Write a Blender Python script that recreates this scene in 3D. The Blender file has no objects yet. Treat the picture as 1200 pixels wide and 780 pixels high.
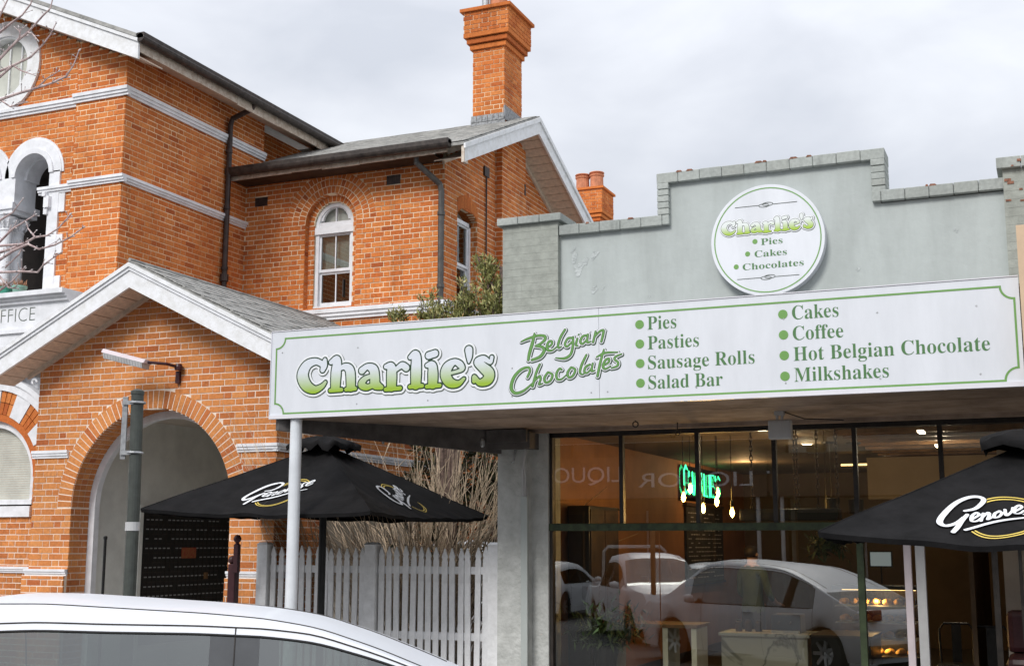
import bpy, bmesh, math, random
import numpy as np
from mathutils import Vector, Matrix
random.seed(7)
SC = bpy.context.scene
COL = SC.collection
R = math.radians

# ---------------------------------------------------------------- camera, world, sun, exposure
def make_camera():
    yaw, pitch, roll = R(-23.1437), R(9.4556), R(0.0695)
    cy, sy, cp, sp = math.cos(yaw), math.sin(yaw), math.cos(pitch), math.sin(pitch)
    f = Vector((sy*cp, cy*cp, sp)); r = Vector((cy, -sy, 0)); u = r.cross(f)
    r2 = r*math.cos(roll)+u*math.sin(roll); u2 = u*math.cos(roll)-r*math.sin(roll)
    c = bpy.data.cameras.new('camera'); o = bpy.data.objects.new('camera', c); COL.objects.link(o)
    m = Matrix((r2, u2, -f)).transposed().to_4x4(); m.translation = (0, 0, 1.95)
    o.matrix_world = m
    c.sensor_width = 36; c.lens = 36*1477.79/1200; c.clip_end = 2000; c.clip_start = .05
    SC.camera = o
make_camera()
SUN_EL, SUN_AZ = 39, 189        # degrees; azimuth clockwise from +Y
w = bpy.data.worlds.new('World'); SC.world = w; w.use_nodes = True
nt = w.node_tree; N = nt.nodes; Lk = nt.links
bg = N['Background']; bg.inputs[1].default_value = .66
sky = N.new('ShaderNodeTexSky'); sky.sky_type = 'NISHITA'; sky.sun_disc = False
sky.sun_elevation = R(SUN_EL); sky.sun_rotation = R(SUN_AZ)
sc1 = N.new('ShaderNodeVectorMath'); sc1.operation = 'SCALE'; sc1.inputs['Scale'].default_value = .08
Lk.new(sky.outputs[0], sc1.inputs[0])
tc = N.new('ShaderNodeTexCoord'); mp = N.new('ShaderNodeMapping'); mp.inputs['Scale'].default_value = (1, 1, 2.2)
mp.inputs['Rotation'].default_value = (0.1, 0.05, 0.6)
Lk.new(tc.outputs['Generated'], mp.inputs[0])
nz = N.new('ShaderNodeTexNoise'); nz.inputs['Scale'].default_value = 4.2; nz.inputs['Detail'].default_value = 5; nz.inputs['Roughness'].default_value = .5
nz.inputs['Distortion'].default_value = .25
Lk.new(mp.outputs[0], nz.inputs[0])
cr = N.new('ShaderNodeValToRGB'); e = cr.color_ramp.elements
e[0].position = .32; e[0].color = (.54, .565, .62, 1); e[1].position = .72; e[1].color = (.78, .80, .84, 1)
m_ = cr.color_ramp.elements.new(.5); m_.color = (.64, .66, .71, 1)
Lk.new(nz.outputs[0], cr.inputs[0])
mx = N.new('ShaderNodeMix'); mx.data_type = 'RGBA'; mx.inputs[0].default_value = .88
Lk.new(sc1.outputs[0], mx.inputs[6]); Lk.new(cr.outputs[0], mx.inputs[7]); sx = N.new('ShaderNodeSeparateXYZ'); Lk.new(tc.outputs['Generated'], sx.inputs[0])
ml = N.new('ShaderNodeMapRange'); ml.inputs[1].default_value = 0; ml.inputs[2].default_value = 1; ml.inputs[3].default_value = .84; ml.inputs[4].default_value = 2.1   # an overcast sky is brighter overhead
Lk.new(sx.outputs[2], ml.inputs[0])
vs = N.new('ShaderNodeVectorMath'); vs.operation = 'SCALE'; Lk.new(mx.outputs[2], vs.inputs[0]); Lk.new(ml.outputs[0], vs.inputs['Scale']); Lk.new(vs.outputs[0], bg.inputs[0])

sl = bpy.data.lights.new('sun', 'SUN'); sl.energy = 1.5; sl.angle = R(20); sl.color = (1, .975, .94)
so = bpy.data.objects.new('sun', sl); COL.objects.link(so)
d = Vector((math.sin(R(SUN_AZ))*math.cos(R(SUN_EL)), math.cos(R(SUN_AZ))*math.cos(R(SUN_EL)), math.sin(R(SUN_EL))))
so.rotation_euler = d.to_track_quat('Z', 'Y').to_euler(); so.location = (0, -20, 30)
SC.view_settings.view_transform = 'Standard'; SC.view_settings.look = 'None'
SC.view_settings.exposure = 0.72; SC.view_settings.gamma = 1
SC.render.engine = 'CYCLES'
SC.cycles.use_denoising = True
SC.cycles.max_bounces = 8; SC.cycles.transparent_max_bounces = 12
SC.cycles.sample_clamp_indirect = 4.0; SC.cycles.caustics_reflective = False; SC.cycles.caustics_refractive = False

# ---------------------------------------------------------------- materials
MATS = {}
def _new(name):
    m = bpy.data.materials.new(name); m.use_nodes = True; MATS[name] = m
    return m, m.node_tree, m.node_tree.nodes['Principled BSDF']
def mat(name, col, rough=.6, var=.12, scale=6., metal=0., bump=0., bscale=60., col2=None, spec=.4, streak=0., coat=0.):
    """painted / rendered / metal surface: base colour broken up by two noises, optional second colour in patches, relief"""
    m, t, b = _new(name); n = t.nodes; l = t.links
    b.inputs['Roughness'].default_value = rough; b.inputs['Metallic'].default_value = metal
    b.inputs['Specular IOR Level'].default_value = spec; b.inputs['Coat Weight'].default_value = coat
    co = n.new('ShaderNodeTexCoord')
    a = n.new('ShaderNodeTexNoise'); a.inputs['Scale'].default_value = scale; a.inputs['Detail'].default_value = 6; a.inputs['Roughness'].default_value = .65
    l.new(co.outputs['Object'], a.inputs[0])
    if streak:
        mp = n.new('ShaderNodeMapping'); mp.inputs['Scale'].default_value = (1, 1, streak); l.new(co.outputs['Object'], mp.inputs[0]); l.new(mp.outputs[0], a.inputs[0])
    c2 = col2 or tuple(c*(1-var*2.2) for c in col)
    mx = n.new('ShaderNodeMix'); mx.data_type = 'RGBA'
    mr = n.new('ShaderNodeMapRange'); mr.inputs[1].default_value = .38; mr.inputs[2].default_value = .68
    l.new(a.outputs[0], mr.inputs[0]); l.new(mr.outputs[0], mx.inputs[0])
    mx.inputs[6].default_value = (*[min(1, c*(1+var*.5)) for c in col], 1); mx.inputs[7].default_value = (*c2, 1)
    l.new(mx.outputs[2], b.inputs['Base Color'])
    if bump:
        q = n.new('ShaderNodeTexNoise'); q.inputs['Scale'].default_value = bscale; q.inputs['Detail'].default_value = 4
        l.new(co.outputs['Object'], q.inputs[0])
        bp = n.new('ShaderNodeBump'); bp.inputs['Strength'].default_value = bump; bp.inputs['Distance'].default_value = .02
        l.new(q.outputs[0], bp.inputs['Height']); l.new(bp.outputs[0], b.inputs['Normal'])
    return m
def emis(name, col, strength):
    m, t, b = _new(name); b.inputs['Base Color'].default_value = (*col, 1)
    b.inputs['Emission Color'].default_value = (*col, 1); b.inputs['Emission Strength'].default_value = strength
    return m
def brickmat(name, stops, grain=.25, weather=None):
    """fired clay: each brick takes its colour from its own number (mesh attribute 'tint' plus the object's random)"""
    m, t, b = _new(name); n = t.nodes; l = t.links
    b.inputs['Roughness'].default_value = .85; b.inputs['Specular IOR Level'].default_value = .2
    at = n.new('ShaderNodeAttribute'); at.attribute_name = 'tint'
    oi = n.new('ShaderNodeObjectInfo')
    ad = n.new('ShaderNodeMath'); ad.operation = 'ADD'; l.new(at.outputs['Fac'], ad.inputs[0]); l.new(oi.outputs['Random'], ad.inputs[1])
    fr = n.new('ShaderNodeMath'); fr.operation = 'FRACT'; l.new(ad.outputs[0], fr.inputs[0])
    cr = n.new('ShaderNodeValToRGB'); cr.color_ramp.elements[0].position = stops[0][0]; cr.color_ramp.elements[0].color = (*stops[0][1], 1)
    cr.color_ramp.elements[1].position = stops[-1][0]; cr.color_ramp.elements[1].color = (*stops[-1][1], 1)
    for p, c in stops[1:-1]:
        q = cr.color_ramp.elements.new(p); q.color = (*c, 1)
    l.new(fr.outputs[0], cr.inputs[0])
    geo = n.new('ShaderNodeNewGeometry')
    ns = n.new('ShaderNodeTexNoise'); ns.inputs['Scale'].default_value = 30; ns.inputs['Detail'].default_value = 5; l.new(geo.outputs['Position'], ns.inputs[0])
    mr = n.new('ShaderNodeMapRange'); mr.inputs[1].default_value = .3; mr.inputs[2].default_value = .75; mr.inputs[3].default_value = 1+grain*.5; mr.inputs[4].default_value = 1-grain
    l.new(ns.outputs[0], mr.inputs[0])
    big = n.new('ShaderNodeTexNoise'); big.inputs['Scale'].default_value = .9; big.inputs['Detail'].default_value = 3; l.new(geo.outputs['Position'], big.inputs[0])
    mr2 = n.new('ShaderNodeMapRange'); mr2.inputs[1].default_value = .3; mr2.inputs[2].default_value = .7; mr2.inputs[3].default_value = .80; mr2.inputs[4].default_value = 1.14
    l.new(big.outputs[0], mr2.inputs[0])
    mpz = n.new('ShaderNodeMapping'); mpz.inputs['Scale'].default_value = (2.2, 2.2, .35); l.new(geo.outputs['Position'], mpz.inputs[0])
    stn = n.new('ShaderNodeTexNoise'); stn.inputs['Scale'].default_value = 1.6; stn.inputs['Detail'].default_value = 6; stn.inputs['Roughness'].default_value = .7; l.new(mpz.outputs[0], stn.inputs[0])
    mr3 = n.new('ShaderNodeMapRange'); mr3.inputs[1].default_value = .56; mr3.inputs[2].default_value = .74; mr3.inputs[3].default_value = 1.0; mr3.inputs[4].default_value = .66
    l.new(stn.outputs[0], mr3.inputs[0])
    mu0 = n.new('ShaderNodeMath'); mu0.operation = 'MULTIPLY'; l.new(mr.outputs[0], mu0.inputs[0]); l.new(mr3.outputs[0], mu0.inputs[1])
    mu = n.new('ShaderNodeMath'); mu.operation = 'MULTIPLY'; l.new(mu0.outputs[0], mu.inputs[0]); l.new(mr2.outputs[0], mu.inputs[1])
    vm = n.new('ShaderNodeVectorMath'); vm.operation = 'SCALE'; l.new(cr.outputs[0], vm.inputs[0]); l.new(mu.outputs[0], vm.inputs['Scale'])
    l.new(vm.outputs[0], b.inputs['Base Color'])
    bp = n.new('ShaderNodeBump'); bp.inputs['Strength'].default_value = .35; bp.inputs['Distance'].default_value = .006
    l.new(ns.outputs[0], bp.inputs['Height']); l.new(bp.outputs[0], b.inputs['Normal'])
    return m
def glass(name, tint=(.75, .8, .74), mirror=.3, rough=.0, opacity=0., body=(.02, .02, .02)):
    """pane: clear sheet with its own tint that mirrors part of the light"""
    m, t, b = _new(name); n = t.nodes; l = t.links; n.remove(b)
    out = n['Material Output']
    tr = n.new('ShaderNodeBsdfTransparent'); tr.inputs[0].default_value = (*tint, 1)
    gl = n.new('ShaderNodeBsdfGlossy'); gl.inputs['Roughness'].default_value = rough; gl.inputs[0].default_value = (.95, .97, .95, 1)
    lw = n.new('ShaderNodeFresnel'); lw.inputs[0].default_value = 1.5
    mr = n.new('ShaderNodeMapRange'); mr.inputs[1].default_value = .04; mr.inputs[2].default_value = 1; mr.inputs[3].default_value = mirror; mr.inputs[4].default_value = 1
    l.new(lw.outputs[0], mr.inputs[0])
    base = tr
    if opacity > 0:
        df = n.new('ShaderNodeBsdfDiffuse'); df.inputs[0].default_value = (*body, 1)
        m1 = n.new('ShaderNodeMixShader'); m1.inputs[0].default_value = opacity
        l.new(tr.outputs[0], m1.inputs[1]); l.new(df.outputs[0], m1.inputs[2]); base = m1
    mx = n.new('ShaderNodeMixShader'); l.new(mr.outputs[0], mx.inputs[0]); l.new(base.outputs[0], mx.inputs[1]); l.new(gl.outputs[0], mx.inputs[2])
    l.new(mx.outputs[0], out.inputs[0])
    return m
def gradmat(name, z0, z1, top, bottom, rough=.4):
    """vinyl print whose ink runs from one colour at its top edge to another at its foot"""
    m, t, b = _new(name); n = t.nodes; l = t.links
    co = n.new('ShaderNodeTexCoord'); sp = n.new('ShaderNodeSeparateXYZ'); l.new(co.outputs['Object'], sp.inputs[0])
    mr = n.new('ShaderNodeMapRange'); mr.inputs[1].default_value = z0; mr.inputs[2].default_value = z1; l.new(sp.outputs[2], mr.inputs[0])
    cr = n.new('ShaderNodeValToRGB'); cr.color_ramp.elements[0].color = (*bottom, 1); cr.color_ramp.elements[0].position = .10; cr.color_ramp.elements[1].color = (*top, 1); cr.color_ramp.elements[1].position = .62
    l.new(mr.outputs[0], cr.inputs[0]); l.new(cr.outputs[0], b.inputs['Base Color']); b.inputs['Roughness'].default_value = rough
    return m
BRICK_STOPS = [(0, (.40, .10, .03)), (.04, (.53, .145, .038)), (.3, (.59, .172, .044)), (.6, (.63, .20, .052)), (.88, (.665, .235, .07)), (.96, (.56, .16, .04)), (1, (.40, .10, .03))]
brickmat('orange_brick', BRICK_STOPS)
brickmat('porch_brick', [(0, (.44, .14, .045)), (.06, (.54, .19, .06)), (.45, (.60, .23, .072)), (.85, (.64, .265, .09)), (.95, (.54, .175, .055)), (1, (.42, .12, .04))])
brickmat('grey_painted_brick', [(0, (.36, .385, .36)), (.5, (.41, .435, .41)), (1, (.38, .40, .37))], grain=.18)
mat('mortar', (.88, .75, .55), .9, .18, 3., bump=.4, bscale=120)
mat('weathered_mortar', (.86, .70, .48), .9, .2, 1.0, bump=.4, bscale=120, col2=(.66, .40, .21))
mat('pale_mortar', (.86, .72, .60), .9, .10, 3., bump=.4, bscale=120)
mat('white_paint', (.80, .81, .84), .5, .05, 5., bump=.08, bscale=30, col2=(.66, .67, .69))
mat('old_white_paint', (.80, .81, .83), .6, .08, 9., bump=.15, bscale=40, col2=(.68, .68, .67))
mat('peeling_cream_paint', (.62, .55, .47), .7, .2, 14., bump=.3, bscale=40, col2=(.42, .32, .24))
mat('soffit_board', (.66, .54, .43), .7, .12, 10., bump=.2, bscale=50)
mat('dark_gutter', (.055, .045, .04), .45, .3, 10., metal=.3, bump=.1)
mat('brown_pipe', (.05, .03, .025), .45, .3, 10., bump=.1)
mat('grey_pipe', (.085, .08, .075), .45, .2, 10., bump=.1)
mat('slate', (.36, .355, .335), .75, .25, 5., bump=.5, bscale=25, col2=(.20, .20, .19))
mat('lead_flashing', (.32, .33, .34), .6, .3, 20., bump=.3)
mat('terracotta', (.60, .23, .12), .8, .15, 8., bump=.2)
mat('render_grey', (.43, .465, .45), .8, .05, 3.2, bump=.35, bscale=7, col2=(.375, .405, .39), streak=.22)
mat('rough_render', (.50, .51, .49), .85, .15, 6., bump=1.0, bscale=16, col2=(.40, .41, .39))
mat('pier_paint', (.33, .345, .305), .75, .10, 7., bump=.35, bscale=20)
mat('sign_white', (.70, .72, .76), .35, .03, 3., spec=.5, col2=(.63, .65, .685), streak=.25, bump=.04, bscale=3)
mat('sign_trim', (.74, .73, .77), .3, .03, 2.)
mat('sign_green', (.155, .33, .085), .4, .03, 4.)
mat('text_green', (.075, .19, .065), .4, .03, 4.)
mat('dark_green_ink', (.012, .045, .016), .4, .03, 4.)
mat('grey_ink', (.12, .14, .12), .4, .03, 4.)
mat('white_ink', (.80, .82, .84), .4, .02, 4.)
mat('gold_ink', (.70, .52, .10), .5, .05, 4.)
mat('white_post', (.72, .75, .78), .4, .05, 4., bump=.05)
mat('fence_white', (.88, .885, .895), .5, .04, 9., bump=.15, col2=(.74, .745, .75))
mat('canvas_black', (.0085, .008, .0085), .85, .3, 5., bump=.45, bscale=6, spec=.2)
mat('black_metal', (.02, .02, .02), .4, .2, 5., metal=.4)
mat('awning_soffit', (.37, .28, .22), .85, .25, 2.6, bump=.3, bscale=30, col2=(.22, .16, .12))
mat('awning_beam', (.115, .105, .10), .8, .2, 5., bump=.2)
mat('dark_recess', (.03, .028, .026), .8, .2, 5.)
mat('window_frame_dark', (.028, .022, .018), .5, .3, 8., bump=.1)
mat('window_frame_green', (.04, .06, .025), .5, .3, 8., bump=.1)
mat('pole_paint', (.06, .068, .06), .5, .2, 12., bump=.1, col2=(.045, .05, .045))
mat('galvanised', (.45, .46, .47), .4, .15, 20., metal=.5)
mat('maroon_paint', (.06, .018, .022), .45, .2, 8.)
mat('asphalt', (.075, .075, .077), .9, .25, 20., bump=.6, bscale=180)
mat('concrete', (.40, .39, .37), .9, .12, 3., bump=.3, bscale=90)
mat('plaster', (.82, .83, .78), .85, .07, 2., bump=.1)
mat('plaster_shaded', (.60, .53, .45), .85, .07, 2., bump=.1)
mat('blind', (.55, .56, .50), .8, .08, 3.)
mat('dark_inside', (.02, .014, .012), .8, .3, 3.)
mat('bark', (.16, .11, .09), .85, .3, 20., bump=.5)
mat('pale_twig', (.62, .49, .35), .8, .25, 6.)
mat('bud_twig', (.56, .45, .43), .7, .25, 14., col2=(.30, .20, .20))
mat('bud', (.62, .57, .56), .7, .15, 14.)
mat('wall_orange', (.36, .16, .055), .7, .12, 1.5)
mat('wall_brown', (.13, .085, .05), .7, .12, 1.5)
mat('bulkhead_tan', (.42, .34, .24), .8, .06, 2.)
mat('ceiling_inside', (.13, .10, .07), .8, .1, 1.5)
mat('floor_inside', (.09, .07, .055), .5, .2, 3.)
mat('chalkboard', (.018, .018, .018), .6, .4, 6., col2=(.06, .06, .055))
mat('timber', (.26, .14, .06), .5, .25, 5., bump=.1, streak=.15)
mat('dark_timber', (.05, .03, .02), .5, .3, 5.)
mat('black_plastic', (.012, .012, .012), .35, .1, 5.)
mat('soft_white_plastic', (.52, .52, .52), .4, .05, 5.)
mat('chain', (.05, .035, .03), .5, .3, 20., metal=.5)
mat('leaf_green', (.05, .085, .03), .6, .35, 8.)
mat('pot_green', (.035, .20, .13), .5, .15, 10., col2=(.05, .28, .2))
mat('pot_pale_green', (.20, .36, .29), .5, .15, 10.)
mat('dry_plant', (.42, .22, .13), .8, .3, 30.)
mat('skin', (.45, .27, .19), .6, .08, 10.)
mat('cloth_dark', (.03, .03, .035), .8, .2, 10.)
mat('hair_dark', (.02, .014, .01), .6, .2, 20.)
mat('car_white', (.72, .74, .775), .42, .02, 2., coat=.15, spec=.35)
mat('rubber', (.015, .015, .015), .6, .1, 5.)
mat('pillar_gloss', (.06, .062, .064), .15, .1, 5., coat=1.0)
mat('alloy', (.45, .46, .47), .3, .1, 5., metal=.8)
mat('tail_red', (.25, .01, .01), .2, .1, 5.)
mat('headlight_lens', (.5, .52, .55), .1, .1, 5., coat=1.)
mat('number_plate', (.55, .55, .5), .5, .1, 20.)
mat('pink_white', (.66, .58, .60), .4, .05, 5.)
mat('beige_fascia', (.62, .45, .30), .6, .06, 5.)
mat('opposite_cream', (.46, .40, .31), .8, .1, 1., bump=.2)
mat('opposite_brown', (.13, .085, .055), .8, .2, 1.)
mat('opposite_dark', (.03, .025, .022), .5, .2, 1.)
mat('opposite_white', (.62, .60, .60), .6, .05, 3.)
mat('pastry', (.75, .42, .12), .6, .25, 25., bump=.4, bscale=40)
mat('poster_red', (.30, .05, .03), .6, .2, 20., col2=(.35, .16, .05))
emis('bulb_glow', (1, .66, .22), 60)
emis('neon_green', (.04, .9, .36), 2.8)
emis('warm_strip', (1, .66, .28), 2.2)
emis('downlight', (1, .86, .66), 5)
emis('screen_glow', (.25, .33, .42), .35)
glass('shop_glass', (.82, .80, .68), .19)
glass('bulb_glass', (1, .85, .6), .1)
glass('car_glass', (.34, .40, .37), .20, opacity=.12, body=(.08, .09, .085))
glass('old_window_glass', (.9, .92, .9), .12)
glass('cabinet_glass', (.9, .92, .9), .05)
# white veined stone
def marble():
    m, t, b = _new('marble'); n = t.nodes; l = t.links
    co = n.new('ShaderNodeTexCoord'); a = n.new('ShaderNodeTexNoise'); a.inputs['Scale'].default_value = 1.6; a.inputs['Detail'].default_value = 5; a.inputs['Distortion'].default_value = .8
    l.new(co.outputs['Object'], a.inputs[0])
    cr = n.new('ShaderNodeValToRGB'); e = cr.color_ramp.elements; e[0].position = .47; e[0].color = (.58, .59, .57, 1); e[1].position = .53; e[1].color = (.58, .59, .57, 1)
    q = cr.color_ramp.elements.new(.5); q.color = (.22, .23, .22, 1)
    l.new(a.outputs[0], cr.inputs[0]); l.new(cr.outputs[0], b.inputs['Base Color']); b.inputs['Roughness'].default_value = .25
marble()
def leafmat(name, stops):
    m, t, b = _new(name); n = t.nodes; l = t.links
    at = n.new('ShaderNodeAttribute'); at.attribute_name = 'tint'
    cr = n.new('ShaderNodeValToRGB'); cr.color_ramp.elements[0].color = (*stops[0][1], 1); cr.color_ramp.elements[0].position = stops[0][0]
    cr.color_ramp.elements[1].color = (*stops[-1][1], 1); cr.color_ramp.elements[1].position = stops[-1][0]
    for p, c in stops[1:-1]:
        q = cr.color_ramp.elements.new(p); q.color = (*c, 1)
    l.new(at.outputs['Fac'], cr.inputs[0]); l.new(cr.outputs[0], b.inputs['Base Color']); b.inputs['Roughness'].default_value = .6
    b.inputs['Transmission Weight'].default_value = 0.0
leafmat('olive_leaf', [(0, (.10, .11, .03)), (.45, (.27, .28, .09)), (.75, (.36, .32, .12)), (.9, (.42, .24, .09)), (1, (.58, .54, .26))])
leafmat('hedge_leaf', [(0, (.015, .02, .008)), (.5, (.04, .045, .015)), (.85, (.09, .08, .02)), (1, (.2, .13, .03))])
leafmat('house_leaf', [(0, (.02, .04, .012)), (1, (.06, .11, .035))])

# ---------------------------------------------------------------- mesh helpers
class MB:
    def __init__(s): s.v = []; s.f = []; s.t = []
    def add(s, vs, fs, tint=0.):
        b = len(s.v); s.v.extend([tuple(p) for p in vs]); s.f.extend([tuple(b+i for i in f) for f in fs]); s.t.extend([tint]*len(fs))
    def box(s, x0, y0, z0, x1, y1, z1, tint=0.):
        s.add([(x0,y0,z0),(x1,y0,z0),(x1,y1,z0),(x0,y1,z0),(x0,y0,z1),(x1,y0,z1),(x1,y1,z1),(x0,y1,z1)],
              [(0,3,2,1),(4,5,6,7),(0,1,5,4),(1,2,6,5),(2,3,7,6),(3,0,4,7)], tint)
    def prism(s, a, b, tint=0.):
        """two equal loops of points joined into a closed solid"""
        n = len(a); s.add(list(a)+list(b), [tuple(range(n))[::-1], tuple(range(n, 2*n))]+[(i, (i+1) % n, n+(i+1) % n, n+i) for i in range(n)], tint)
    def tube(s, pts, rad, n=8, tint=0., caps=True):
        pts = [Vector(p) for p in pts]
        if not hasattr(rad, '__len__'): rad = [rad]*len(pts)
        b = len(s.v); k = len(pts); up = None
        for i, p in enumerate(pts):
            dr = (pts[min(i+1, k-1)]-pts[max(i-1, 0)]).normalized()
            if up is None: up = Vector((0, 0, 1)) if abs(dr.z) < .9 else Vector((1, 0, 0))
            a = dr.cross(up).normalized(); c = a.cross(dr).normalized(); up = c
            for j in range(n):
                an = 2*math.pi*j/n; s.v.append(tuple(p+(a*math.cos(an)+c*math.sin(an))*rad[i]))
        for i in range(k-1):
            for j in range(n):
                s.f.append((b+i*n+j, b+i*n+(j+1) % n, b+(i+1)*n+(j+1) % n, b+(i+1)*n+j)); s.t.append(tint)
        if caps:
            s.f.append(tuple(b+j for j in range(n))[::-1]); s.f.append(tuple(b+(k-1)*n+j for j in range(n))); s.t += [tint, tint]
    def lathe(s, prof, cx, cy, n=20, tint=0., z=0.):
        b = len(s.v); k = len(prof)
        for r, h in prof:
            for j in range(n):
                a = 2*math.pi*j/n; s.v.append((cx+r*math.cos(a), cy+r*math.sin(a), z+h))
        for i in range(k-1):
            for j in range(n):
                s.f.append((b+i*n+j, b+i*n+(j+1) % n, b+(i+1)*n+(j+1) % n, b+(i+1)*n+j)); s.t.append(tint)
        s.f.append(tuple(b+j for j in range(n))[::-1]); s.f.append(tuple(b+(k-1)*n+j for j in range(n))); s.t += [tint, tint]
    def build(s, name, m, parent=None, smooth=False, bevel=0., kind=None, label=None):
        me = bpy.data.meshes.new(name); me.from_pydata(s.v, [], s.f)
        a = me.attributes.new('tint', 'FLOAT', 'FACE'); a.data.foreach_set('value', s.t)
        if m: me.materials.append(MATS[m])
        me.update()
        if smooth: me.polygons.foreach_set('use_smooth', [True]*len(me.polygons))
        o = bpy.data.objects.new(name, me); COL.objects.link(o)
        if parent: put(o, parent)
        if bevel:
            md = o.modifiers.new('bevel', 'BEVEL'); md.width = bevel; md.segments = 2; md.limit_method = 'ANGLE'
        if kind: o['kind'] = kind
        if label: o['label'] = label
        return o
def put(o, parent):
    """parent without moving: the parts are modelled in world coordinates"""
    o.parent = parent; o.matrix_parent_inverse = WORLD[parent.name].inverted() if parent.name in WORLD else Matrix.Identity(4)
WORLD = {}
def tag(o, label, cat, group=None, kind=None):
    o['label'] = label; o['category'] = cat
    if group: o['group'] = group
    if kind: o['kind'] = kind
    return o
def thing(name, loc, label, cat, group=None):
    o = bpy.data.objects.new(name, None); COL.objects.link(o); o.location = loc; o.empty_display_size = .2
    WORLD[o.name] = Matrix.Translation(loc)
    return tag(o, label, cat, group)
def struct(o): o['kind'] = 'structure'; return o
def one(name, m, parent, x0, y0, z0, x1, y1, z1, **k):
    b = MB(); b.box(x0, y0, z0, x1, y1, z1); return b.build(name, m, parent, **k)
def share(src, name, parent, mtx):
    o = bpy.data.objects.new(name, src); COL.objects.link(o); o.matrix_basis = mtx
    o.parent = parent
    if parent.name in WORLD: o.matrix_parent_inverse = WORLD[parent.name].inverted()
    return o

# wall frames: local (u along the wall, v up, w outwards) -> world
def FRONT(y): return lambda u, v, w=0.: (u, y-w, v)
def SIDE(x): return lambda u, v, w=0.: (x+w, u, v)
CO = .086                        # one course of brick and its joint
BW = MB()                        # every brick of the post office that is not one of the 300 nearest
class Mortar:
    def __init__(s): s.mb = MB()
def course(fr, u0, u1, v0, v1, w, parent):
    m = MB(); moulding(m, fr, u0, u1, v0, v1, w); return m.build('string_course', 'white_paint', parent)
def bricks(fr, u0, u1, v0, v1, inside=None, mortar=None, out=BW, depth=.0045, thick=.11, phase=0., keep=None, shade=0., jitter=1.):
    """Flemish bond: each course alternates long and short bricks; inside(v) gives the stretches of wall there"""
    if inside is None: inside = lambda v: [(u0, u1)]
    own = mortar if isinstance(mortar, tuple) else None
    if own: mortar = Mortar()
    n0 = int(math.floor(v0/CO)); n1 = int(math.ceil(v1/CO))
    for c in range(n0, n1):
        a, b_ = max(c*CO, v0), min((c+1)*CO, v1)
        if b_-a < .012: continue
        if mortar is not None:
            for k in range(3):
                p, q = a+(b_-a)*k/3, a+(b_-a)*(k+1)/3
                for s0, s1 in inside((p+q)/2):
                    s0, s1 = max(s0, u0), min(s1, u1)
                    s0 += .0022; s1 -= .0022
                    if s1-s0 > .004:
                        P = [fr(s0, p), fr(s1, p), fr(s1, q), fr(s0, q)]; Q = [fr(s0, p, -thick), fr(s1, p, -thick), fr(s1, q, -thick), fr(s0, q, -thick)]
                        mortar.mb.prism(Q, P)
        za, zb = a+.0065, b_-.0065
        if zb-za < .01: continue
        off = phase+(.18 if c % 2 else 0.)
        k0 = int(math.floor((u0-off)/.36))-1; k1 = int(math.ceil((u1-off)/.36))+1
        spans = inside((a+b_)/2)
        for k in range(k0, k1):
            for (p, q) in ((off+k*.36+.0055, off+k*.36+.2345), (off+k*.36+.2455, off+k*.36+.3545)):
                for s0, s1 in spans:
                    x0, x1 = max(p, s0, u0), min(q, s1, u1)
                    if x1-x0 < .02: continue
                    jz = random.uniform(-.0012, .0012)*jitter; jw = random.uniform(-.0025, .003)*jitter; jx = random.uniform(-.002, .002)*jitter
                    d = depth+jw
                    if keep is not None and keep(x0, x1, za, zb, d, jz, jx, fr): continue
                    A = [fr(x0+jx, za+jz, -.02), fr(x1+jx, za+jz, -.02), fr(x1+jx, zb+jz, -.02), fr(x0+jx, zb+jz, -.02)]
                    B = [fr(x0+jx+.001, za+jz+.001, d), fr(x1+jx-.001, za+jz+.001, d), fr(x1+jx-.001, zb+jz-.001, d), fr(x0+jx+.001, zb+jz-.001, d)]
                    base = len(out.v); out.v.extend(A+B)
                    tt = (random.random()**1.0)
                    for fc in ((4,5,6,7),(0,1,5,4),(1,2,6,5),(2,3,7,6),(3,0,4,7)):
                        out.f.append(tuple(base+i for i in fc)); out.t.append(tt)
    if own: mortar.mb.build(own[0], own[1], own[2])
def ring(fr, cu, cv, r0, r1, a0, a1, n, d=.010, out=None, objs=None, back=-.02, jn=.012):
    """n wedge bricks round an arch from angle a0 to a1"""
    for i in range(n):
        p, q = a0+(a1-a0)*i/n, a0+(a1-a0)*(i+1)/n
        g0, g1 = jn/2/r0, jn/2/r1
        pts = [(r0, p+g0), (r0, q-g0), (r1, q-g1), (r1, p+g1)]
        ra, rb = r0+jn/2, r1-jn/2
        pts = [(ra, p+g0), (ra, q-g0), (rb, q-g1), (rb, p+g1)]
        jw = random.uniform(-.002, .002)
        A = [fr(cu+r*math.cos(t), cv+r*math.sin(t), back) for r, t in pts]; B = [fr(cu+r*math.cos(t), cv+r*math.sin(t), d+jw) for r, t in pts]
        if objs is not None:
            m = MB(); m.prism(A, B, random.random()); m.build(*objs)
        else: out.prism(A, B, random.random())
def arcband(mb, fr, cu, cv, r0, r1, a0, a1, w0, w1, n=28, tint=0.):
    """solid curved band between two radii, standing from depth w0 to w1"""
    for i in range(n):
        p, q = a0+(a1-a0)*i/n, a0+(a1-a0)*(i+1)/n
        pts = [(r0, p), (r0, q), (r1, q), (r1, p)]
        mb.prism([fr(cu+r*math.cos(t), cv+r*math.sin(t), w0) for r, t in pts], [fr(cu+r*math.cos(t), cv+r*math.sin(t), w1) for r, t in pts], tint)
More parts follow.
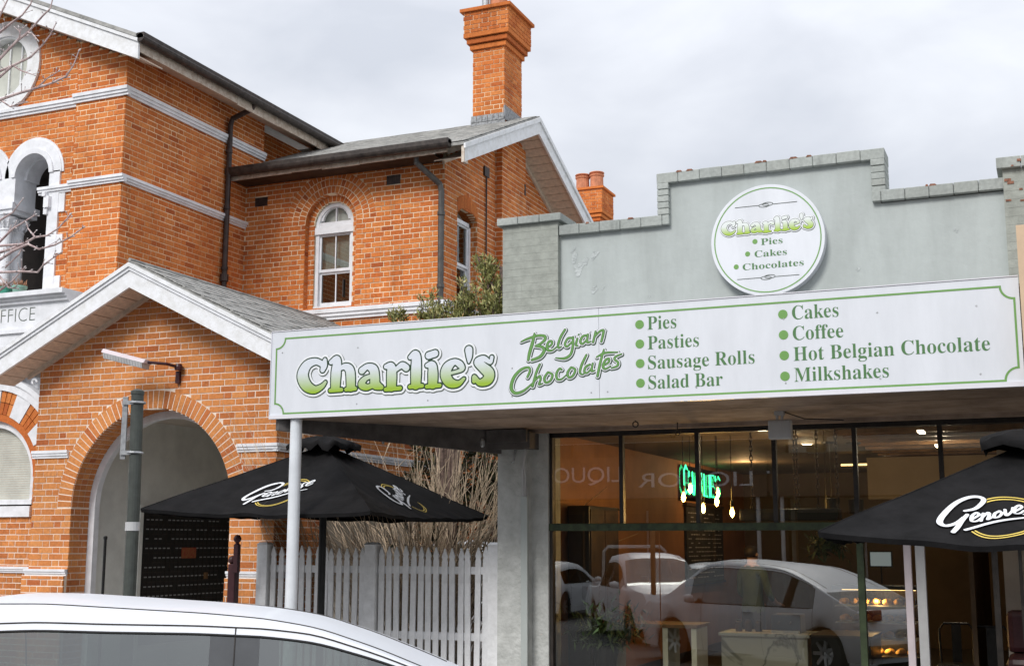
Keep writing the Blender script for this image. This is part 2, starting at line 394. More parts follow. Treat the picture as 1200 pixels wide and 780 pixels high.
def fbox(mb, fr, u0, u1, v0, v1, w0, w1, tint=0.):
    mb.prism([fr(u0, v0, w0), fr(u1, v0, w0), fr(u1, v1, w0), fr(u0, v1, w0)], [fr(u0, v0, w1), fr(u1, v0, w1), fr(u1, v1, w1), fr(u0, v1, w1)], tint)
def moulding(mb, fr, u0, u1, v0, v1, w):
    """string course with a stepped profile"""
    h = v1-v0
    fbox(mb, fr, u0, u1, v0, v0+h*.30, -.03, w*.45); fbox(mb, fr, u0, u1, v0+h*.30, v0+h*.62, -.03, w*.75); fbox(mb, fr, u0, u1, v0+h*.62, v1, -.03, w)
DATA = {"CH":[[[-6.781,3.797,0.0206],[-6.789,3.742,0.0351],[-6.806,3.695,0.0268]],[[-6.808,3.753,0.0289],[-6.892,3.786,0.033],[-6.993,3.753,0.0496],[-7.043,3.652,0.064],[-6.996,3.546,0.0578],[-6.899,3.495,0.0392],[-6.813,3.523,0.0268],[-6.769,3.566,0.0165]],[[-6.709,3.768,0.0227],[-6.639,3.789,0.0413],[-6.645,3.662,0.0558],[-6.65,3.51,0.0516]],[[-6.71,3.478,0.0206],[-6.577,3.48,0.0206]],[[-6.606,3.697,0.0206],[-6.537,3.714,0.033],[-6.482,3.664,0.0496],[-6.469,3.507,0.0496]],[[-6.524,3.481,0.0206],[-6.418,3.484,0.0206]],[[-6.344,3.663,0.0351],[-6.282,3.7,0.0289],[-6.213,3.668,0.0475],[-6.195,3.583,0.0516],[-6.187,3.518,0.0496],[-6.118,3.483,0.0248]],[[-6.216,3.604,0.0186],[-6.303,3.58,0.0268],[-6.345,3.525,0.0392],[-6.289,3.491,0.031],[-6.214,3.509,0.0248]],[[-6.071,3.689,0.0227],[-6.012,3.686,0.0413],[-6.004,3.609,0.0537],[-6.004,3.489,0.0516]],[[-6.07,3.46,0.0206],[-5.905,3.465,0.0206]],[[-5.957,3.651,0.0206],[-5.891,3.693,0.031],[-5.841,3.665,0.0351]],[[-5.798,3.768,0.0227],[-5.736,3.784,0.0454],[-5.73,3.635,0.0558],[-5.732,3.496,0.0516]],[[-5.798,3.473,0.0206],[-5.661,3.477,0.0206]],[[-5.593,3.774,0.0351],[-5.523,3.79,0.0351]],[[-5.611,3.676,0.0206],[-5.554,3.673,0.0413],[-5.544,3.586,0.0516],[-5.545,3.491,0.0496]],[[-5.61,3.467,0.0206],[-5.469,3.472,0.0206]],[[-5.396,3.578,0.0145],[-5.233,3.613,0.0186],[-5.246,3.662,0.033],[-5.311,3.695,0.0289],[-5.384,3.646,0.0496],[-5.405,3.569,0.0537],[-5.356,3.494,0.0475],[-5.27,3.478,0.0289],[-5.206,3.525,0.0145]],[[-5.157,3.804,0.0392],[-5.152,3.741,0.031],[-5.156,3.683,0.0103]],[[-4.911,3.718,0.0186],[-4.927,3.67,0.0186],[-4.995,3.709,0.0289],[-5.058,3.681,0.0392],[-5.005,3.626,0.0475],[-4.941,3.564,0.0537],[-4.956,3.501,0.0496],[-5.04,3.478,0.0289],[-5.096,3.539,0.0186],[-5.099,3.495,0.0206]]],"BC":[[[-4.467,3.919,0.0101],[-4.487,3.834,0.0164],[-4.518,3.737,0.0164],[-4.531,3.67,0.0126]],[[-4.606,3.85,0.0063],[-4.54,3.874,0.0113],[-4.441,3.898,0.0126],[-4.365,3.89,0.0139],[-4.36,3.857,0.0151],[-4.402,3.822,0.0113],[-4.457,3.8,0.0101]],[[-4.457,3.8,0.0101],[-4.386,3.786,0.0139],[-4.369,3.747,0.0164],[-4.412,3.694,0.0151],[-4.494,3.668,0.0126]],[[-4.339,3.775,0.0088],[-4.297,3.8,0.0101],[-4.287,3.831,0.0113],[-4.317,3.836,0.0113],[-4.339,3.794,0.0139],[-4.33,3.753,0.0126],[-4.284,3.75,0.0088],[-4.245,3.776,0.0063]],[[-4.156,3.938,0.0113],[-4.2,3.871,0.0126],[-4.226,3.799,0.0126],[-4.219,3.768,0.0101],[-4.194,3.779,0.0063]],[[-4.087,3.856,0.0101],[-4.129,3.851,0.0113],[-4.157,3.801,0.0113],[-4.136,3.776,0.0101],[-4.09,3.815,0.0088]],[[-4.075,3.863,0.0101],[-4.078,3.778,0.0126],[-4.101,3.7,0.0126],[-4.162,3.665,0.0126],[-4.252,3.675,0.005]],[[-4.032,3.845,0.0101],[-4.047,3.788,0.0113],[-4.026,3.775,0.0063]],[[-4.019,3.881,0.0088],[-4.017,3.883,0.0088]],[[-3.943,3.871,0.0101],[-3.981,3.861,0.0113],[-4.003,3.816,0.0126],[-3.982,3.791,0.0101],[-3.943,3.825,0.0088]],[[-3.926,3.878,0.0101],[-3.934,3.806,0.0113],[-3.899,3.81,0.0063]],[[-3.85,3.901,0.0101],[-3.876,3.802,0.0113]],[[-3.867,3.844,0.0076],[-3.816,3.895,0.0101],[-3.774,3.908,0.0113],[-3.778,3.863,0.0126],[-3.795,3.803,0.0113]],[[-4.54,3.507,0.0113],[-4.514,3.564,0.0126],[-4.531,3.599,0.0113],[-4.606,3.581,0.0139],[-4.679,3.511,0.0164],[-4.708,3.414,0.0176],[-4.666,3.36,0.0151],[-4.58,3.377,0.0126],[-4.494,3.441,0.0076]],[[-4.413,3.62,0.0113],[-4.448,3.548,0.0126],[-4.488,3.416,0.0126]],[[-4.475,3.458,0.0088],[-4.416,3.51,0.0113],[-4.405,3.479,0.0113],[-4.422,3.431,0.0101],[-4.383,3.438,0.0063]],[[-4.331,3.542,0.0101],[-4.366,3.489,0.0126],[-4.353,3.446,0.0113],[-4.305,3.462,0.0113],[-4.285,3.516,0.0113],[-4.327,3.542,0.0101]],[[-4.192,3.56,0.0101],[-4.214,3.57,0.0101],[-4.244,3.526,0.0126],[-4.237,3.474,0.0113],[-4.195,3.469,0.0088],[-4.15,3.503,0.0063]],[[-4.098,3.576,0.0101],[-4.133,3.526,0.0126],[-4.118,3.483,0.0113],[-4.077,3.499,0.0113],[-4.056,3.552,0.0113],[-4.092,3.576,0.0101]],[[-3.944,3.685,0.0101],[-3.99,3.597,0.0126],[-4.009,3.526,0.0113],[-3.984,3.503,0.0076],[-3.962,3.517,0.0063]],[[-3.911,3.593,0.0101],[-3.952,3.571,0.0113],[-3.965,3.529,0.0113],[-3.937,3.516,0.0088],[-3.895,3.556,0.0076]],[[-3.882,3.601,0.0101],[-3.893,3.532,0.0101],[-3.861,3.536,0.0063]],[[-3.771,3.724,0.0088],[-3.806,3.611,0.0126],[-3.836,3.481,0.0126]],[[-3.843,3.659,0.0076],[-3.761,3.693,0.0113],[-3.636,3.693,0.0063]],[[-3.775,3.576,0.0076],[-3.727,3.604,0.0101],[-3.722,3.637,0.0101],[-3.756,3.626,0.0113],[-3.781,3.574,0.0126],[-3.761,3.543,0.0101],[-3.706,3.567,0.0063]],[[-3.599,3.674,0.0076],[-3.656,3.653,0.0101],[-3.668,3.628,0.0101],[-3.635,3.599,0.0113],[-3.644,3.564,0.0113],[-3.7,3.548,0.0063]]],"T":[["Pies",-3.344,-3.073,3.885,0.106],["Pasties",-3.347,-2.867,3.699,0.109],["Sausage Rolls",-3.35,-2.367,3.518,0.112],["Salad Bar",-3.347,-2.658,3.337,0.108],["Cakes",-2.023,-1.624,3.889,0.11],["Coffee",-2.026,-1.591,3.703,0.113],["Hot Belgian Chocolate",-2.021,-0.414,3.52,0.112],["Milkshakes",-2.025,-1.228,3.339,0.103]],"B":[[-3.422,3.939],[-3.425,3.759],[-3.421,3.573],[-3.421,3.395],[-2.104,3.941],[-2.104,3.76],[-2.105,3.574],[-2.105,3.392]],"RT":[["Pies",-2.677,-2.45,5.045,0.083],["Cakes",-2.748,-2.41,4.919,0.08],["Chocolates",-2.879,-2.24,4.79,0.083]],"RB":[[-2.74,5.089],[-2.822,4.962],[-2.947,4.833]],"RC":[[-3.081,5.225],[-2.126,5.288],[-2.942,5.475],[-2.285,5.477],[-2.622,5.491],[-2.939,4.696],[-2.289,4.697],[-2.623,4.708]],"BR":[[[-8.864,8.2,6.078],[-8.575,8.2,6.288],[-8.394,8.2,6.423],[-8.259,8.2,6.49],[-8.11,8.2,6.612],[-8.017,8.2,6.677],[-7.987,8.2,6.802]],[[-9.062,8.448,6.599],[-8.858,8.448,6.685],[-8.707,8.448,6.762],[-8.597,8.448,6.811],[-8.501,8.448,6.904],[-8.477,8.448,6.993]],[[-8.739,8.136,5.997],[-8.493,8.136,6.082],[-8.35,8.136,6.165],[-8.145,8.136,6.214],[-8.025,8.136,6.299],[-7.934,8.136,6.388],[-7.883,8.136,6.476]],[[-8.699,7.969,5.799],[-8.299,7.969,5.782],[-8.106,7.969,5.809],[-7.877,7.969,5.831],[-7.707,7.969,5.852],[-7.569,7.969,5.886],[-7.492,7.969,5.974],[-7.444,7.969,6.089]],[[-8.227,8.324,6.004],[-8.124,8.324,6.077],[-7.999,8.324,6.123]],[[-8.912,8.4,6.658],[-8.823,8.4,6.83],[-8.777,8.4,6.907],[-8.722,8.4,6.999]],[[-8.215,8.025,6.327],[-8.17,8.025,6.376],[-8.196,8.025,6.452]],[[-8.104,8.045,6.405],[-8.042,8.045,6.371],[-7.989,8.045,6.315]],[[-8.636,8.415,6.31],[-8.527,8.415,6.243],[-8.369,8.415,6.178]],[[-8.823,8.299,4.557],[-8.52,8.299,4.561],[-8.242,8.299,4.551],[-8.119,8.299,4.601],[-7.984,8.299,4.603],[-7.854,8.299,4.66],[-7.738,8.299,4.763]],[[-8.442,7.96,4.238],[-8.161,7.96,4.333],[-8.023,7.96,4.396],[-7.858,7.96,4.44],[-7.732,7.96,4.384],[-7.567,7.96,4.406],[-7.407,7.96,4.456],[-7.277,7.96,4.524]],[[-8.605,8.163,4.276],[-8.359,8.163,4.279],[-8.105,8.163,4.265],[-7.931,8.163,4.243],[-7.87,8.163,4.305],[-7.716,8.163,4.382]],[[-8.925,8.45,4.535],[-8.678,8.45,4.649],[-8.536,8.45,4.754],[-8.409,8.45,4.805],[-8.284,8.45,4.856]],[[-8.575,8.173,4.368],[-8.366,8.173,4.243],[-8.259,8.173,4.136],[-8.161,8.173,4.121]],[[-8.376,7.957,4.609],[-8.189,7.957,4.681],[-8.05,7.957,4.735],[-7.954,7.957,4.837]],[[-8.665,8.29,4.05],[-8.474,8.29,4.152],[-8.333,8.29,4.225],[-8.214,8.29,4.33]],[[-8.362,8.42,4.588],[-8.414,8.42,4.499],[-8.546,8.42,4.401]],[[-7.879,8.054,4.523],[-7.962,8.054,4.606],[-7.985,8.054,4.653]],[[-8.35,8.018,5.806],[-8.225,8.018,5.725],[-8.051,8.018,5.74]],[[-8.118,8.393,6.06],[-8.041,8.393,6.089],[-7.942,8.393,6.083]]],"G":[[[-0.4369,0.4776,0.0077],[-0.3627,0.5272,0.0122],[-0.315,0.6453,0.0144],[-0.351,0.6879,0.0144],[-0.4237,0.6609,0.0144],[-0.5047,0.5582,0.0155],[-0.5742,0.3895,0.0177],[-0.5912,0.2771,0.0188],[-0.5518,0.226,0.0166],[-0.4893,0.2833,0.0133],[-0.4407,0.3847,0.0111]],[[-0.4187,0.4283,0.0111],[-0.4501,0.3347,0.0144],[-0.4758,0.2115,0.0155],[-0.4987,0.1337,0.0133]],[[-0.3835,0.3682,0.0077],[-0.3432,0.4351,0.0077],[-0.36,0.4642,0.0077],[-0.3879,0.4126,0.0088],[-0.3869,0.3385,0.0088],[-0.3546,0.3355,0.0077],[-0.3293,0.3862,0.0055]],[[-0.3154,0.4616,0.0077],[-0.3273,0.3372,0.0077]],[[-0.3245,0.3865,0.0066],[-0.2883,0.4732,0.0077],[-0.2755,0.4514,0.0088],[-0.2844,0.3642,0.0077],[-0.2541,0.4153,0.0055]],[[-0.2094,0.5177,0.0077],[-0.2403,0.4708,0.0088],[-0.2442,0.401,0.0088],[-0.215,0.4175,0.0077],[-0.1966,0.4857,0.0077],[-0.2142,0.5174,0.0066]],[[-0.1767,0.5497,0.0077],[-0.1673,0.45,0.0088],[-0.1345,0.5267,0.0066],[-0.1274,0.5903,0.0066]],[[-0.1121,0.538,0.0077],[-0.0703,0.6059,0.0077],[-0.0863,0.6358,0.0077],[-0.1153,0.5833,0.0088],[-0.1163,0.5076,0.0088],[-0.0843,0.5043,0.0077],[-0.0578,0.5559,0.0055]],[[-0.0053,0.6603,0.0066],[-0.0375,0.6536,0.0077],[-0.0369,0.5949,0.0088],[-0.0129,0.5583,0.0088],[-0.0242,0.5026,0.0077],[-0.0571,0.4933,0.0055]],[[0.021,0.6207,0.0077],[0.0635,0.6893,0.0077],[0.048,0.7195,0.0077],[0.0184,0.6666,0.0088],[0.0164,0.5901,0.0088],[0.0483,0.5866,0.0077],[0.0754,0.6387,0.0055]],[[-0.4224,0.1863,0.01],[-0.2878,0.2909,0.0122],[-0.1492,0.3771,0.0111],[-0.033,0.4378,0.0077],[0.0834,0.4936,0.0033]]],"Y":[[[-0.3314,0.6311,0.005],[-0.3087,0.6586,0.005],[-0.2844,0.6831,0.005],[-0.2587,0.7043,0.005],[-0.2319,0.7219,0.005],[-0.2045,0.7356,0.005],[-0.1768,0.7454,0.005],[-0.1492,0.751,0.005],[-0.1219,0.7523,0.005],[-0.0955,0.7495,0.005],[-0.0701,0.7425,0.005],[-0.0462,0.7315,0.005],[-0.0241,0.7166,0.005],[-0.0039,0.698,0.005],[0.014,0.676,0.005]],[[-0.3186,0.6068,0.005],[-0.2976,0.6317,0.005],[-0.2751,0.6539,0.005],[-0.2514,0.6732,0.005],[-0.2268,0.6893,0.005],[-0.2015,0.702,0.005],[-0.176,0.7111,0.005],[-0.1505,0.7165,0.005],[-0.1255,0.7181,0.005],[-0.1011,0.7159,0.005],[-0.0778,0.71,0.005],[-0.0558,0.7005,0.005],[-0.0354,0.6874,0.005],[-0.0169,0.6711,0.005],[-0.0004,0.6516,0.005]],[[-0.3791,0.1752,0.005],[-0.3566,0.1464,0.005],[-0.3306,0.1233,0.005],[-0.3017,0.1064,0.005],[-0.2703,0.0959,0.005],[-0.2372,0.0919,0.005],[-0.2031,0.0946,0.005],[-0.1685,0.1037,0.005],[-0.1341,0.1193,0.005],[-0.1007,0.1408,0.005],[-0.0688,0.1681,0.005],[-0.0391,0.2004,0.005],[-0.0122,0.2373,0.005],[0.0115,0.278,0.005],[0.0312,0.3218,0.005]],[[-0.3601,0.1894,0.005],[-0.3391,0.1653,0.005],[-0.3149,0.1462,0.005],[-0.2882,0.1326,0.005],[-0.2594,0.1246,0.005],[-0.2291,0.1224,0.005],[-0.1979,0.126,0.005],[-0.1664,0.1353,0.005],[-0.1352,0.1501,0.005],[-0.1048,0.1701,0.005],[-0.0758,0.1951,0.005],[-0.0489,0.2244,0.005],[-0.0244,0.2577,0.005],[-0.0029,0.2942,0.005],[0.0151,0.3333,0.005]]]}
# ---------------------------------------------------------------- ground
g = MB(); g.box(-400, -400, -.5, 400, 9.4, 0); struct(g.build('road', 'asphalt'))
g = MB(); g.box(-400, 9.55, -.5, 400, 400, .15); struct(g.build('footpath', 'concrete'))
g = MB()
for i in range(-12, 8): g.box(i*1.2+.004, 9.4, -.2, i*1.2+1.196, 9.55, .155)
struct(g.build('kerb', 'concrete'))
g = MB(); g.box(-400, -400, .0, 400, -12.5, .12); struct(g.build('opposite_footpath', 'concrete'))

# ---------------------------------------------------------------- post office
PO = thing('post_office', (-11, 16, .15), 'old orange brick post office building with white mouldings, arched windows and gabled porch', 'building')
YT, YM, XC = 14.7, 14.82, -12.745       # corner pier face, main tower face, right-hand face
YW, XG = 17.9, -8.855                   # wing front, wing gable face
PY, PX0, PX1 = 13.47, -12.91, -8.985    # porch
FT, FM, FW, FP = FRONT(YT), FRONT(YM), FRONT(YW), FRONT(PY)
ST, SG, SP = SIDE(XC), SIDE(XG), SIDE(PX1)
wall_t = ('wall', 'weathered_mortar', PO); wall_w = ('wall', 'mortar', PO); wall_p = Mortar()

# --- tower: front
RK = .44                                 # roof pitch of the tower
def rake_z(x): return 9.10+RK*(-12.21-x)   # underside of the sloping fascia at x
oval_c, oval_r = (-15.38, 9.61), .75
lc, lz, lr = -14.60, 7.70, .56          # loggia arch: centre, spring, outer radius
lc2 = lc-1.07
def tower_front(v):
    a, b = -17.5, -13.70
    if v > 9.3: a = -17.5
    top = -12.21-(v-9.10)/RK
    b = min(b, top)
    cuts = []
    if abs(v-oval_c[1]) < oval_r:
        h = math.sqrt(oval_r**2-(v-oval_c[1])**2); cuts.append((oval_c[0]-h, oval_c[0]+h))
    if 5.7 < v < lz+lr:
        h = lr if v < lz else math.sqrt(max(0, lr**2-(v-lz)**2))
        cuts.append((lc2-h, lc2+h)); cuts.append((lc-h, lc+h))
    sp = [(a, b)]
    for c0, c1 in cuts:
        ns = []
        for s0, s1 in sp:
            if c1 <= s0 or c0 >= s1: ns.append((s0, s1)); continue
            if c0 > s0: ns.append((s0, c0))
            if c1 < s1: ns.append((c1, s1))
        sp = ns
    return sp
bricks(FM, -17.5, -13.7, 4.4, 11.2, tower_front, wall_t)
bricks(FT, -13.713, XC, 2.0, 9.95, lambda v: [(-13.713, min(XC, -12.21-(v-9.10)/RK))], wall_t)
# --- tower: right-hand face, then the set-back stretch
bricks(ST, YT-.001, 18.4, 2.0, 9.55, None, wall_t, phase=.1)
bricks(SIDE(-13.3), 18.3, 21.2, 7.5, 9.6, None, wall_t)
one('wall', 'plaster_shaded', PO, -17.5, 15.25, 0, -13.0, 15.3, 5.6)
# floor, back and side of the loggia behind the open arches
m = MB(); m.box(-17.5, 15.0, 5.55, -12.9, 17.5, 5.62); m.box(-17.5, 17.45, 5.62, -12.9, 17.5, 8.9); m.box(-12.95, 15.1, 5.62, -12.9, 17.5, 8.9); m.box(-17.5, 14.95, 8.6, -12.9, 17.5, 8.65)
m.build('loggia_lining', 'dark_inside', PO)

# --- tower: string courses (two, both wrapping the corner, stepping out round the corner pier)
for zb, zt, xl in ((8.727, 8.868, -17.5), (7.352, 7.468, lc+.15)):
    course(FM, xl, -13.68, zb-.004, zt-.004, .08, PO)
    course(FT, -13.74, XC+.075, zb, zt, .075, PO)
    course(ST, YT-.03, 18.4, zb, zt, .074, PO)
# --- tower: round window
m = MB(); arcband(m, FM, *oval_c, .53, .78, 0, 2*math.pi, -.12, .05, 40); arcband(m, FM, *oval_c, .50, .56, 0, 2*math.pi, -.16, .02, 40)
rw = m.build('round_window', 'old_white_paint', PO)
m = MB(); m.prism([FM(oval_c[0]+.52*math.cos(t*math.pi/16), oval_c[1]+.52*math.sin(t*math.pi/16), -.15) for t in range(32)], [FM(oval_c[0]+.52*math.cos(t*math.pi/16), oval_c[1]+.52*math.sin(t*math.pi/16), -.13) for t in range(32)])
m.build('pane', 'blind', rw)
m = MB()
for k in range(3): fbox(m, FM, oval_c[0]-.25+k*.25-.012, oval_c[0]-.25+k*.25+.012, oval_c[1]-.48, oval_c[1]+.48, -.13, -.10)
m.build('glazing_bar', 'old_white_paint', rw)

# --- tower: pair of open arches with white dressings
m = MB()
for cx in (lc, lc2):
    arcband(m, FM, cx, lz, .35, .58, 0, math.pi, -.42, .035, 26)
    arcband(m, FM, cx, lz, .35, .43, 0, math.pi, .035, .06, 26)
    arcband(m, FM, cx, lz, .31, .36, 0, math.pi, -.44, -.16, 26)
    arcband(m, FM, cx, lz, .50, .62, 0.0, math.pi, .0, .02, 26)
m.build('arch_surround', 'white_paint', PO)
m = MB()                                 # right jamb with toothed quoins
fbox(m, FM, lc+.35, lc+.56, 5.70, lz+.02, -.42, .035)
for k in range(6):
    z = 5.72+k*.33
    if k % 2 == 0: fbox(m, FM, lc+.50, lc+.68, z, z+.30, -.02, .03)
m.build('jamb', 'white_paint', PO)
def column(cx, y0, name='column'):
    m = MB(); m.lathe([(.15, 0), (.15, .07), (.115, .10), (.13, .14), (.10, .18), (.098, .6), (.09, 1.12), (.105, 1.14), (.095, 1.17)], cx, y0, 20, z=5.72)
    o = m.build(name, 'white_paint', PO, smooth=False)
    m = MB(); m.lathe([(.095, 0), (.10, .05), (.14, .14), (.17, .19), (.15, .20)], cx, y0, 16, z=6.88)
    for k in range(10):
        a = k*2*math.pi/10
        for hh, rr in ((.03, .105), (.10, .135)):
            p = Vector((cx+rr*math.cos(a), y0+rr*math.sin(a), 6.88+hh)); q = p+Vector((.045*math.cos(a), .045*math.sin(a), .05)); m.tube([p, (p+q)/2+Vector((0, 0, .02)), q], [.022, .02, .008], 5)
    m.build('capital', 'white_paint', o)
column(-15.135, 14.86); column(-15.135, 15.10)
m = MB(); fbox(m, FM, -15.36, -14.91, 7.10, 7.17, -.44, .10); fbox(m, FM, -15.39, -14.88, 7.17, 7.27, -.46, .13); fbox(m, FM, -15.32, -14.95, 7.27, lz, -.42, .034)
m.build('impost', 'white_paint', PO); m = MB(); fbox(m, FM, lc+.32, lc+.42, 7.12, 7.30, -.3, .10); fbox(m, FM, lc+.30, lc+.36, 7.30, 7.36, -.3, .12)
fbox(m, FM, lc+.30, lc+.37, 7.02, 7.12, -.12, .07)
m.build('impost', 'white_paint', PO)

# --- tower roof, fascia and gutters
m = MB()
X1 = -12.234; Z1 = 9.488
def P(x, y, dz=0.): return (x, y, Z1+RK*(X1-x)+dz)
m.prism([P(-16.2, 14.26), P(X1, 14.26), P(X1, 14.26, -.06), P(-16.2, 14.26, -.06)], [P(-16.2, 24), P(X1, 24), P(X1, 24, -.06), P(-16.2, 24, -.06)])
m.prism([(-16.2, 14.26, Z1+RK*3.966), (-20.2, 14.26, Z1), (-20.2, 14.26, Z1-.06), (-16.2, 14.26, Z1+RK*3.966-.06)], [(-16.2, 24, Z1+RK*3.966), (-20.2, 24, Z1), (-20.2, 24, Z1-.06), (-16.2, 24, Z1+RK*3.966-.06)])
m.build('roof', 'slate', PO)
m = MB()
m.prism([P(-16.2, 14.30, -.07), P(X1+.02, 14.30, -.07), P(X1+.02, 14.30, -.385), P(-16.2, 14.30, -.385)], [P(-16.2, 14.34, -.07), P(X1+.02, 14.34, -.07), P(X1+.02, 14.34, -.385), P(-16.2, 14.34, -.385)])
m.prism([P(-16.2, 14.27, -.065), P(X1+.02, 14.27, -.065), P(X1+.02, 14.27, -.12), P(-16.2, 14.27, -.12)], [P(-16.2, 14.30, -.065), P(X1+.02, 14.30, -.065), P(X1+.02, 14.30, -.12), P(-16.2, 14.30, -.12)])
m.build('bargeboard', 'old_white_paint', PO)
m = MB()                                  # sloping soffit under the verge
m.prism([P(-16.2, 14.345, -.33), P(X1, 14.345, -.33), P(X1, 14.345, -.35), P(-16.2, 14.345, -.35)], [P(-16.2, 14.9, -.33), P(X1, 14.9, -.33), P(X1, 14.9, -.35), P(-16.2, 14.9, -.35)])
m.prism([(XC-.02, 14.7, 9.45), (X1-.04, 14.7, 9.30), (X1-.04, 14.7, 9.28), (XC-.02, 14.7, 9.43)], [(XC-.02, 21.2, 9.45), (X1-.04, 21.2, 9.30), (X1-.04, 21.2, 9.28), (XC-.02, 21.2, 9.43)])
m.build('soffit', 'soffit_board', PO)
m = MB(); m.tube([(X1+.06, 14.28, 9.42), (X1+.06, 20.4, 9.42)], .075, 12); m.box(X1-.01, 14.28, 9.40, X1+.13, 20.4, 9.50)
m.build('gutter', 'dark_gutter', PO, bevel=.01)
m = MB()                                  # peeling fascia under the gutter, in boards
y = 14.36
while y < 20.2:
    L = random.uniform(.9, 1.6); dz = random.uniform(-.012, .012); m.box(X1-.035, y, 9.235+dz, X1-.012, min(y+L, 20.3)-.01, 9.385+dz); y += L
m.build('fascia_board', 'peeling_cream_paint', PO)
m = MB()                                  # rainwater pipe on the corner of tower and wing
m.tube([(X1+.02, 17.33, 9.40), (X1-.05, 17.33, 9.30), (XC+.10, 17.3, 9.17), (XC+.075, 17.28, 9.05), (XC+.075, 17.27, 5.9)], .048, 10)
for z in (8.55, 7.55, 6.5, 6.05): m.tube([(XC+.075, 17.27, z), (XC+.075, 17.27, z+.05)], .062, 10)
m.tube([(XC+.075, 17.27, 6.3), (XC+.075, 17.27, 6.42)], .075, 10)
m.build('downpipe', 'brown_pipe', PO)
# --- wing
aw = (-11.0, 7.31)
def wing_front(v):
    sp = [(XC, XG)]
    r = .50; cx = aw[0]
    if 5.82 < v < aw[1]+r:
        h = r if v < aw[1] else math.sqrt(max(0, r*r-(v-aw[1])**2))
        sp = [(XC, cx-h), (cx+h, XG)]
    out = []
    for s0, s1 in sp:                     # leave the two rows of header rings out
        if v > aw[1]:
            h2 = math.sqrt(max(0, .885**2-(v-aw[1])**2)) if v-aw[1] < .885 else 0
            if h2:
                for a, b in ((s0, min(s1, cx-h2)), (max(s0, cx+h2), s1)):
                    if b > a: out.append((a, b))
                continue
        out.append((s0, s1))
    fin = []
    for s0, s1 in out:                    # air vents
        cuts = [(-12.54, -12.28)] if 7.72 < v < 7.90 else []
        cuts += [(-9.93, -9.68)] if 7.83 < v < 8.01 else []
        for c0, c1 in cuts:
            if c0 > s0 and c1 < s1: fin.append((s0, c0)); s0 = c1
        fin.append((s0, s1))
    return fin
def wing_mortar(v):
    r = .50; cx = aw[0]
    if 5.82 < v < aw[1]+r:
        h = r if v < aw[1] else math.sqrt(max(0, r*r-(v-aw[1])**2))
        return [(XC, cx-h), (cx+h, XG)]
    return [(XC, XG)]
bricks(FW, XC, XG, 2.0, 8.35, wing_front, None, phase=.06)
bricks(FW, XC, XG, 2.0, 8.35, wing_mortar, wall_w, out=MB())
for r0, r1, n in ((.503, .635, 22), (.635, .762, 27), (.762, .888, 31)):
    ring(FW, *aw, r0, r1, 0, math.pi, n, out=BW, jn=.014, d=.0045)
# recessed order round the window
FR = FRONT(YW+.11)
def order(v):
    h = .38 if v < aw[1] else math.sqrt(max(0, .38**2-(v-aw[1])**2)) if v < aw[1]+.38 else 0
    return [(aw[0]-.52, aw[0]-h), (aw[0]+h, aw[0]+.52)] if h else [(aw[0]-.52, aw[0]+.52)]
bricks(FR, aw[0]-.52, aw[0]+.52, 5.80, aw[1], order, wall_w, phase=.02)
bricks(FR, aw[0]-.52, aw[0]+.52, aw[1], aw[1]+.55, order, wall_w, out=MB())
ring(FR, *aw, .385, .515, 0, math.pi, 17, out=BW, jn=.014, d=.0045)
ring(FRONT(YW+.055), aw[0], aw[1], .494, .504, 0, math.pi, 20, out=BW, d=.05, back=-.052, jn=.0)
for k in range(18):                       # brick reveal on the side of the opening
    z = 5.82+k*CO
    BW.box(aw[0]-.505, YW+.004, z+.005, aw[0]-.495, YW+.112, z+.081, random.random()); BW.box(aw[0]+.495, YW+.004, z+.005, aw[0]+.505, YW+.112, z+.081, random.random())
for vx, vz in ((-12.54, 7.735), (-9.93, 7.835)):
    m = MB(); m.box(vx, YW-.004, vz, vx+.26, YW+.03, vz+.16)
    for k in range(6): m.box(vx+.01+k*.042, YW-.012, vz+.005, vx+.025+k*.042, YW-.002, vz+.155)
    m.build('air_vent', 'brown_pipe', PO)
course(FW, -12.0, XG+.05, 5.62, 5.80, .10, PO); course(SG, YW-.05, 19.2, 5.62, 5.80, .098, PO)
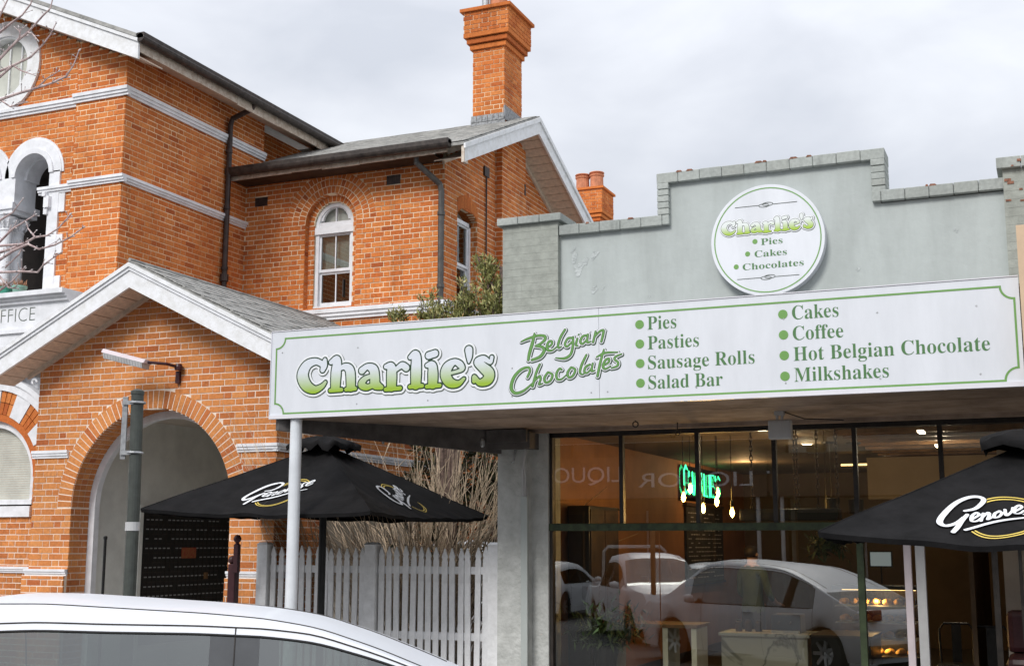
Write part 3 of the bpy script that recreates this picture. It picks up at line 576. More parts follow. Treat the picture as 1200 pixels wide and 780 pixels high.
def sash(cx, fr, hw, z0, zs, arch=True, w=-.2, bars=True, lower_open=True, name='sash_window'):
    m = MB(); f = .065
    fbox(m, fr, cx-hw, cx-hw+f, z0, zs, w-.04, w+.05); fbox(m, fr, cx+hw-f, cx+hw, z0, zs, w-.04, w+.05)
    fbox(m, fr, cx-hw, cx+hw, z0-.06, z0+.03, w-.06, w+.09)
    if arch:
        arcband(m, fr, cx, zs, hw-f, hw, 0, math.pi, w-.04, w+.05, 20)
        fbox(m, fr, cx-hw-.01, cx+hw+.01, zs-.16, zs-.04, w-.04, w+.08)
        fbox(m, fr, cx-hw, cx+hw, zs-.04, zs+.05, w-.04, w+.04)
    else: fbox(m, fr, cx-hw, cx+hw, zs-f, zs, w-.04, w+.05)
    o = m.build(name, 'white_paint', PO)
    top = zs-.16 if arch else zs-f
    mid = z0+(top-z0)*.49
    g = MB(); i = hw-f
    for a, b, ww in ((mid, top, w+.0), (z0+.03, mid, w-.03)):
        fbox(g, fr, cx-i, cx-i+.035, a, b, ww-.02, ww+.02); fbox(g, fr, cx+i-.035, cx+i, a, b, ww-.02, ww+.02)
        fbox(g, fr, cx-i, cx+i, a, a+(.05 if ww == w else .08), ww-.02, ww+.021); fbox(g, fr, cx-i, cx+i, b-.035, b, ww-.02, ww+.021)
        if bars: fbox(g, fr, cx-.010, cx+.010, a, b, ww-.015, ww+.012)
        pn = MB(); fbox(pn, fr, cx-i, cx+i, a, b, ww-.004, ww-.001)
        pn.build('pane', 'old_window_glass', o)
    if arch and bars: fbox(g, fr, cx-.010, cx+.010, zs, zs+hw-f, w-.02, w+.02)
    if arch: arcband(g, fr, cx, zs+.05, hw-f-.06, hw-f-.01, .12, math.pi-.12, w-.02, w+.03, 16)
    g.build('sash', 'white_paint', o)
    bl = MB()                             # cream blind, pulled half way
    fbox(bl, fr, cx-hw, cx+hw, mid, zs+(hw if arch else 0), w-.12, w-.10); bl.build('blind', 'blind', o)
    bk = MB(); fbox(bk, fr, cx-hw-.1, cx+hw+.1, z0-.1, zs+hw+.1, w-.32, w-.3); bk.build('unlit_room_sheet', 'dark_inside', o)  # near-black sheet stands in for the shade of the room behind
    return o
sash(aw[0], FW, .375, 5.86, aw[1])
one('stay', 'dark_gutter', PO, -10.86, YW+.2, 6.05, -10.84, YW+.22, 6.35)
# gable side of the wing
RY, RZ, WP = 20.57, 9.67, .45            # ridge line and pitch
def under(y): return RZ-.28-WP*abs(y-RY)
def gable(v):
    lim = (RZ-.28-v)/WP
    a, b = max(YW, RY-lim), min(23.24, RY+lim)
    sp = [(a, b)]
    if 5.8 < v < 7.52:
        cu, hw = 18.785, .395
        top = 7.44+.10*(1-((0)**2))
        h = hw if v < 7.40 else hw*math.sqrt(max(0, (7.53-v)/.13))
        sp = [(a, cu-h), (cu+h, b)] if h > 0.02 else sp
    return sp
bricks(SG, YW, 23.24, 2.0, 9.6, gable, wall_w, phase=.14)
BR0, BR1, BXP = 19.95, 21.05, .13       # chimney breast standing proud of the gable
bricks(SIDE(XG+BXP), BR0, BR1, 5.0, 9.5, lambda v: [(BR0, min(BR1, RY+(RZ-.28-v)/WP)) if v < under(BR0) else (max(BR0, RY-(RZ-.28-v)/WP), min(BR1, RY+(RZ-.28-v)/WP))], wall_w)
bricks(FRONT(BR0), XG, XG+BXP, 5.0, under(BR0)+.05, None, wall_w, phase=-8.9)
for k in range(17):                       # soldier arch over the side window
    a = 18.39+(k+.06)*.79/17; b = 18.39+(k+.94)*.79/17; t = (a+b)/2; zz = 7.40+.13*(1-((t-18.785)/.395)**2)
    BW.prism([SG(a, zz, -.25), SG(b, zz, -.25), SG(b, zz+.22, -.25), SG(a, zz+.22, -.25)], [SG(a, zz, .014), SG(b, zz, .014), SG(b, zz+.22, .014), SG(a, zz+.22, .014)], random.random())
bricks(FRONT(19.18), XG-.25, XG, 5.8, 7.45, None, wall_w, phase=-9.11)
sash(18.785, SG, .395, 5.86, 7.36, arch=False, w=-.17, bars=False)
m = MB(); m.box(XG-.01, 19.42, 8.30, XG+.035, 19.62, 8.47); m.tube([(XG+.03, 19.5, 8.3), (XG+.03, 19.5, 5.0)], .014, 6); m.build('cable_duct', 'brown_pipe', PO)
one('air_vent', 'brown_pipe', PO, XG+BXP-.01, 20.98, 8.33, XG+BXP+.012, 21.04, 8.55)
# wing roof
E0, E1 = 17.36, 23.78; XL, XR = XC, XG+.60
m = MB()
def Q(y, dz=0.): return RZ-WP*abs(y-RY)+dz
for y0, y1 in ((E0, RY), (RY, E1)):
    m.prism([(XL, y0, Q(y0)), (XL, y1, Q(y1)), (XL, y1, Q(y1, -.05)), (XL, y0, Q(y0, -.05))], [(XR, y0, Q(y0)), (XR, y1, Q(y1)), (XR, y1, Q(y1, -.05)), (XR, y0, Q(y0, -.05))])
m.prism([(XL-6, RY, RZ), (XL-6, E1, Q(E1)), (XL-6, E1, Q(E1)-.05), (XL-6, RY, RZ-.05)], [(XL, RY, RZ), (XL, E1, Q(E1)), (XL, E1, Q(E1)-.05), (XL, RY, RZ-.05)])
m.build('roof', 'slate', PO)
m = MB()                                  # slates of the wing's front slope, laid in courses
nrow = 16
for i in range(nrow):
    y0 = E0+(RY-E0)*i/nrow; y1 = E0+(RY-E0)*(i+1.25)/nrow; x = XL+.0-(i % 2)*.15
    while x < XR:
        x1 = min(x+.30, XR); x0 = max(x, XL); j = random.uniform(0, .006)
        if x1-x0 > .03: m.prism([(x0+.004, y0, Q(y0, .012+j)), (x1-.004, y0, Q(y0, .012+j)), (x1-.004, y1, Q(min(y1, RY), .006)), (x0+.004, y1, Q(min(y1, RY), .006))], [(x0+.004, y0, Q(y0, .024+j)), (x1-.004, y0, Q(y0, .024+j)), (x1-.004, y1, Q(min(y1, RY), .012)), (x0+.004, y1, Q(min(y1, RY), .012))])
        x += .30
m.build('roof_slates', 'slate', PO, kind='stuff')
m = MB(); m.tube([(XL+.02, E0-.05, Q(E0)-.02), (XR-.22, E0-.05, Q(E0)-.02)], .075, 12); m.box(XL+.02, E0-.125, Q(E0)-.03, XR-.22, E0+.02, Q(E0)+.06)
m.build('gutter', 'dark_gutter', PO, bevel=.01)
m = MB(); x = XL+.03
while x < XR-.3:
    L = random.uniform(.4, .75); dz = random.uniform(-.012, .012); m.box(x, E0+.03, Q(E0)-.135+dz, min(x+L, XR-.3)-.008, E0+.05, Q(E0)-.07); x += L
m.build('fascia_board', 'peeling_cream_paint', PO)
m = MB(); m.box(XL, E0+.055, Q(E0)-.11, XG, YW+.05, Q(E0)-.085); m.build('soffit', 'dark_timber', PO)
# verge: bargeboards and boarded soffit
def rake_board(xa, xb, d0, d1, ya, yb, name, mt, parent=PO):
    m = MB(); m.prism([(xa, ya, Q(ya, d0)), (xa, yb, Q(yb, d0)), (xa, yb, Q(yb, d1)), (xa, ya, Q(ya, d1))], [(xb, ya, Q(ya, d0)), (xb, yb, Q(yb, d0)), (xb, yb, Q(yb, d1)), (xb, ya, Q(ya, d1))]); return m.build(name, mt, parent)
rake_board(XR-.04, XR, -.055, -.34, E0+.05, RY, 'bargeboard', 'old_white_paint'); rake_board(XR-.04, XR, -.055, -.34, RY, E1, 'bargeboard', 'old_white_paint')
rake_board(XR, XR+.03, -.03, -.11, E0, RY, 'verge_moulding', 'old_white_paint'); rake_board(XR, XR+.03, -.03, -.11, RY, E1, 'verge_moulding', 'old_white_paint')
m = MB(); m.box(XR-.05, E0+.02, Q(E0)-.33, XR-.002, E0+.16, Q(E0)-.06); m.build('eave_return', 'peeling_cream_paint', PO)
sb = MB(); sb.prism([(0, 0, 0), (0, .19, -.19*WP), (0, .19, -.19*WP-.012), (0, 0, -.012)], [(.56, 0, 0), (.56, .19, -.19*WP), (.56, .19, -.19*WP-.012), (.56, 0, -.012)])
sb2 = MB(); sb2.prism([(0, 0, 0), (0, -.19, -.19*WP), (0, -.19, -.19*WP-.012), (0, 0, -.012)], [(.56, 0, 0), (.56, -.19, -.19*WP), (.56, -.19, -.19*WP-.012), (.56, 0, -.012)])
first = {}
for side, b in ((1, sb), (-1, sb2)):
    for k in range(15):
        y = RY+side*(.01+k*.205)
        if side not in first: oo = b.build('soffit_board', 'soffit_board', PO); first[side] = oo.data; bpy.data.objects.remove(oo)
        share(first[side], 'soffit_board', PO, Matrix.Translation((XG+.005, y, Q(y, -.27))))
rake_board(XG+.0, XG+.045, -.285, -.37, YW-.1, RY, 'cover_strip', 'soffit_board'); rake_board(XG, XG+.045, -.285, -.37, RY, E1-.2, 'cover_strip', 'soffit_board')
m = MB()                                  # grey rainwater pipe on the wing corner
m.tube([(-9.17, YW-.40, 8.22), (-9.17, YW-.40, 8.02), (-8.90, YW-.08, 7.72), (-8.88, YW-.06, 7.60), (-8.88, YW-.06, 4.5)], .05, 10)
for z in (7.2, 6.0): m.tube([(-8.88, YW-.06, z), (-8.88, YW-.06, z+.06)], .064, 10)
m.build('downpipe', 'grey_pipe', PO)

# --- chimneys
def chimney(name, x0, x1, y0, y1, z0, zc, ztop, hostx=None, pots=(), parent=PO):
    mo = Mortar(); cb = MB()
    for fr, a, b, ph in ((FRONT(y0), x0, x1, x0), (SIDE(x1), y0, y1, y0)):
        bricks(fr, a, b, z0, zc, None, None, out=cb, phase=ph)
    mm = MB(); mm.box(x0+.002, y0+.002, z0, x1-.002, y1-.002, ztop-.02)
    steps = [(zc, zc+CO, .045), (zc+CO+.02, zc+2*CO+.02, .09), (zc+2*CO+.04, zc+3*CO+.04, .135), (zc+3*CO+.04, ztop-.06, .135), (ztop-.06, ztop, .19)]
    for a, b, e in steps:
        if b-a > .15:
            mm.box(x0-e+.006, y0-e+.006, a, x1+e-.006, y1+e-.006, b)
            bricks(FRONT(y0-e), x0-e, x1+e, a, b, None, None, out=cb, phase=x0, depth=.006); bricks(SIDE(x1+e), y0-e, y1+e, a, b, None, None, out=cb, phase=y0, depth=.006)
        else: cb.box(x0-e, y0-e, a, x1+e, y1+e, b, random.random())
    o = mm.build(name, 'weathered_mortar', parent)
    cb.build('brickwork', 'orange_brick', o)
    m = MB(); cx, cy = (x0+x1)/2, (y0+y1)/2; m.prism([(x0-.15, y0-.15, ztop), (x1+.15, y0-.15, ztop), (x1+.15, y1+.15, ztop), (x0-.15, y1+.15, ztop)], [(x0+.12, y0+.15, ztop+.10), (x1-.12, y0+.15, ztop+.10), (x1-.12, y1-.15, ztop+.10), (x0+.12, y1-.15, ztop+.10)])
    m.build('flaunching', 'concrete', o)
    for px, py, r, h, mt in pots:
        m = MB(); m.lathe([(r*1.0, 0), (r*.95, h*.72), (r*1.08, h*.76), (r*1.12, h*.84), (r*.92, h*.88), (r*1.15, h*.96), (r*1.1, h)] if mt == 'terracotta' else [(r, 0), (r, h)], px, py, 18, z=ztop+.06)
        m.build('chimney_pot', mt, o, smooth=False)
    return o
CH = chimney('chimney', -9.35, -8.72, 20.03, 20.84, 9.3, 10.90, 11.66, pots=((-9.02, 20.45, .17, .55, 'terracotta'), (-9.22, 20.3, .07, .8, 'galvanised')))
m = MB(); m.box(-9.375, 20.0, 9.35, -8.70, 20.03, 9.55)
for k in range(6): m.box(-9.36+k*.11, 19.99, 9.50, -9.26+k*.11, 20.0, 9.62+.0*k)
m.box(-8.72, 20.0, 9.5, -8.695, 20.86, 9.76); m.build('flashing', 'lead_flashing', PO)
m = MB()
for x0, x1, y0, y1 in ((-15, -11.9, 24, 33),): m.box(x0, y0, 4, x1, y1, 8.9)
m.build('rear_wing', 'orange_brick', PO)
chimney('chimney', -11.90, -11.12, 32.15, 32.85, 8.5, 10.75, 11.70, pots=((-11.72, 32.5, .19, .46, 'terracotta'), (-11.30, 32.5, .19, .48, 'terracotta')))

# --- porch
PXM, PZ, PS = -11.02, 5.62, .49          # ridge position, height and pitch
ac, az_, ai, ao = -10.94, 2.42, 1.29, 1.535
def pr(x, dz=0.): return PZ-PS*abs(x-PXM)+dz
def porch_span(v, r):
    lim = (PZ-.36-v)/PS
    a, b = max(PX0, PXM-lim), min(PX1, PXM+lim)
    if v < az_+r:
        h = r if v < az_ else math.sqrt(max(0, r*r-(v-az_)**2)); return [(a, ac-h), (ac+h, b)]
    return [(a, b)]
near = []
def keep_near(x0, x1, za, zb, d, jz, jx, fr):
    near.append((x0, x1, za, zb, d, jz, jx)); return True
bricks(FP, PX0, PX1, .15, 5.3, lambda v: porch_span(v, ao if v > az_ else ai), None, keep=keep_near, phase=.03)
bricks(FP, PX0, PX1, .15, 5.3, lambda v: porch_span(v, ai), wall_p, out=MB())
pw = wall_p.mb.build('porch_wall', 'pale_mortar', PO)
# the 300 bricks that show largest are single parts, the others join the brickwork
near.sort(key=lambda b: abs((b[2]+b[3])/2-3.9)+(0.4 if b[0] < -12.6 else 0))
bm_cache = {}
PBW = MB()
for i, (x0, x1, za, zb, d, jz, jx) in enumerate(near):
    L = x1-x0; full = min((.11, .23), key=lambda q: abs(q-L)); H = zb-za
    if i < 300:
        key = (round(L, 3) if abs(full-L) > .012 else full, round(H, 3))
        if key not in bm_cache:
            b = MB(); l, h = key[0]/2, key[1]/2
            b.add([(-l, .02, -h), (l, .02, -h), (l, .02, h), (-l, .02, h), (-l+.001, -.009, -h+.001), (l-.001, -.009, -h+.001), (l-.001, -.009, h-.001), (-l+.001, -.009, h-.001)], [(4,5,6,7),(0,1,5,4),(1,2,6,5),(2,3,7,6),(3,0,4,7)])
            t_ = b.build('brick', 'porch_brick'); bm_cache[key] = t_.data; bpy.data.objects.remove(t_)
        share(bm_cache[key], 'brick', pw, Matrix.Translation(((x0+x1)/2+jx, PY+.009-d, (za+zb)/2+jz)))
    else:
        A = [FP(x0, za, -.02), FP(x1, za, -.02), FP(x1, zb, -.02), FP(x0, zb, -.02)]; B = [FP(x0, za, d), FP(x1, za, d), FP(x1, zb, d), FP(x0, zb, d)]
        PBW.prism(A, B, random.random())
nv = 52
for i in range(nv):                       # arch bricks
    p, q = math.pi*i/nv, math.pi*(i+1)/nv; g0, g1 = .0075/ai, .0075/ao; t0 = (p+q)/2
    m = MB(); jw = random.uniform(-.002, .002)
    pts = [(ai+.004, p+g0), (ai+.004, q-g0), (ao-.008, q-g1), (ao-.008, p+g1)]
    m.prism([FP(ac+r*math.cos(t), az_+r*math.sin(t), -.11) for r, t in pts], [FP(ac+r*math.cos(t), az_+r*math.sin(t), .0075+jw*.7) for r, t in pts], random.random())
    m.build('arch_brick', 'porch_brick', pw)
arch_m = MB(); arcband(arch_m, FP, ac, az_, ai+.006, ao, 0, math.pi, -.12, .004, 40); arch_m.build('arch_mortar', 'pale_mortar', pw)
# returns inside the arch and the porch's right-hand side
for sx, fr in ((ac-ai, SIDE(ac-ai)), (ac+ai, lambda u, v, w=0.: (ac+ai-w, u, v))):
    mo = Mortar(); bricks(fr, PY, PY+.34, .15, az_, None, mo, out=PBW, phase=PY); mo.mb.build('reveal', 'pale_mortar', pw)
mb_ = MB()
arcband(mb_, FP, ac, az_, ai-.0, ai+.02, 0, math.pi, -.34, -.10, 30); mb_.build('arch_reveal', 'pale_mortar', pw)
for i in range(nv):
    p, q = math.pi*i/nv+.005, math.pi*(i+1)/nv-.005
    for w0, w1 in ((-.115, -.008), (-.225, -.125), (-.335, -.235)):
        pts = [(ai-.006, p), (ai-.006, q), (ai+.01, q), (ai+.01, p)]
        PBW.prism([FP(ac+r*math.cos(t), az_+r*math.sin(t), w0) for r, t in pts], [FP(ac+r*math.cos(t), az_+r*math.sin(t), w1) for r, t in pts], random.random())
mo = ('wall', 'pale_mortar', PO); bricks(SP, PY, YW, .15, 4.35, lambda v: [(PY, YW)] if v > 2.9 else [(PY, 14.7), (17.3, YW)], mo, out=PBW, phase=PY); bricks(lambda u, v, w=0.: (PX0-w, u, v), PY, 14.3, .15, 4.1, None, mo, out=PBW)  # low gap in the right wall is added to let daylight into the passage
o = PBW.build('porch_brickwork', 'porch_brick', PO, kind='stuff')
# plaster lining: second arch, walls, ceiling, back
m = MB()
arcband(m, FP, ac, az_, 1.19, 1.62, 0, math.pi, -.44, -.345, 36); fbox(m, FP, ac-1.62, ac-1.19, .15, az_, -.44, -.345); fbox(m, FP, ac+1.19, ac+1.62, .15, az_, -.44, -.345)
m.build('inner_arch', 'white_paint', PO)
one('passage_wall', 'plaster', PO, -12.45, PY+.44, .15, -12.29, YW, 4.0); one('passage_wall', 'plaster', PO, -9.35, PY+.44, .15, -9.2, 14.7, 4.0); one('passage_wall', 'plaster', PO, -9.35, 14.7, 2.9, -9.2, YW, 4.0)  # right lining stops short around the added light opening
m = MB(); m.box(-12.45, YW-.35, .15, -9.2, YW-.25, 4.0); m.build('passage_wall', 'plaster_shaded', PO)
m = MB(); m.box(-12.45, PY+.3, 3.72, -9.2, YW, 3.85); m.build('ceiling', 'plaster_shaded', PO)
# white bands on the porch
for zb, zt, wd in ((3.09, 3.195, .05), (1.515, 1.60, .06)):
    hh_ = math.sqrt(ao**2-(zb-az_)**2) if zb > az_ else ai
    course(FP, PX0-.04, ac-hh_, zb, zt, wd, PO); course(FP, ac+hh_, PX1+.04, zb, zt, wd, PO); course(SP, PY-.03, YW, zb, zt, wd-.002, PO)
pb = MB(); mo = ('plinth', 'pale_mortar', PO)
bricks(FRONT(PY-.07), PX0-.05, ac-ai-.0, .15, 1.515, None, mo, out=pb, phase=.1); bricks(FRONT(PY-.07), ac+ai, PX1+.05, .15, 1.515, None, mo, out=pb, phase=.1); pb.build('plinth_brickwork', 'porch_brick', PO, kind='stuff')
# porch roof
EX0, EX1 = -13.55, -8.45
m = MB()
m.prism([(PXM, 12.97, pr(PXM)), (EX1, 12.97, pr(EX1)), (EX1, 12.97, pr(EX1, -.05)), (PXM, 12.97, pr(PXM, -.05))], [(PXM, YW, pr(PXM)), (EX1, YW, pr(EX1)), (EX1, YW, pr(EX1, -.05)), (PXM, YW, pr(PXM, -.05))])
m.prism([(EX0, 12.97, pr(EX0)), (PXM, 12.97, pr(PXM)), (PXM, 12.97, pr(PXM, -.05)), (EX0, 12.97, pr(EX0, -.05))], [(EX0, 14.68, pr(EX0)), (PXM, 14.68, pr(PXM)), (PXM, 14.68, pr(PXM, -.05)), (EX0, 14.68, pr(EX0, -.05))])
prf = m.build('porch_roof', 'slate', PO)
rows = 17; pitch_ang = math.atan(PS); slen = math.hypot(EX1-PXM, (EX1-PXM)*PS)
sl_me = None; cnt = 0; rest = MB()
for i in range(rows):
    s0 = slen*(1-(i+1)/rows); xr = PXM+(s0+slen/rows)*math.cos(pitch_ang)    # lower edge of the course
    y = 12.95-(.13 if i % 2 else 0)
    while y < YW:
        y0, y1 = max(y, 12.95), min(y+.26, YW)
        if y1-y0 > .04:
            jj = random.uniform(0, .009); jr = random.uniform(-.02, .02)
            if sl_me is None:
                b = MB(); L = slen/rows*1.22; b.box(-L, -.126, 0, 0, .126, .011); t_ = b.build('slate', 'slate'); sl_me = t_.data; bpy.data.objects.remove(t_)
            if cnt < 300:
                M = Matrix.Translation((xr+jj, (y0+y1)/2, pr(xr)+.012+jj*.6)) @ Matrix.Rotation(pitch_ang-.05, 4, 'Y') @ Matrix.Rotation(jr, 4, 'Z') @ Matrix.Diagonal((1, (y1-y0)/.26, 1, 1))
                share(sl_me, 'slate', prf, M); cnt += 1
            else:
                c = math.cos(pitch_ang); L = slen/rows*1.2
                rest.prism([(xr, y0+.003, pr(xr, .012+jj)), (xr, y1-.003, pr(xr, .012+jj)), (xr-L*c, y1-.003, pr(xr-L*c, .008)), (xr-L*c, y0+.003, pr(xr-L*c, .008))], [(xr, y0+.003, pr(xr, .026+jj)), (xr, y1-.003, pr(xr, .026+jj)), (xr-L*c, y1-.003, pr(xr-L*c, .016)), (xr-L*c, y0+.003, pr(xr-L*c, .016))])
        y += .26
if rest.v: rest.build('roof_slates', 'slate', prf, kind='stuff')
m = MB(); m.tube([(PXM, 12.95, PZ+.012), (PXM, YW, PZ+.012)], .022, 8); m.build('ridge_roll', 'slate', prf)
def prb(y0, y1, d0, d1, xa, xb, name, mt):
    m = MB(); m.prism([(xa, y0, pr(xa, d0)), (xb, y0, pr(xb, d0)), (xb, y0, pr(xb, d1)), (xa, y0, pr(xa, d1))], [(xa, y1, pr(xa, d0)), (xb, y1, pr(xb, d0)), (xb, y1, pr(xb, d1)), (xa, y1, pr(xa, d1))]); return m.build(name, mt, PO)
for xa, xb in ((EX0, PXM), (PXM, EX1)):
    prb(12.97, 13.01, -.06, -.36, xa, xb, 'bargeboard', 'old_white_paint')
    prb(12.93, 12.97, -.03, -.085, xa, xb, 'verge_moulding', 'old_white_paint'); prb(12.95, 12.972, -.085, -.13, xa, xb, 'verge_moulding', 'white_paint')
    prb(PY-.05, PY+.0, -.345, -.40, max(xa, -13.1), min(xb, -8.8), 'cover_strip', 'soffit_board')
for side in (-1, 1):
    b = MB(); c = .20; b.prism([(0, 0, 0), (side*c, 0, -c*PS), (side*c, 0, -c*PS-.012), (0, 0, -.012)], [(0, .45, 0), (side*c, .45, -c*PS), (side*c, .45, -c*PS-.012), (0, .45, -.012)])
    t_ = b.build('soffit_board', 'soffit_board'); me = t_.data; bpy.data.objects.remove(t_)
    for k in range(11):
        x = PXM+side*(.008+k*.215); share(me, 'soffit_board', PO, Matrix.Translation((x, 13.012, pr(x, -.335))))

# --- left bay: arched window with banded arch, spandrel and lettered entablature
FB = FRONT(14.25)
bc_, bz_, br_ = -14.52, 2.90, .845
mo = Mortar(); bb = MB()
def bay(v):
    if v > 4.4: return []
    if 2.32 < v < bz_+.93:
        r = br_ if v < bz_ else .93
        h = r if v < bz_ else math.sqrt(max(0, r*r-(v-bz_)**2))
        if v > bz_: h = 1.5
        return [(-17.5, bc_-h), (bc_+h, PX0)] if bc_+h < PX0 else [(-17.5, bc_-h)]
    if v >= bz_: return []
    return [(-17.5, PX0)]
bricks(FB, -17.5, PX0, .15, 4.4, bay, mo, out=bb, phase=.1); bb.build('bay_brickwork', 'porch_brick', PO, kind='stuff'); mo.mb.build('wall', 'pale_mortar', PO)
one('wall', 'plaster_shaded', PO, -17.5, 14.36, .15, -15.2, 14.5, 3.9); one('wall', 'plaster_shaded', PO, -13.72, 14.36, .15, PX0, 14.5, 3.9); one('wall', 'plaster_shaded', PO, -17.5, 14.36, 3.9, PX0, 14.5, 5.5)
m = MB(); arcband(m, FB, bc_, bz_, br_+.0, br_+.10, 0, math.pi, -.12, .015, 34); fbox(m, FB, bc_+br_, bc_+br_+.02, 2.3, bz_, -.12, 0); m.build('brick_arch_edge', 'orange_brick', PO)
nb = 13
for i in range(nb):
    p, q = math.pi*i/nb, math.pi*(i+1)/nb
    red = i % 2 == 1
    if not red:
        m = MB(); pts = [(.945, p), (.945, q), (1.30, q), (1.30, p)]
        n4 = 4; arcband(m, FB, bc_, bz_, .945, 1.30, p+.004, q-.004, -.10, .03, n4); m.build('white_arch_block', 'white_paint', PO)
    else:
        for (ra, rb) in ((.95, 1.12), (1.13, 1.295)):
            for j in range(3):
                a = p+(q-p)*j/3+.006; b = p+(q-p)*(j+1)/3-.006; m = MB(); arcband(m, FB, bc_, bz_, ra, rb, a, b, -.10, .02, 1, random.random()); m.build('arch_brick', 'orange_brick', PO)
m = MB(); arcband(m, FB, bc_, bz_, 1.30, 1.42, 0, math.pi, -.1, .05, 40); arcband(m, FB, bc_, bz_, 1.42, 1.50, 0, math.pi, -.1, .08, 40); m.build('arch_moulding', 'white_paint', PO)
m = MB()                                   # pierced spandrel with scrolls
fbox(m, FB, bc_+.2, -12.93, 4.385, 4.445, -.1, .10); fbox(m, FB, -13.05, -12.93, 3.0, 4.40, -.1, .04)
fbox(m, FB, -17.5, -12.93, 4.0, 4.39, -.14, -.08)
def spiral(cx, cz, r, s, a0):
    pts = []
    for k in range(22):
        t = k/21; a = a0+s*t*4.6; rr = r*(1-t*.82); pts.append(FB(cx+rr*math.cos(a), cz+rr*math.sin(a), .03))
    return pts
for cx, cz, r, s, a0 in ((-13.32, 4.18, .13, 1, 2.4), (-13.52, 4.22, .09, -1, .6), (-13.14, 4.00, .10, -1, 2.2), (-13.12, 3.76, .07, 1, 1.2), (-13.75, 4.28, .06, 1, 0)):
    m.tube(spiral(cx, cz, r, s, a0), .020, 6)
m.build('spandrel_scrolls', 'white_paint', PO)
m = MB(); arcband(m, FB, bc_, bz_, br_-.10, br_, 0, math.pi, -.16, -.05, 34); fbox(m, FB, bc_+br_-.10, bc_+br_, 2.52, bz_, -.16, -.05); fbox(m, FB, -15.3, bc_+br_+.01, 2.50, 2.57, -.2, .02); fbox(m, FB, -15.3, bc_+br_+.01, 2.32, 2.475, -.2, .05)
bw = m.build('arched_window', 'white_paint', PO)
m = MB(); pts = [FB(bc_+(br_-.09)*math.cos(t*math.pi/20), bz_+(br_-.09)*math.sin(t*math.pi/20), -.15) for t in range(21)]+[FB(bc_-(br_-.09), 2.56, -.15), FB(bc_+(br_-.09), 2.56, -.15)]
m.prism(pts, [(x, y-.01, z) for x, y, z in pts]); m.build('blind', 'blind', bw)
m = MB()
for k in range(30):
    z = 2.6+k*.035; m.box(-15.2, 14.385, z, -13.78, 14.388, z+.004)
m.build('blind_slat', 'soffit_board', bw)
course(FB, -17.5, PX0-.0, 1.52, 1.61, .06, PO)
# entablature
m = MB(); XE = -12.93
for z0, z1, yf in ((4.45, 4.60, 14.06), (4.60, 4.68, 14.02), (4.68, 4.76, 13.98), (4.76, 4.80, 13.94), (4.80, 4.98, 13.96), (4.98, 5.04, 13.92), (5.04, 5.41, 13.95), (5.41, 5.46, 13.90), (5.46, 5.50, 13.86), (5.50, 5.57, 13.80)):
    m.box(-17.5, yf, z0, XE-.0, 14.9, z1)
ent = m.build('entablature', 'white_paint', PO)
one('passage_cap', 'old_white_paint', PO, -12.93, 14.3, 4.45, XC+.0, 14.69, 5.3)
LETTERING_PO = ent
BW.build('brickwork', 'orange_brick', PO, kind='stuff')
# post boxes on the passage wall
m = MB(); m.box(-12.29, 14.95, .5, -12.22, 17.54, 2.42)
pb = m.build('letter_box_panel', 'black_plastic', PO)
m = MB()
for r_ in range(13):
    for c_ in range(24):
        if random.random() < .9: z = .62+r_*.138; y = 15.02+c_*.099; m.box(-12.221, y, z, -12.213, y+.055, z+.018)
m.build('number_tags', 'galvanised', pb, kind='stuff')
m = MB()
for r_ in range(14): m.box(-12.222, 14.96, .555+r_*.138, -12.214, 17.5, .563+r_*.138)
for c_ in range(25): m.box(-12.2225, 14.99+c_*.099, .5, -12.2145, 14.997+c_*.099, 2.4)
m.build('box_edges', 'dark_gutter', pb, kind='stuff')
one('notice', 'poster_red', pb, -12.213, 15.85, 1.72, -12.205, 16.2, 1.88); one('notice', 'timber', pb, -12.213, 16.42, 1.40, -12.205, 16.52, 1.50)
one('jamb', 'plaster', PO, -12.29, 14.86, .15, -12.20, 14.93, 2.5)
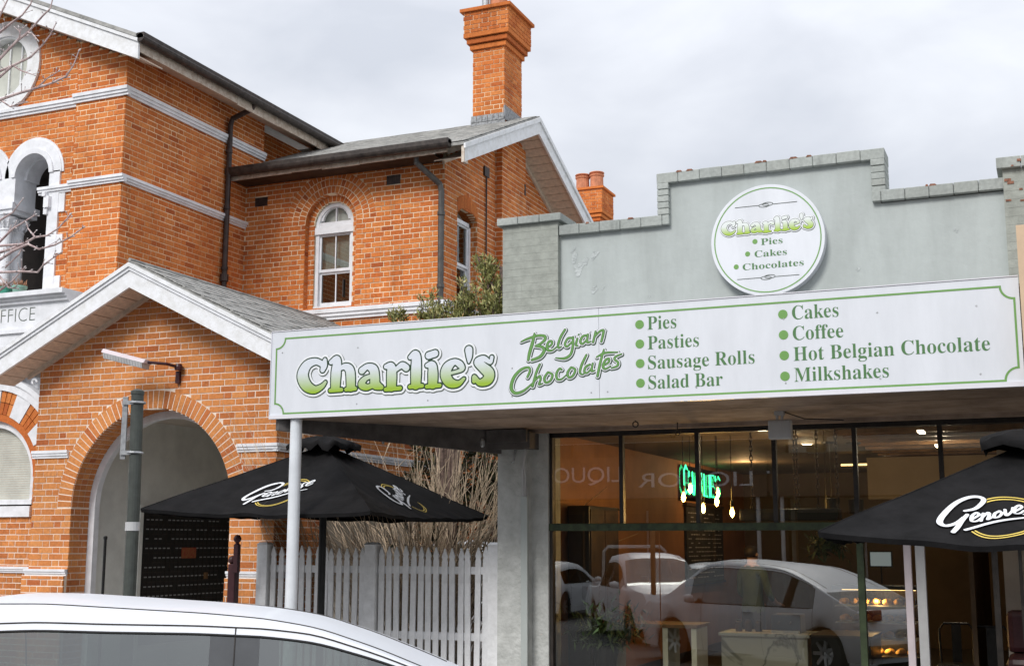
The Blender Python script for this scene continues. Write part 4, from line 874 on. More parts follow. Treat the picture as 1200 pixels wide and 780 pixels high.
# ---------------------------------------------------------------- lettering
def flat_shape(strokes, off, cell, fr, w, name, m, parent, shift=(0, 0), sub=7, smooth=True):
    """sheet cut to the union of round-ended brush strokes (u, v, radius), grown by off"""
    segs = []
    for st in strokes:
        p = [np.array(q, float) for q in st]
        if len(p) > 2:
            P = [p[0]]+p+[p[-1]]; r = []
            for i in range(1, len(P)-2):
                for k in range(sub):
                    t = k/sub; a, b, c, d = P[i-1], P[i], P[i+1], P[i+2]
                    r.append(.5*((2*b)+(-a+c)*t+(2*a-5*b+4*c-d)*t*t+(-a+3*b-3*c+d)*t**3))
            r.append(P[-2]); p = r
        for a, b in zip(p[:-1], p[1:]): segs.append((a, b))
        if len(p) == 1: segs.append((p[0], p[0]))
    A = np.array([s[0] for s in segs]); B = np.array([s[1] for s in segs])
    rm = max(A[:, 2].max(), B[:, 2].max())+off+2*cell
    u0, u1 = min(A[:, 0].min(), B[:, 0].min())-rm, max(A[:, 0].max(), B[:, 0].max())+rm
    v0, v1 = min(A[:, 1].min(), B[:, 1].min())-rm, max(A[:, 1].max(), B[:, 1].max())+rm
    nu, nv = int((u1-u0)/cell)+2, int((v1-v0)/cell)+2
    U, V = np.meshgrid(u0+np.arange(nu)*cell, v0+np.arange(nv)*cell)
    D = np.full(U.shape, 9.)
    for a, b in zip(A, B):
        rr = max(a[2], b[2])+off+3*cell
        i0 = max(0, int((min(a[0], b[0])-rr-u0)/cell)); i1 = min(nu, int((max(a[0], b[0])+rr-u0)/cell)+2)
        j0 = max(0, int((min(a[1], b[1])-rr-v0)/cell)); j1 = min(nv, int((max(a[1], b[1])+rr-v0)/cell)+2)
        uu, vv = U[j0:j1, i0:i1], V[j0:j1, i0:i1]; d = b[:2]-a[:2]; L = (d**2).sum()
        t = np.clip(((uu-a[0])*d[0]+(vv-a[1])*d[1])/(L+1e-12), 0, 1)
        dist = np.hypot(uu-a[0]-t*d[0], vv-a[1]-t*d[1])-(a[2]+t*(b[2]-a[2]))
        D[j0:j1, i0:i1] = np.minimum(D[j0:j1, i0:i1], dist)
    F = D-off; inn = F < 0
    mb = MB(); su, sv = shift
    def pt(i, j): return (u0+i*cell+su, v0+j*cell+sv)
    def X(i0, j0, i1, j1):
        a, b = F[j0, i0], F[j1, i1]; t = a/(a-b); p, q = pt(i0, j0), pt(i1, j1); return (p[0]+(q[0]-p[0])*t, p[1]+(q[1]-p[1])*t)
    for j in range(nv-1):
        run = None
        for i in range(nu-1):
            c = [(i, j), (i+1, j), (i+1, j+1), (i, j+1)]; s = [bool(inn[y, x]) for x, y in c]
            if all(s):
                if run is None: run = i
                continue
            if run is not None:
                P = [pt(run, j), pt(i, j), pt(i, j+1), pt(run, j+1)]; mb.add([fr(a, b, w) for a, b in P], [(0, 1, 2, 3)]); run = None
            if any(s):
                poly = []
                for k in range(4):
                    a, b = c[k], c[(k+1) % 4]
                    if s[k]: poly.append(pt(*a))
                    if s[k] != s[(k+1) % 4]: poly.append(X(*a, *b))
                if len(poly) > 2: mb.add([fr(a, b, w) for a, b in poly], [tuple(range(len(poly)))])
        if run is not None:
            P = [pt(run, j), pt(nu-1, j), pt(nu-1, j+1), pt(run, j+1)]; mb.add([fr(a, b, w) for a, b in P], [(0, 1, 2, 3)])
    return mb.build(name, m, parent)
def serif(s): return ''.join(chr(0x1D400+(ord(c)-65 if c.isupper() else 26+ord(c)-97)) if c.isalpha() else c for c in s)
def text(body, u0, u1, v, cap, fr, w, name, m, parent, thin=0., ref='H', mirror=False, emit=False):
    """printed line of type: fitted between u0 and u1, baseline v, capital height cap"""
    def mesh(b):
        c = bpy.data.curves.new('type', 'FONT'); c.body = b; c.resolution_u = 4; c.offset = -thin
        o = bpy.data.objects.new('type', c); COL.objects.link(o); bpy.context.view_layer.update()
        me = bpy.data.meshes.new_from_object(o.evaluated_get(bpy.context.evaluated_depsgraph_get())); bpy.data.objects.remove(o); bpy.data.curves.remove(c)
        return me
    r = mesh(ref); ch = max(q.co.y for q in r.vertices); bpy.data.meshes.remove(r)
    me = mesh(body); xs = [q.co.x for q in me.vertices]; x0, x1 = min(xs), max(xs)
    vs = [fr(u0+(q.co.x-x0)/(x1-x0)*(u1-u0), v+q.co.y/ch*cap, w) for q in me.vertices]; fs = [tuple(p.vertices) for p in me.polygons]
    bpy.data.meshes.remove(me)
    mb = MB(); mb.add(vs, fs); return mb.build(name, m, parent)
def disc(mb, fr, cu, cv, r, w, n=20): mb.add([fr(cu+r*math.cos(2*math.pi*k/n), cv+r*math.sin(2*math.pi*k/n), w) for k in range(n)], [tuple(range(n))])

text('POST OFFICE', -15.22, -13.55, 5.15, .20, FRONT(13.948), .0, 'lettering', 'grey_ink', LETTERING_PO, thin=.02)
# ---------------------------------------------------------------- shop building
SH = thing('shop', (-2.7, 15, .15), 'grey rendered shop with a stepped parapet, brick end piers and a wide glazed front', 'building')
YS = 13.2                                 # glass line
YP = 13.06                                # parapet wall face
FS = FRONT(YP)
Z_ST, Z_TOP, Z_ST2 = 5.40, 5.93, 5.43
XA, XB = -3.765, -1.45                    # raised middle of the parapet
m = MB(); m.box(-5.06, YP, 3.2, -.2, YP+.26, Z_ST); m.box(XA+.005, YP+.001, Z_ST, XB-.005, YP+.259, Z_TOP)
m.build('parapet_wall', 'render_grey', SH)
# coping: painted bricks on edge, each its own piece
cb_me = {}
def coping(x0, x1, z0, z1, ang=0):
    L, H = round(x1-x0, 3), round(z1-z0, 3)
    if (L, H) not in cb_me:
        b = MB(); b.box(-L/2, -.18, -H/2, L/2, .18, H/2); t_ = b.build('coping_brick', 'grey_painted_brick'); cb_me[(L, H)] = t_.data; bpy.data.objects.remove(t_)
        bm = bmesh.new(); bm.from_mesh(cb_me[(L, H)]); bmesh.ops.bevel(bm, geom=bm.edges[:], offset=.006, segments=1, affect='EDGES'); bm.to_mesh(cb_me[(L, H)]); bm.free()
        if 'tint' in cb_me[(L, H)].attributes: pass
    M = Matrix.Translation(((x0+x1)/2, YP+.115+random.uniform(-.003, .003), (z0+z1)/2+random.uniform(-.003, .003))) @ Matrix.Rotation(random.uniform(-.012, .012), 4, 'Y')
    share(cb_me[(L, H)], 'coping_brick', SH, M)
def cop_row(xa, xb, z0, z1, n):
    for k in range(n): coping(xa+(xb-xa)*k/n+.002, xa+(xb-xa)*(k+1)/n-.002, z0, z1)
CH_ = .115
cop_row(-4.98, XA-.005, Z_ST-.015, Z_ST-.015+CH_, 5)
cop_row(XA-.06, XB+.06, Z_TOP-CH_+.045, Z_TOP+.045, 10)
cop_row(XB+.005, -.27, Z_ST2-.02, Z_ST2-.02+CH_, 5)
for k in range(5):
    z0 = Z_ST+CH_-.012+k*(Z_TOP-CH_+.045-Z_ST-CH_+.012)/5; z1 = z0+(Z_TOP-CH_+.045-Z_ST-CH_+.012)/5
    coping(XA-.055, XA+.075, z0+.002, z1-.002); coping(XB-.085, XB+.055, z0+.002, z1-.002)
coping(XA-.003, XA+.075, Z_ST-.01, Z_ST+CH_-.016); coping(XB-.085, XB+.003, Z_ST2-.02, Z_ST2+CH_-.028)
# end piers of painted brick
def pier(x0, x1, z0, z1, y0, cap, mt='grey_painted_brick', cw=.055):
    k = 0; z = z0
    b0 = MB(); b0.box(x0+.006, y0+.006, z0, x1-.006, y0+.42, z1); b0.build('pier', 'pier_paint', SH)
    while z < z1-.03:
        zz = min(z+CO, z1); n = 3 if k % 2 else 2
        cuts = [x0, x0+.235, x0+.47, x1] if k % 2 else [x0, x0+.12, x0+.35, x0+.585, x1]
        cuts = [c for c in cuts if c < x1-.04]+[x1]
        for a, b in zip(cuts[:-1], cuts[1:]):
            q = MB(); j = random.uniform(-.002, .002); q.box(a+.0004, y0-.001+j*.6, z+.0008, b-.0004, y0+.1, zz-.0008, random.random()); q.build('brick', 'pier_paint', SH)
        z = zz; k += 1
    cap_b = MB()
    n = 3
    for i in range(n):
        a, b = x0-cw+(x1-x0+2*cw)*i/n, x0-cw+(x1-x0+2*cw)*(i+1)/n
        q = MB(); q.box(a+.003, y0-cw, z1, b-.003, y0+.47, z1+cap, random.random()); q.build('capping_brick', mt, SH, bevel=.006)
pier(-5.665, -4.985, 4.0, 5.55, 12.98, .085)
pier(-.275, .30, 4.0, 5.60, 12.98, .11)
# rough rendered pier below the awning and the narrow jamb beside the glass
m = MB(); m.box(-5.72, 12.98, .15, -5.36, 13.5, 3.15); m.build('rendered_pier', 'rough_render', SH)
m = MB(); m.box(-5.40, 13.12, .15, -5.17, 13.5, 3.2); m.build('jamb', 'rough_render', SH)
m = MB(); m.tube([(-5.40, 12.965, 2.45), (-5.405, 12.95, 2.75), (-5.37, 12.95, 2.95), (-5.42, 12.96, 3.1)], .012, 6); m.tube([(-5.38, 12.965, 2.45), (-5.375, 12.95, 2.7), (-5.40, 12.95, 2.9), (-5.36, 12.96, 3.1)], .010, 6); m.build('cable', 'soft_white_plastic', SH)
one('conduit', 'render_grey', SH, -5.425, 12.94, .15, -5.345, 12.985, 2.46, bevel=.006)
m = MB(); m.box(-5.78, 12.85, 2.98, -5.28, 13.2, 3.16); m.box(-5.78, 12.80, 3.05, -5.3, 12.86, 3.19); m.build('bracket', 'awning_beam', SH)
m = MB(); m.tube([(-5.5, 12.96, 2.98), (-5.5, 12.93, 2.85), (-5.53, 12.93, 2.83)], .012, 6); m.lathe([(.012, 0), (.03, .02), (.03, .07), (.015, .1)], -5.83, 12.8, 8, z=3.0); m.build('hook', 'galvanised', SH)
# building mass
m = MB(); m.box(-5.72, 13.5, .15, -5.30, 23.4, 5.2); m.box(.30, 13.3, .15, .5, 23.4, 5.2); m.box(-5.72, 23.2, .15, .5, 23.4, 5.2); m.box(-5.30, 13.32, 4.6, .3, 23.2, 4.75); m.box(-5.72, 13.4, 3.28, -5.06, 13.52, 5.2)
m.build('wall', 'render_grey', SH)
# bulkhead over the window
one('window_head', 'dark_recess', SH, -5.40, 13.10, 3.175, .0, 13.5, 3.3)

# --- window framing and panes
WX = [-5.155, -4.335, -3.485, -2.665, -1.845, -1.015, -.19]
m = MB(); m.box(-5.17, YS-.04, 3.115, -.19, YS+.06, 3.175); m.box(-5.19, YS-.04, .15, -5.135, YS+.06, 3.175)
wf = m.build('window_frame', 'window_frame_dark', SH)
one('transom', 'window_frame_green', SH, -5.22, YS-.06, 2.085, -.19, YS+.06, 2.165, bevel=.008)
for x in WX[1:-1]:
    one('mullion', 'window_frame_dark', wf, x-.022, YS-.03, 2.165, x+.022, YS+.05, 3.115)
for i in range(6):
    m = MB(); a, b = WX[i]+.025, WX[i+1]-.025; m.add([(a, YS, 2.165), (b, YS, 2.165), (b, YS, 3.115), (a, YS, 3.115)], [(0, 1, 2, 3)]); m.build('pane', 'shop_glass', SH)
LX = [-5.135, -3.93, -1.865]
for a, b in ((-5.135, -3.93), (-3.92, -1.87)):
    m = MB(); m.add([(a, YS+.001, .55), (b, YS+.001, .55), (b, YS+.001, 2.085), (a, YS+.001, 2.085)], [(0, 1, 2, 3)]); m.build('pane', 'shop_glass', SH)
m = MB(); m.box(-1.865, YS-.04, .2, -1.80, YS+.06, 2.085); m.build('mullion', 'window_frame_green', SH)
m = MB(); m.box(-5.19, YS-.05, .15, -1.8, YS+.1, .55); m.build('stall_riser', 'wall_brown', SH)
m = MB(); m.add([(-1.80, YS+.002, .25), (-1.42, YS+.002, .25), (-1.42, YS+.002, 2.085), (-1.80, YS+.002, 2.085)], [(0, 1, 2, 3)]); m.build('pane', 'shop_glass', SH)
for a, b in ((-1.415, -1.345), (-1.305, -1.215)):
    one('door_jamb', 'pink_white' if a < -1.4 else 'soft_white_plastic', SH, a, YS-.03, .2, b, YS+.05, 2.085, bevel=.006)
one('door_jamb', 'window_frame_dark', SH, -.60, YS-.03, .2, -.545, YS+.05, 2.085)
one('door_jamb', 'window_frame_dark', SH, -.36, YS-.03, .2, -.33, YS+.05, 2.085)
one('mullion', 'window_frame_dark', SH, -.19, YS-.05, .15, -.12, YS+.1, 3.175)
one('door_step', 'concrete', SH, -1.8, YS-.2, .15, -.1, YS+.1, .2)

# --- awning: soffit, raking end beam, front posts
m = MB(); m.prism([(-7.38, 11.06, 3.215), (-.12, 11.06, 3.215), (-.12, 13.12, 3.20), (-5.72, 13.12, 3.20)], [(-7.38, 11.06, 3.25), (-.12, 11.06, 3.25), (-.12, 13.12, 3.235), (-5.72, 13.12, 3.235)])
aw_ = m.build('awning', 'awning_soffit', SH)
m = MB()
for k, yy in enumerate((11.75, 12.45)):
    m.box(-6.9+.85*k, yy-.008, 3.207, -.15, yy+.008, 3.214)
m.box(-5.6, 13.02, 3.16, -.15, 13.10, 3.21)
m.build('cover_strip', 'awning_soffit', aw_)
m = MB(); m.prism([(-7.40, 11.07, 3.215), (-5.70, 13.06, 3.215), (-5.70, 13.06, 2.935), (-7.40, 11.07, 3.10)], [(-7.34, 11.03, 3.215), (-5.64, 13.02, 3.215), (-5.64, 13.02, 2.935), (-7.34, 11.03, 3.10)])
m.build('end_beam', 'awning_beam', aw_)
m = MB(); m.box(-6.62, 11.93, 3.0, -6.60, 11.95, 3.16); m.build('bracket', 'galvanised', aw_)
m = MB(); m.prism([(-7.40, 11.08, 4.05), (-.12, 11.08, 4.05), (-.12, 13.05, 4.35), (-5.65, 13.05, 4.35)], [(-7.40, 11.08, 4.08), (-.12, 11.08, 4.08), (-.12, 13.05, 4.38), (-5.65, 13.05, 4.38)]); m.build('awning_roof', 'lead_flashing', aw_)
for x in (-7.157, -.115):
    m = MB(); m.lathe([(.061, 0), (.061, 3.06)], x, 11.08, 24, z=.15); m.lathe([(.09, 0), (.09, .02), (.065, .05)], x, 11.08, 24, z=.15)
    m.build('awning_post', 'white_post', aw_, smooth=False)
m = MB(); m.tube([(-3.60, 12.85, 3.21), (-3.60, 12.85, 3.12)], .006, 6); m.tube([(-3.60+.03*math.cos(a*.7), 12.85, 3.10+.03*math.sin(a*.7)) for a in range(10)], .007, 6)
m.tube([(-3.95, 12.5, 3.21), (-3.95, 12.5, 3.19)], .006, 6); m.tube([(-3.95+.03*math.cos(a*.7), 12.5, 3.165+.03*math.sin(a*.7)) for a in range(10)], .007, 6)
m.build('hook', 'dark_gutter', aw_)

# weathering of the parapet: patched render, chips, broken arrises of the coping
mat('render_patch', (.46, .49, .48), .9, .12, 12., bump=.9, bscale=30, col2=(.38, .41, .40)); mat('raw_brick', (.30, .14, .09), .9, .3, 30., bump=.5)
rp = random.Random(11)
for cx_, cz_, n_, sp_, r_ in ((-4.72, 5.02, 9, .13, .030), (-4.55, 4.75, 5, .06, .018), (-4.30, 4.52, 4, .04, .014), (-1.72, 4.72, 4, .02, .012), (-3.95, 4.62, 3, .02, .008), (-.75, 5.02, 3, .03, .010), (-4.86, 5.2, 4, .04, .015)):
    st_ = []
    for q in range(n_):
        u_, v_ = cx_+rp.uniform(-sp_, sp_), cz_+rp.uniform(-sp_, sp_)*.8; st_.append([(u_, v_, r_*rp.uniform(.5, 1.1)), (u_+rp.uniform(.2, 1)*sp_*.6, v_+rp.uniform(.2, 1)*sp_*.7, r_*rp.uniform(.3, 1))])
    flat_shape(st_, 0, .006, FS, .003, 'render_patch', 'render_patch', SH)
m = MB()
for (x0, x1, z) in ((XA, XB, Z_TOP+.045), (-1.3, -.35, Z_ST2+.095), (-4.9, -4.0, Z_ST+.10)):
    for q in range(6 if x0 == XA else 2):
        x = rp.uniform(x0+.1, x1-.1); L = rp.uniform(.03, .10); m.prism([(x, YP-.068, z-.012), (x+L, YP-.068, z-.010), (x+L*.8, YP-.068, z+.008), (x+L*.2, YP-.068, z+.010)], [(x, YP-.0, z-.004), (x+L, YP-.0, z-.004), (x+L*.8, YP-.0, z+.010), (x+L*.2, YP-.0, z+.012)])
for q in range(14):
    x = rp.uniform(-.32, .1); z = rp.uniform(5.25, 5.70); m.box(x, 12.915 if z > 5.6 else 12.972, z, x+rp.uniform(.02, .07), 13.0, z+rp.uniform(.01, .03))
m.build('broken_edges', 'raw_brick', SH, kind='stuff')
# ---------------------------------------------------------------- fascia sign
SG_ = thing('fascia_sign', (-3.8, 11.0, 3.66), 'long white fascia sign with green lettering, a bulleted menu and a notched green border', 'sign')
FG = FRONT(11.0)
SX0, SX1, SZ0, SZ1 = -7.432, -.165, 3.212, 4.125
for a, b in ((SX0, -3.822), (-3.819, SX1)):
    one('panel', 'sign_white', SG_, a, 11.0, SZ0+.04, b, 11.045, SZ1)
m = MB(); m.box(SX0, 10.985, SZ0, SX1, 11.05, SZ0+.038); m.box(SX0-.006, 10.99, SZ0, SX0, 11.05, SZ1); m.box(SX0, 10.992, SZ1, SX1, 11.05, SZ1+.008); m.build('trim', 'sign_trim', SG_)
def notched(x0, x1, z0, z1, r, t, w, name, m_, parent, fr):
    pts = []
    for cx, cz, a0, a1 in ((x0, z0, 90, 0), (x1, z0, 180, 90), (x1, z1, 270, 180), (x0, z1, 360, 270)):
        for k in range(9):
            a = R(a0+(a1-a0)*k/8); pts.append((cx+r*math.cos(a), cz+r*math.sin(a)))
    n = len(pts); P = [Vector((p[0], p[1])) for p in pts]; out = []
    cen = Vector(((x0+x1)/2, (z0+z1)/2)); mb = MB()
    for i in range(n):
        a, b = P[i], P[(i+1) % n]; d = (b-a)
        if d.length < 1e-6: continue
        nn = Vector((-d.y, d.x)).normalized()*t/2; e = d.normalized()*t*.5
        q = [a-e+nn, b+e+nn, b+e-nn, a-e-nn]; mb.add([fr(v.x, v.y, w+.00005*(i % 3)) for v in q], [(0, 1, 2, 3)])
    return mb.build(name, m_, parent)
notched(-7.372, -.205, 3.265, 4.048, .105, .017, .002, 'border', 'sign_green', SG_, FG)
CHs = DATA['CH']; BCs = DATA['BC']
zs = [p[1] for s in CHs for p in s]; gradmat('charlie_gradient', min(zs)-.03, max(zs)+.03, (.66, .70, .75), (.30, .46, .03))
SHs = (.012, -.014)
flat_shape(CHs, .0355, .0075, FG, .0015, 'lettering_shadow', 'grey_ink', SG_, shift=(.006, -.008))
flat_shape(CHs, .032, .0075, FG, .003, 'lettering_halo', 'white_ink', SG_)
flat_shape(CHs, .0125, .0065, FG, .0045, 'lettering_outline', 'dark_green_ink', SG_)
flat_shape(CHs, -.001, .0065, FG, .006, 'lettering', 'charlie_gradient', SG_)
flat_shape(BCs, .0145, .006, FG, .0015, 'lettering_shadow', 'dark_green_ink', SG_, shift=(.004, -.006))
flat_shape(BCs, .0090, .0055, FG, .003, 'lettering_halo', 'white_ink', SG_)
flat_shape(BCs, .0012, .005, FG, .0045, 'lettering_outline', 'dark_green_ink', SG_)
mat('script_green', (.13, .30, .075), .4, .03, 4.)
flat_shape(BCs, -.0025, .005, FG, .006, 'lettering', 'script_green', SG_)
cols = ((0, 4), (4, 8))
for a, b in cols:
    Ls = DATA['T'][a:b]; ux = sum(t[1] for t in Ls)/4; z0, z3 = Ls[0][3], Ls[3][3]
    for i, (body, x0, x1, z, cap) in enumerate(Ls): text(serif(body), ux, x1, z0+(z3-z0)*i/3, .121, FG, .002, 'lettering', 'text_green', SG_, thin=.005, ref=serif('H'))
m = MB()
for i, (x, z) in enumerate(DATA['B']):
    xx = sum(p[0] for p in DATA['B'][:4])/4 if i < 4 else sum(p[0] for p in DATA['B'][4:])/4
    z0, z3 = (DATA['B'][0][1], DATA['B'][3][1]) if i < 4 else (DATA['B'][4][1], DATA['B'][7][1]); disc(m, FG, xx, z0+(z3-z0)*(i % 4)/3, .042, .002)
m.build('bullet', 'sign_green', SG_)
m = MB()
for x in (-7.3, -6.4, -5.6, -4.7, -3.9, -3.74, -2.9, -2.1, -1.3, -.5):
    for z in (3.33, 3.90 if random.random() < .5 else 3.6): m.prism([FG(x+.009*math.cos(a*math.pi/4), z+.009*math.sin(a*math.pi/4), 0) for a in range(8)], [FG(x+.007*math.cos(a*math.pi/4), z+.007*math.sin(a*math.pi/4), .003) for a in range(8)])
m.build('screw', 'galvanised', SG_)

# ---------------------------------------------------------------- round sign
RS = thing('round_sign', (-2.61, 12.98, 5.1), 'round white sign with green rim and lettering on the grey stepped parapet', 'sign')
rc = (-2.612, 5.098); rr = .598; FRS = FRONT(12.93)
m = MB(); m.prism([(rc[0]+rr*math.cos(k*math.pi/36), 13.055, rc[1]+rr*math.sin(k*math.pi/36)) for k in range(72)], [(rc[0]+rr*math.cos(k*math.pi/36), 12.93, rc[1]+rr*math.sin(k*math.pi/36)) for k in range(72)]); m.build('board', 'sign_white', RS)
m = MB(); arcband(m, FRS, *rc, rr*.925, rr*.945, 0, 2*math.pi, .0005, .002, 72); m.build('border', 'sign_green', RS)
a0 = (min(p[0] for s in CHs for p in s), min(p[1] for s in CHs for p in s)); a1 = (max(p[0] for s in CHs for p in s), max(p[1] for s in CHs for p in s))
RC = DATA['RC']; k = (RC[1][0]-RC[0][0])/(a1[0]-a0[0]+.06); zb_ = 5.182
CR = [[((p[0]-a0[0]+.03)*k+RC[0][0], (p[1]-a0[1])*k*.96+zb_, p[2]*k*1.05) for p in s] for s in CHs]
zs = [p[1] for s in CR for p in s]; gradmat('charlie_gradient_small', min(zs)-.01, max(zs)+.02, (.70, .74, .72), (.33, .50, .03))
flat_shape(CR, .018, .005, FRS, .0015, 'lettering_shadow', 'grey_ink', RS, shift=(.003, -.004)); flat_shape(CR, .014, .005, FRS, .003, 'lettering_halo', 'white_ink', RS)
flat_shape(CR, .005, .004, FRS, .0045, 'lettering_outline', 'grey_ink', RS); flat_shape(CR, .0, .004, FRS, .006, 'lettering', 'charlie_gradient_small', RS)
for body, x0, x1, z, cap in DATA['RT']: text(serif(body), x0, x1, z, .068, FRS, .002, 'lettering', 'text_green', RS, thin=.004, ref=serif('H'))
m = MB()
for x, z in DATA['RB']: disc(m, FRS, x, z, .027, .002)
m.build('bullet', 'sign_green', RS)
m = MB()
for i in (2, 5):
    p, q, c = RC[i], RC[i+1], RC[i+2]; cx = (p[0]+q[0])/2; cz = (p[1]+q[1])/2
    for a, b in ((p[0], cx-.075), (cx+.075, q[0])): m.tube([FRS(a, cz, .003), FRS(b, cz, .003)], .0028, 4)
    for s in (-1, 1):
        m.tube([FRS(cx+s*.02+.055*math.cos(t*math.pi/8), cz+.018*math.sin(t*math.pi/8)+.006*s, .003) for t in range(17)], .0028, 4)
m.build('ornament', 'grey_ink', RS)

# ---------------------------------------------------------------- neighbour's fascia at the right edge
nb_ = one('neighbour_fascia', 'beige_fascia', None, -.155, 10.85, 3.30, 3.4, 11.0, 4.52); tag(nb_, 'beige end of the neighbouring awning fascia butting against the long white sign', 'fascia')

# ---------------------------------------------------------------- flood sensor box under the awning
t = thing('heater_box', (-2.4, 12.2, 3.2), 'small white box on a swivel bracket hanging under the awning soffit', 'lamp box')
m = MB(); m.box(-2.505, 12.14, 2.94, -2.285, 12.24, 3.125); m.build('housing', 'soft_white_plastic', t, bevel=.015)
m = MB(); m.box(-2.43, 12.16, 3.125, -2.41, 12.20, 3.17); m.box(-2.38, 12.16, 3.125, -2.36, 12.20, 3.17); m.box(-2.44, 12.14, 3.17, -2.35, 12.23, 3.213); m.build('bracket', 'soft_white_plastic', t)
m = MB(); m.tube([(-2.35, 12.2, 3.2), (-2.2, 12.4, 3.15), (-1.9, 12.9, 3.17)], .006, 5); m.build('cable', 'black_plastic', t)
# ---------------------------------------------------------------- umbrellas
def umbrella(loc, h, zr, za, tilt, label, logo, capz, zg=.15, flap=0.):
    cx, cy = loc
    U = thing('cafe_umbrella', (cx, cy, zg), label, 'umbrella', 'black cafe umbrellas')
    def surf(x, y):
        """height of the cloth over a point in the umbrella's own plan"""
        r = max(abs(x), abs(y))/h; a = min(abs(x), abs(y))/(max(abs(x), abs(y))+1e-6)
        z = za-(za-zr)*r-.05*math.sin(math.pi*min(r, 1))*(1-a*a)*.9+.05*r*a**3
        z += .009*math.sin(x*11+y*5+za)*r*(1-a)+.006*math.sin(y*17-x*7)*r*r+.008*math.sin(9*math.atan2(y, x)+2*r)*(1-r)*r*2
        return z+tilt*x
    n = 30
    m = MB()
    for q in range(4):
        c, s = (1, 0, -1, 0)[q], (0, 1, 0, -1)[q]
        idx = []
        for i in range(n+1):
            r = h*(.03+.97*i/n); row = []
            for j in range(n+1):
                t = -1+2*j/n; x, y = t*r, -r
                X, Y = x*c-y*s, x*s+y*c
                row.append(len(m.v)); m.v.append((cx+X, cy+Y, surf(X, Y)))
            idx.append(row)
        for i in range(n):
            for j in range(n):
                m.f.append((idx[i][j], idx[i][j+1], idx[i+1][j+1], idx[i+1][j])); m.t.append(0)
        # short hem turned down at the rim
        b = len(m.v)
        for j in range(n+1):
            X, Y = ((-1+2*j/n)*h)*c+h*s, ((-1+2*j/n)*h)*s-h*c
            z = surf(X, Y); m.v.append((cx+X*.995, cy+Y*.995, z-.035))
        for j in range(n):
            m.f.append((idx[n][j], idx[n][j+1], b+j+1, b+j)); m.t.append(0)
    can = m.build('canopy', 'canvas_black', U, smooth=False)
    md = can.modifiers.new('cloth thickness', 'SOLIDIFY'); md.thickness = .004; md.offset = -1
    # seams over the four ridges
    m = MB()
    for sx, sy in ((1, 1), (1, -1), (-1, 1), (-1, -1)):
        m.tube([(cx+sx*h*t/12, cy+sy*h*t/12, surf(sx*h*t/12, sy*h*t/12)+.002) for t in range(1, 13)], .007, 6)
    m.build('seam', 'canvas_black', can)
    # vent cap with a loose, rumpled edge
    m = MB(); k = 40; rows = 5; r0 = .34
    for i in range(rows+1):
        f = i/rows
        for j in range(k):
            a = 2*math.pi*j/k; sq = 1/max(abs(math.cos(a)), abs(math.sin(a)))**.8
            r = r0*sq*(.10+.90*f)*(1+.03*math.sin(5*a)*f)
            z = surf(r*math.cos(a), r*math.sin(a))
            base = za+.105-.10*f**1.5+.022*math.sin(9*a+1)*f+.016*math.sin(14*a)*f
            m.v.append((cx+r*math.cos(a), cy+r*math.sin(a), base+tilt*r*math.cos(a)))
    for i in range(rows):
        for j in range(k): m.f.append((i*k+j, i*k+(j+1) % k, (i+1)*k+(j+1) % k, (i+1)*k+j)); m.t.append(0)
    b = len(m.v)
    for j in range(k):
        x, y, z = m.v[rows*k+j]; m.v.append((cx+(x-cx)*.97, cy+(y-cy)*.97, z-.06-.015*math.sin(11*j/k*6.28)))
    for j in range(k): m.f.append((rows*k+j, rows*k+(j+1) % k, b+(j+1) % k, b+j)); m.t.append(0)
    m.f.append(tuple(range(k))); m.t.append(0)
    m.build('vent_cap', 'canvas_black', U, smooth=True)
    m = MB(); m.lathe([(.018, 0), (.03, .015), (.018, .04)], cx, cy, 10, z=za+.10); m.build('finial', 'black_metal', U)
    m = MB(); m.tube([(cx, cy, zg+.05), (cx, cy, za+.02)], .043, 14); m.build('pole', 'black_metal', U)
    m = MB(); m.box(cx-.3, cy-.3, zg, cx+.3, cy+.3, zg+.06); m.lathe([(.07, 0), (.07, .3)], cx, cy, 12, z=zg+.06); m.build('base', 'black_metal', U)
    for k in range(8):
        a = k*math.pi/4; rr = h*(1 if k % 2 == 0 else math.sqrt(2))*.98
        pts = [(cx+rr*f*math.cos(a), cy+rr*f*math.sin(a), surf(rr*f*math.cos(a), rr*f*math.sin(a))-.025) for f in (.05, .5, 1)]
        m = MB(); m.tube(pts, .011, 6); mid = pts[1]; m.tube([(cx, cy, zr+.30), mid], .009, 6); m.build('rib', 'black_metal', U)
    for (fr_, du, dv) in logo:
        q = fr_; c, s = (1, 0, -1, 0)[q], (0, 1, 0, -1)[q]
        sl = math.hypot(h, za-zr); cosv = h/sl
        def F(u, v, w):
            x, y = u, -h+v*cosv
            X, Y = x*c-y*s, x*s+y*c
            return (cx+X, cy+Y, surf(X, Y)+.006+w*1.8)
        G = [[(p[0]+.254+du, p[1]-.426+dv, p[2]) for p in s_] for s_ in DATA['G']]; Yl = [[(p[0]+.254+du, p[1]-.426+dv, p[2]) for p in s_] for s_ in DATA['Y']]
        flat_shape(Yl, .0015, .0055, F, .004, 'gold_ring', 'gold_ink', U); flat_shape(G, .008, .0055, F, .0052, 'lettering_edge', 'canvas_black', U); flat_shape(G, .0028, .0055, F, .0065, 'lettering', 'white_ink', U)
    return U
umbrella((-7.76, 12.63), 1.435, 2.245, 3.07, -.018, 'black square umbrella with white script standing behind the white awning post by the picket fence', [(0, .02, .52), (1, .0, .50), (3, 0, .5)], 0)
umbrella((-.16, 10.3), 1.36, 1.93, 2.70, -.04, 'black square umbrella with white script standing before the doorway of the shop', [(0, -.24, .43), (1, 0, .5), (2, 0, .5), (3, 0, .5)], 0)

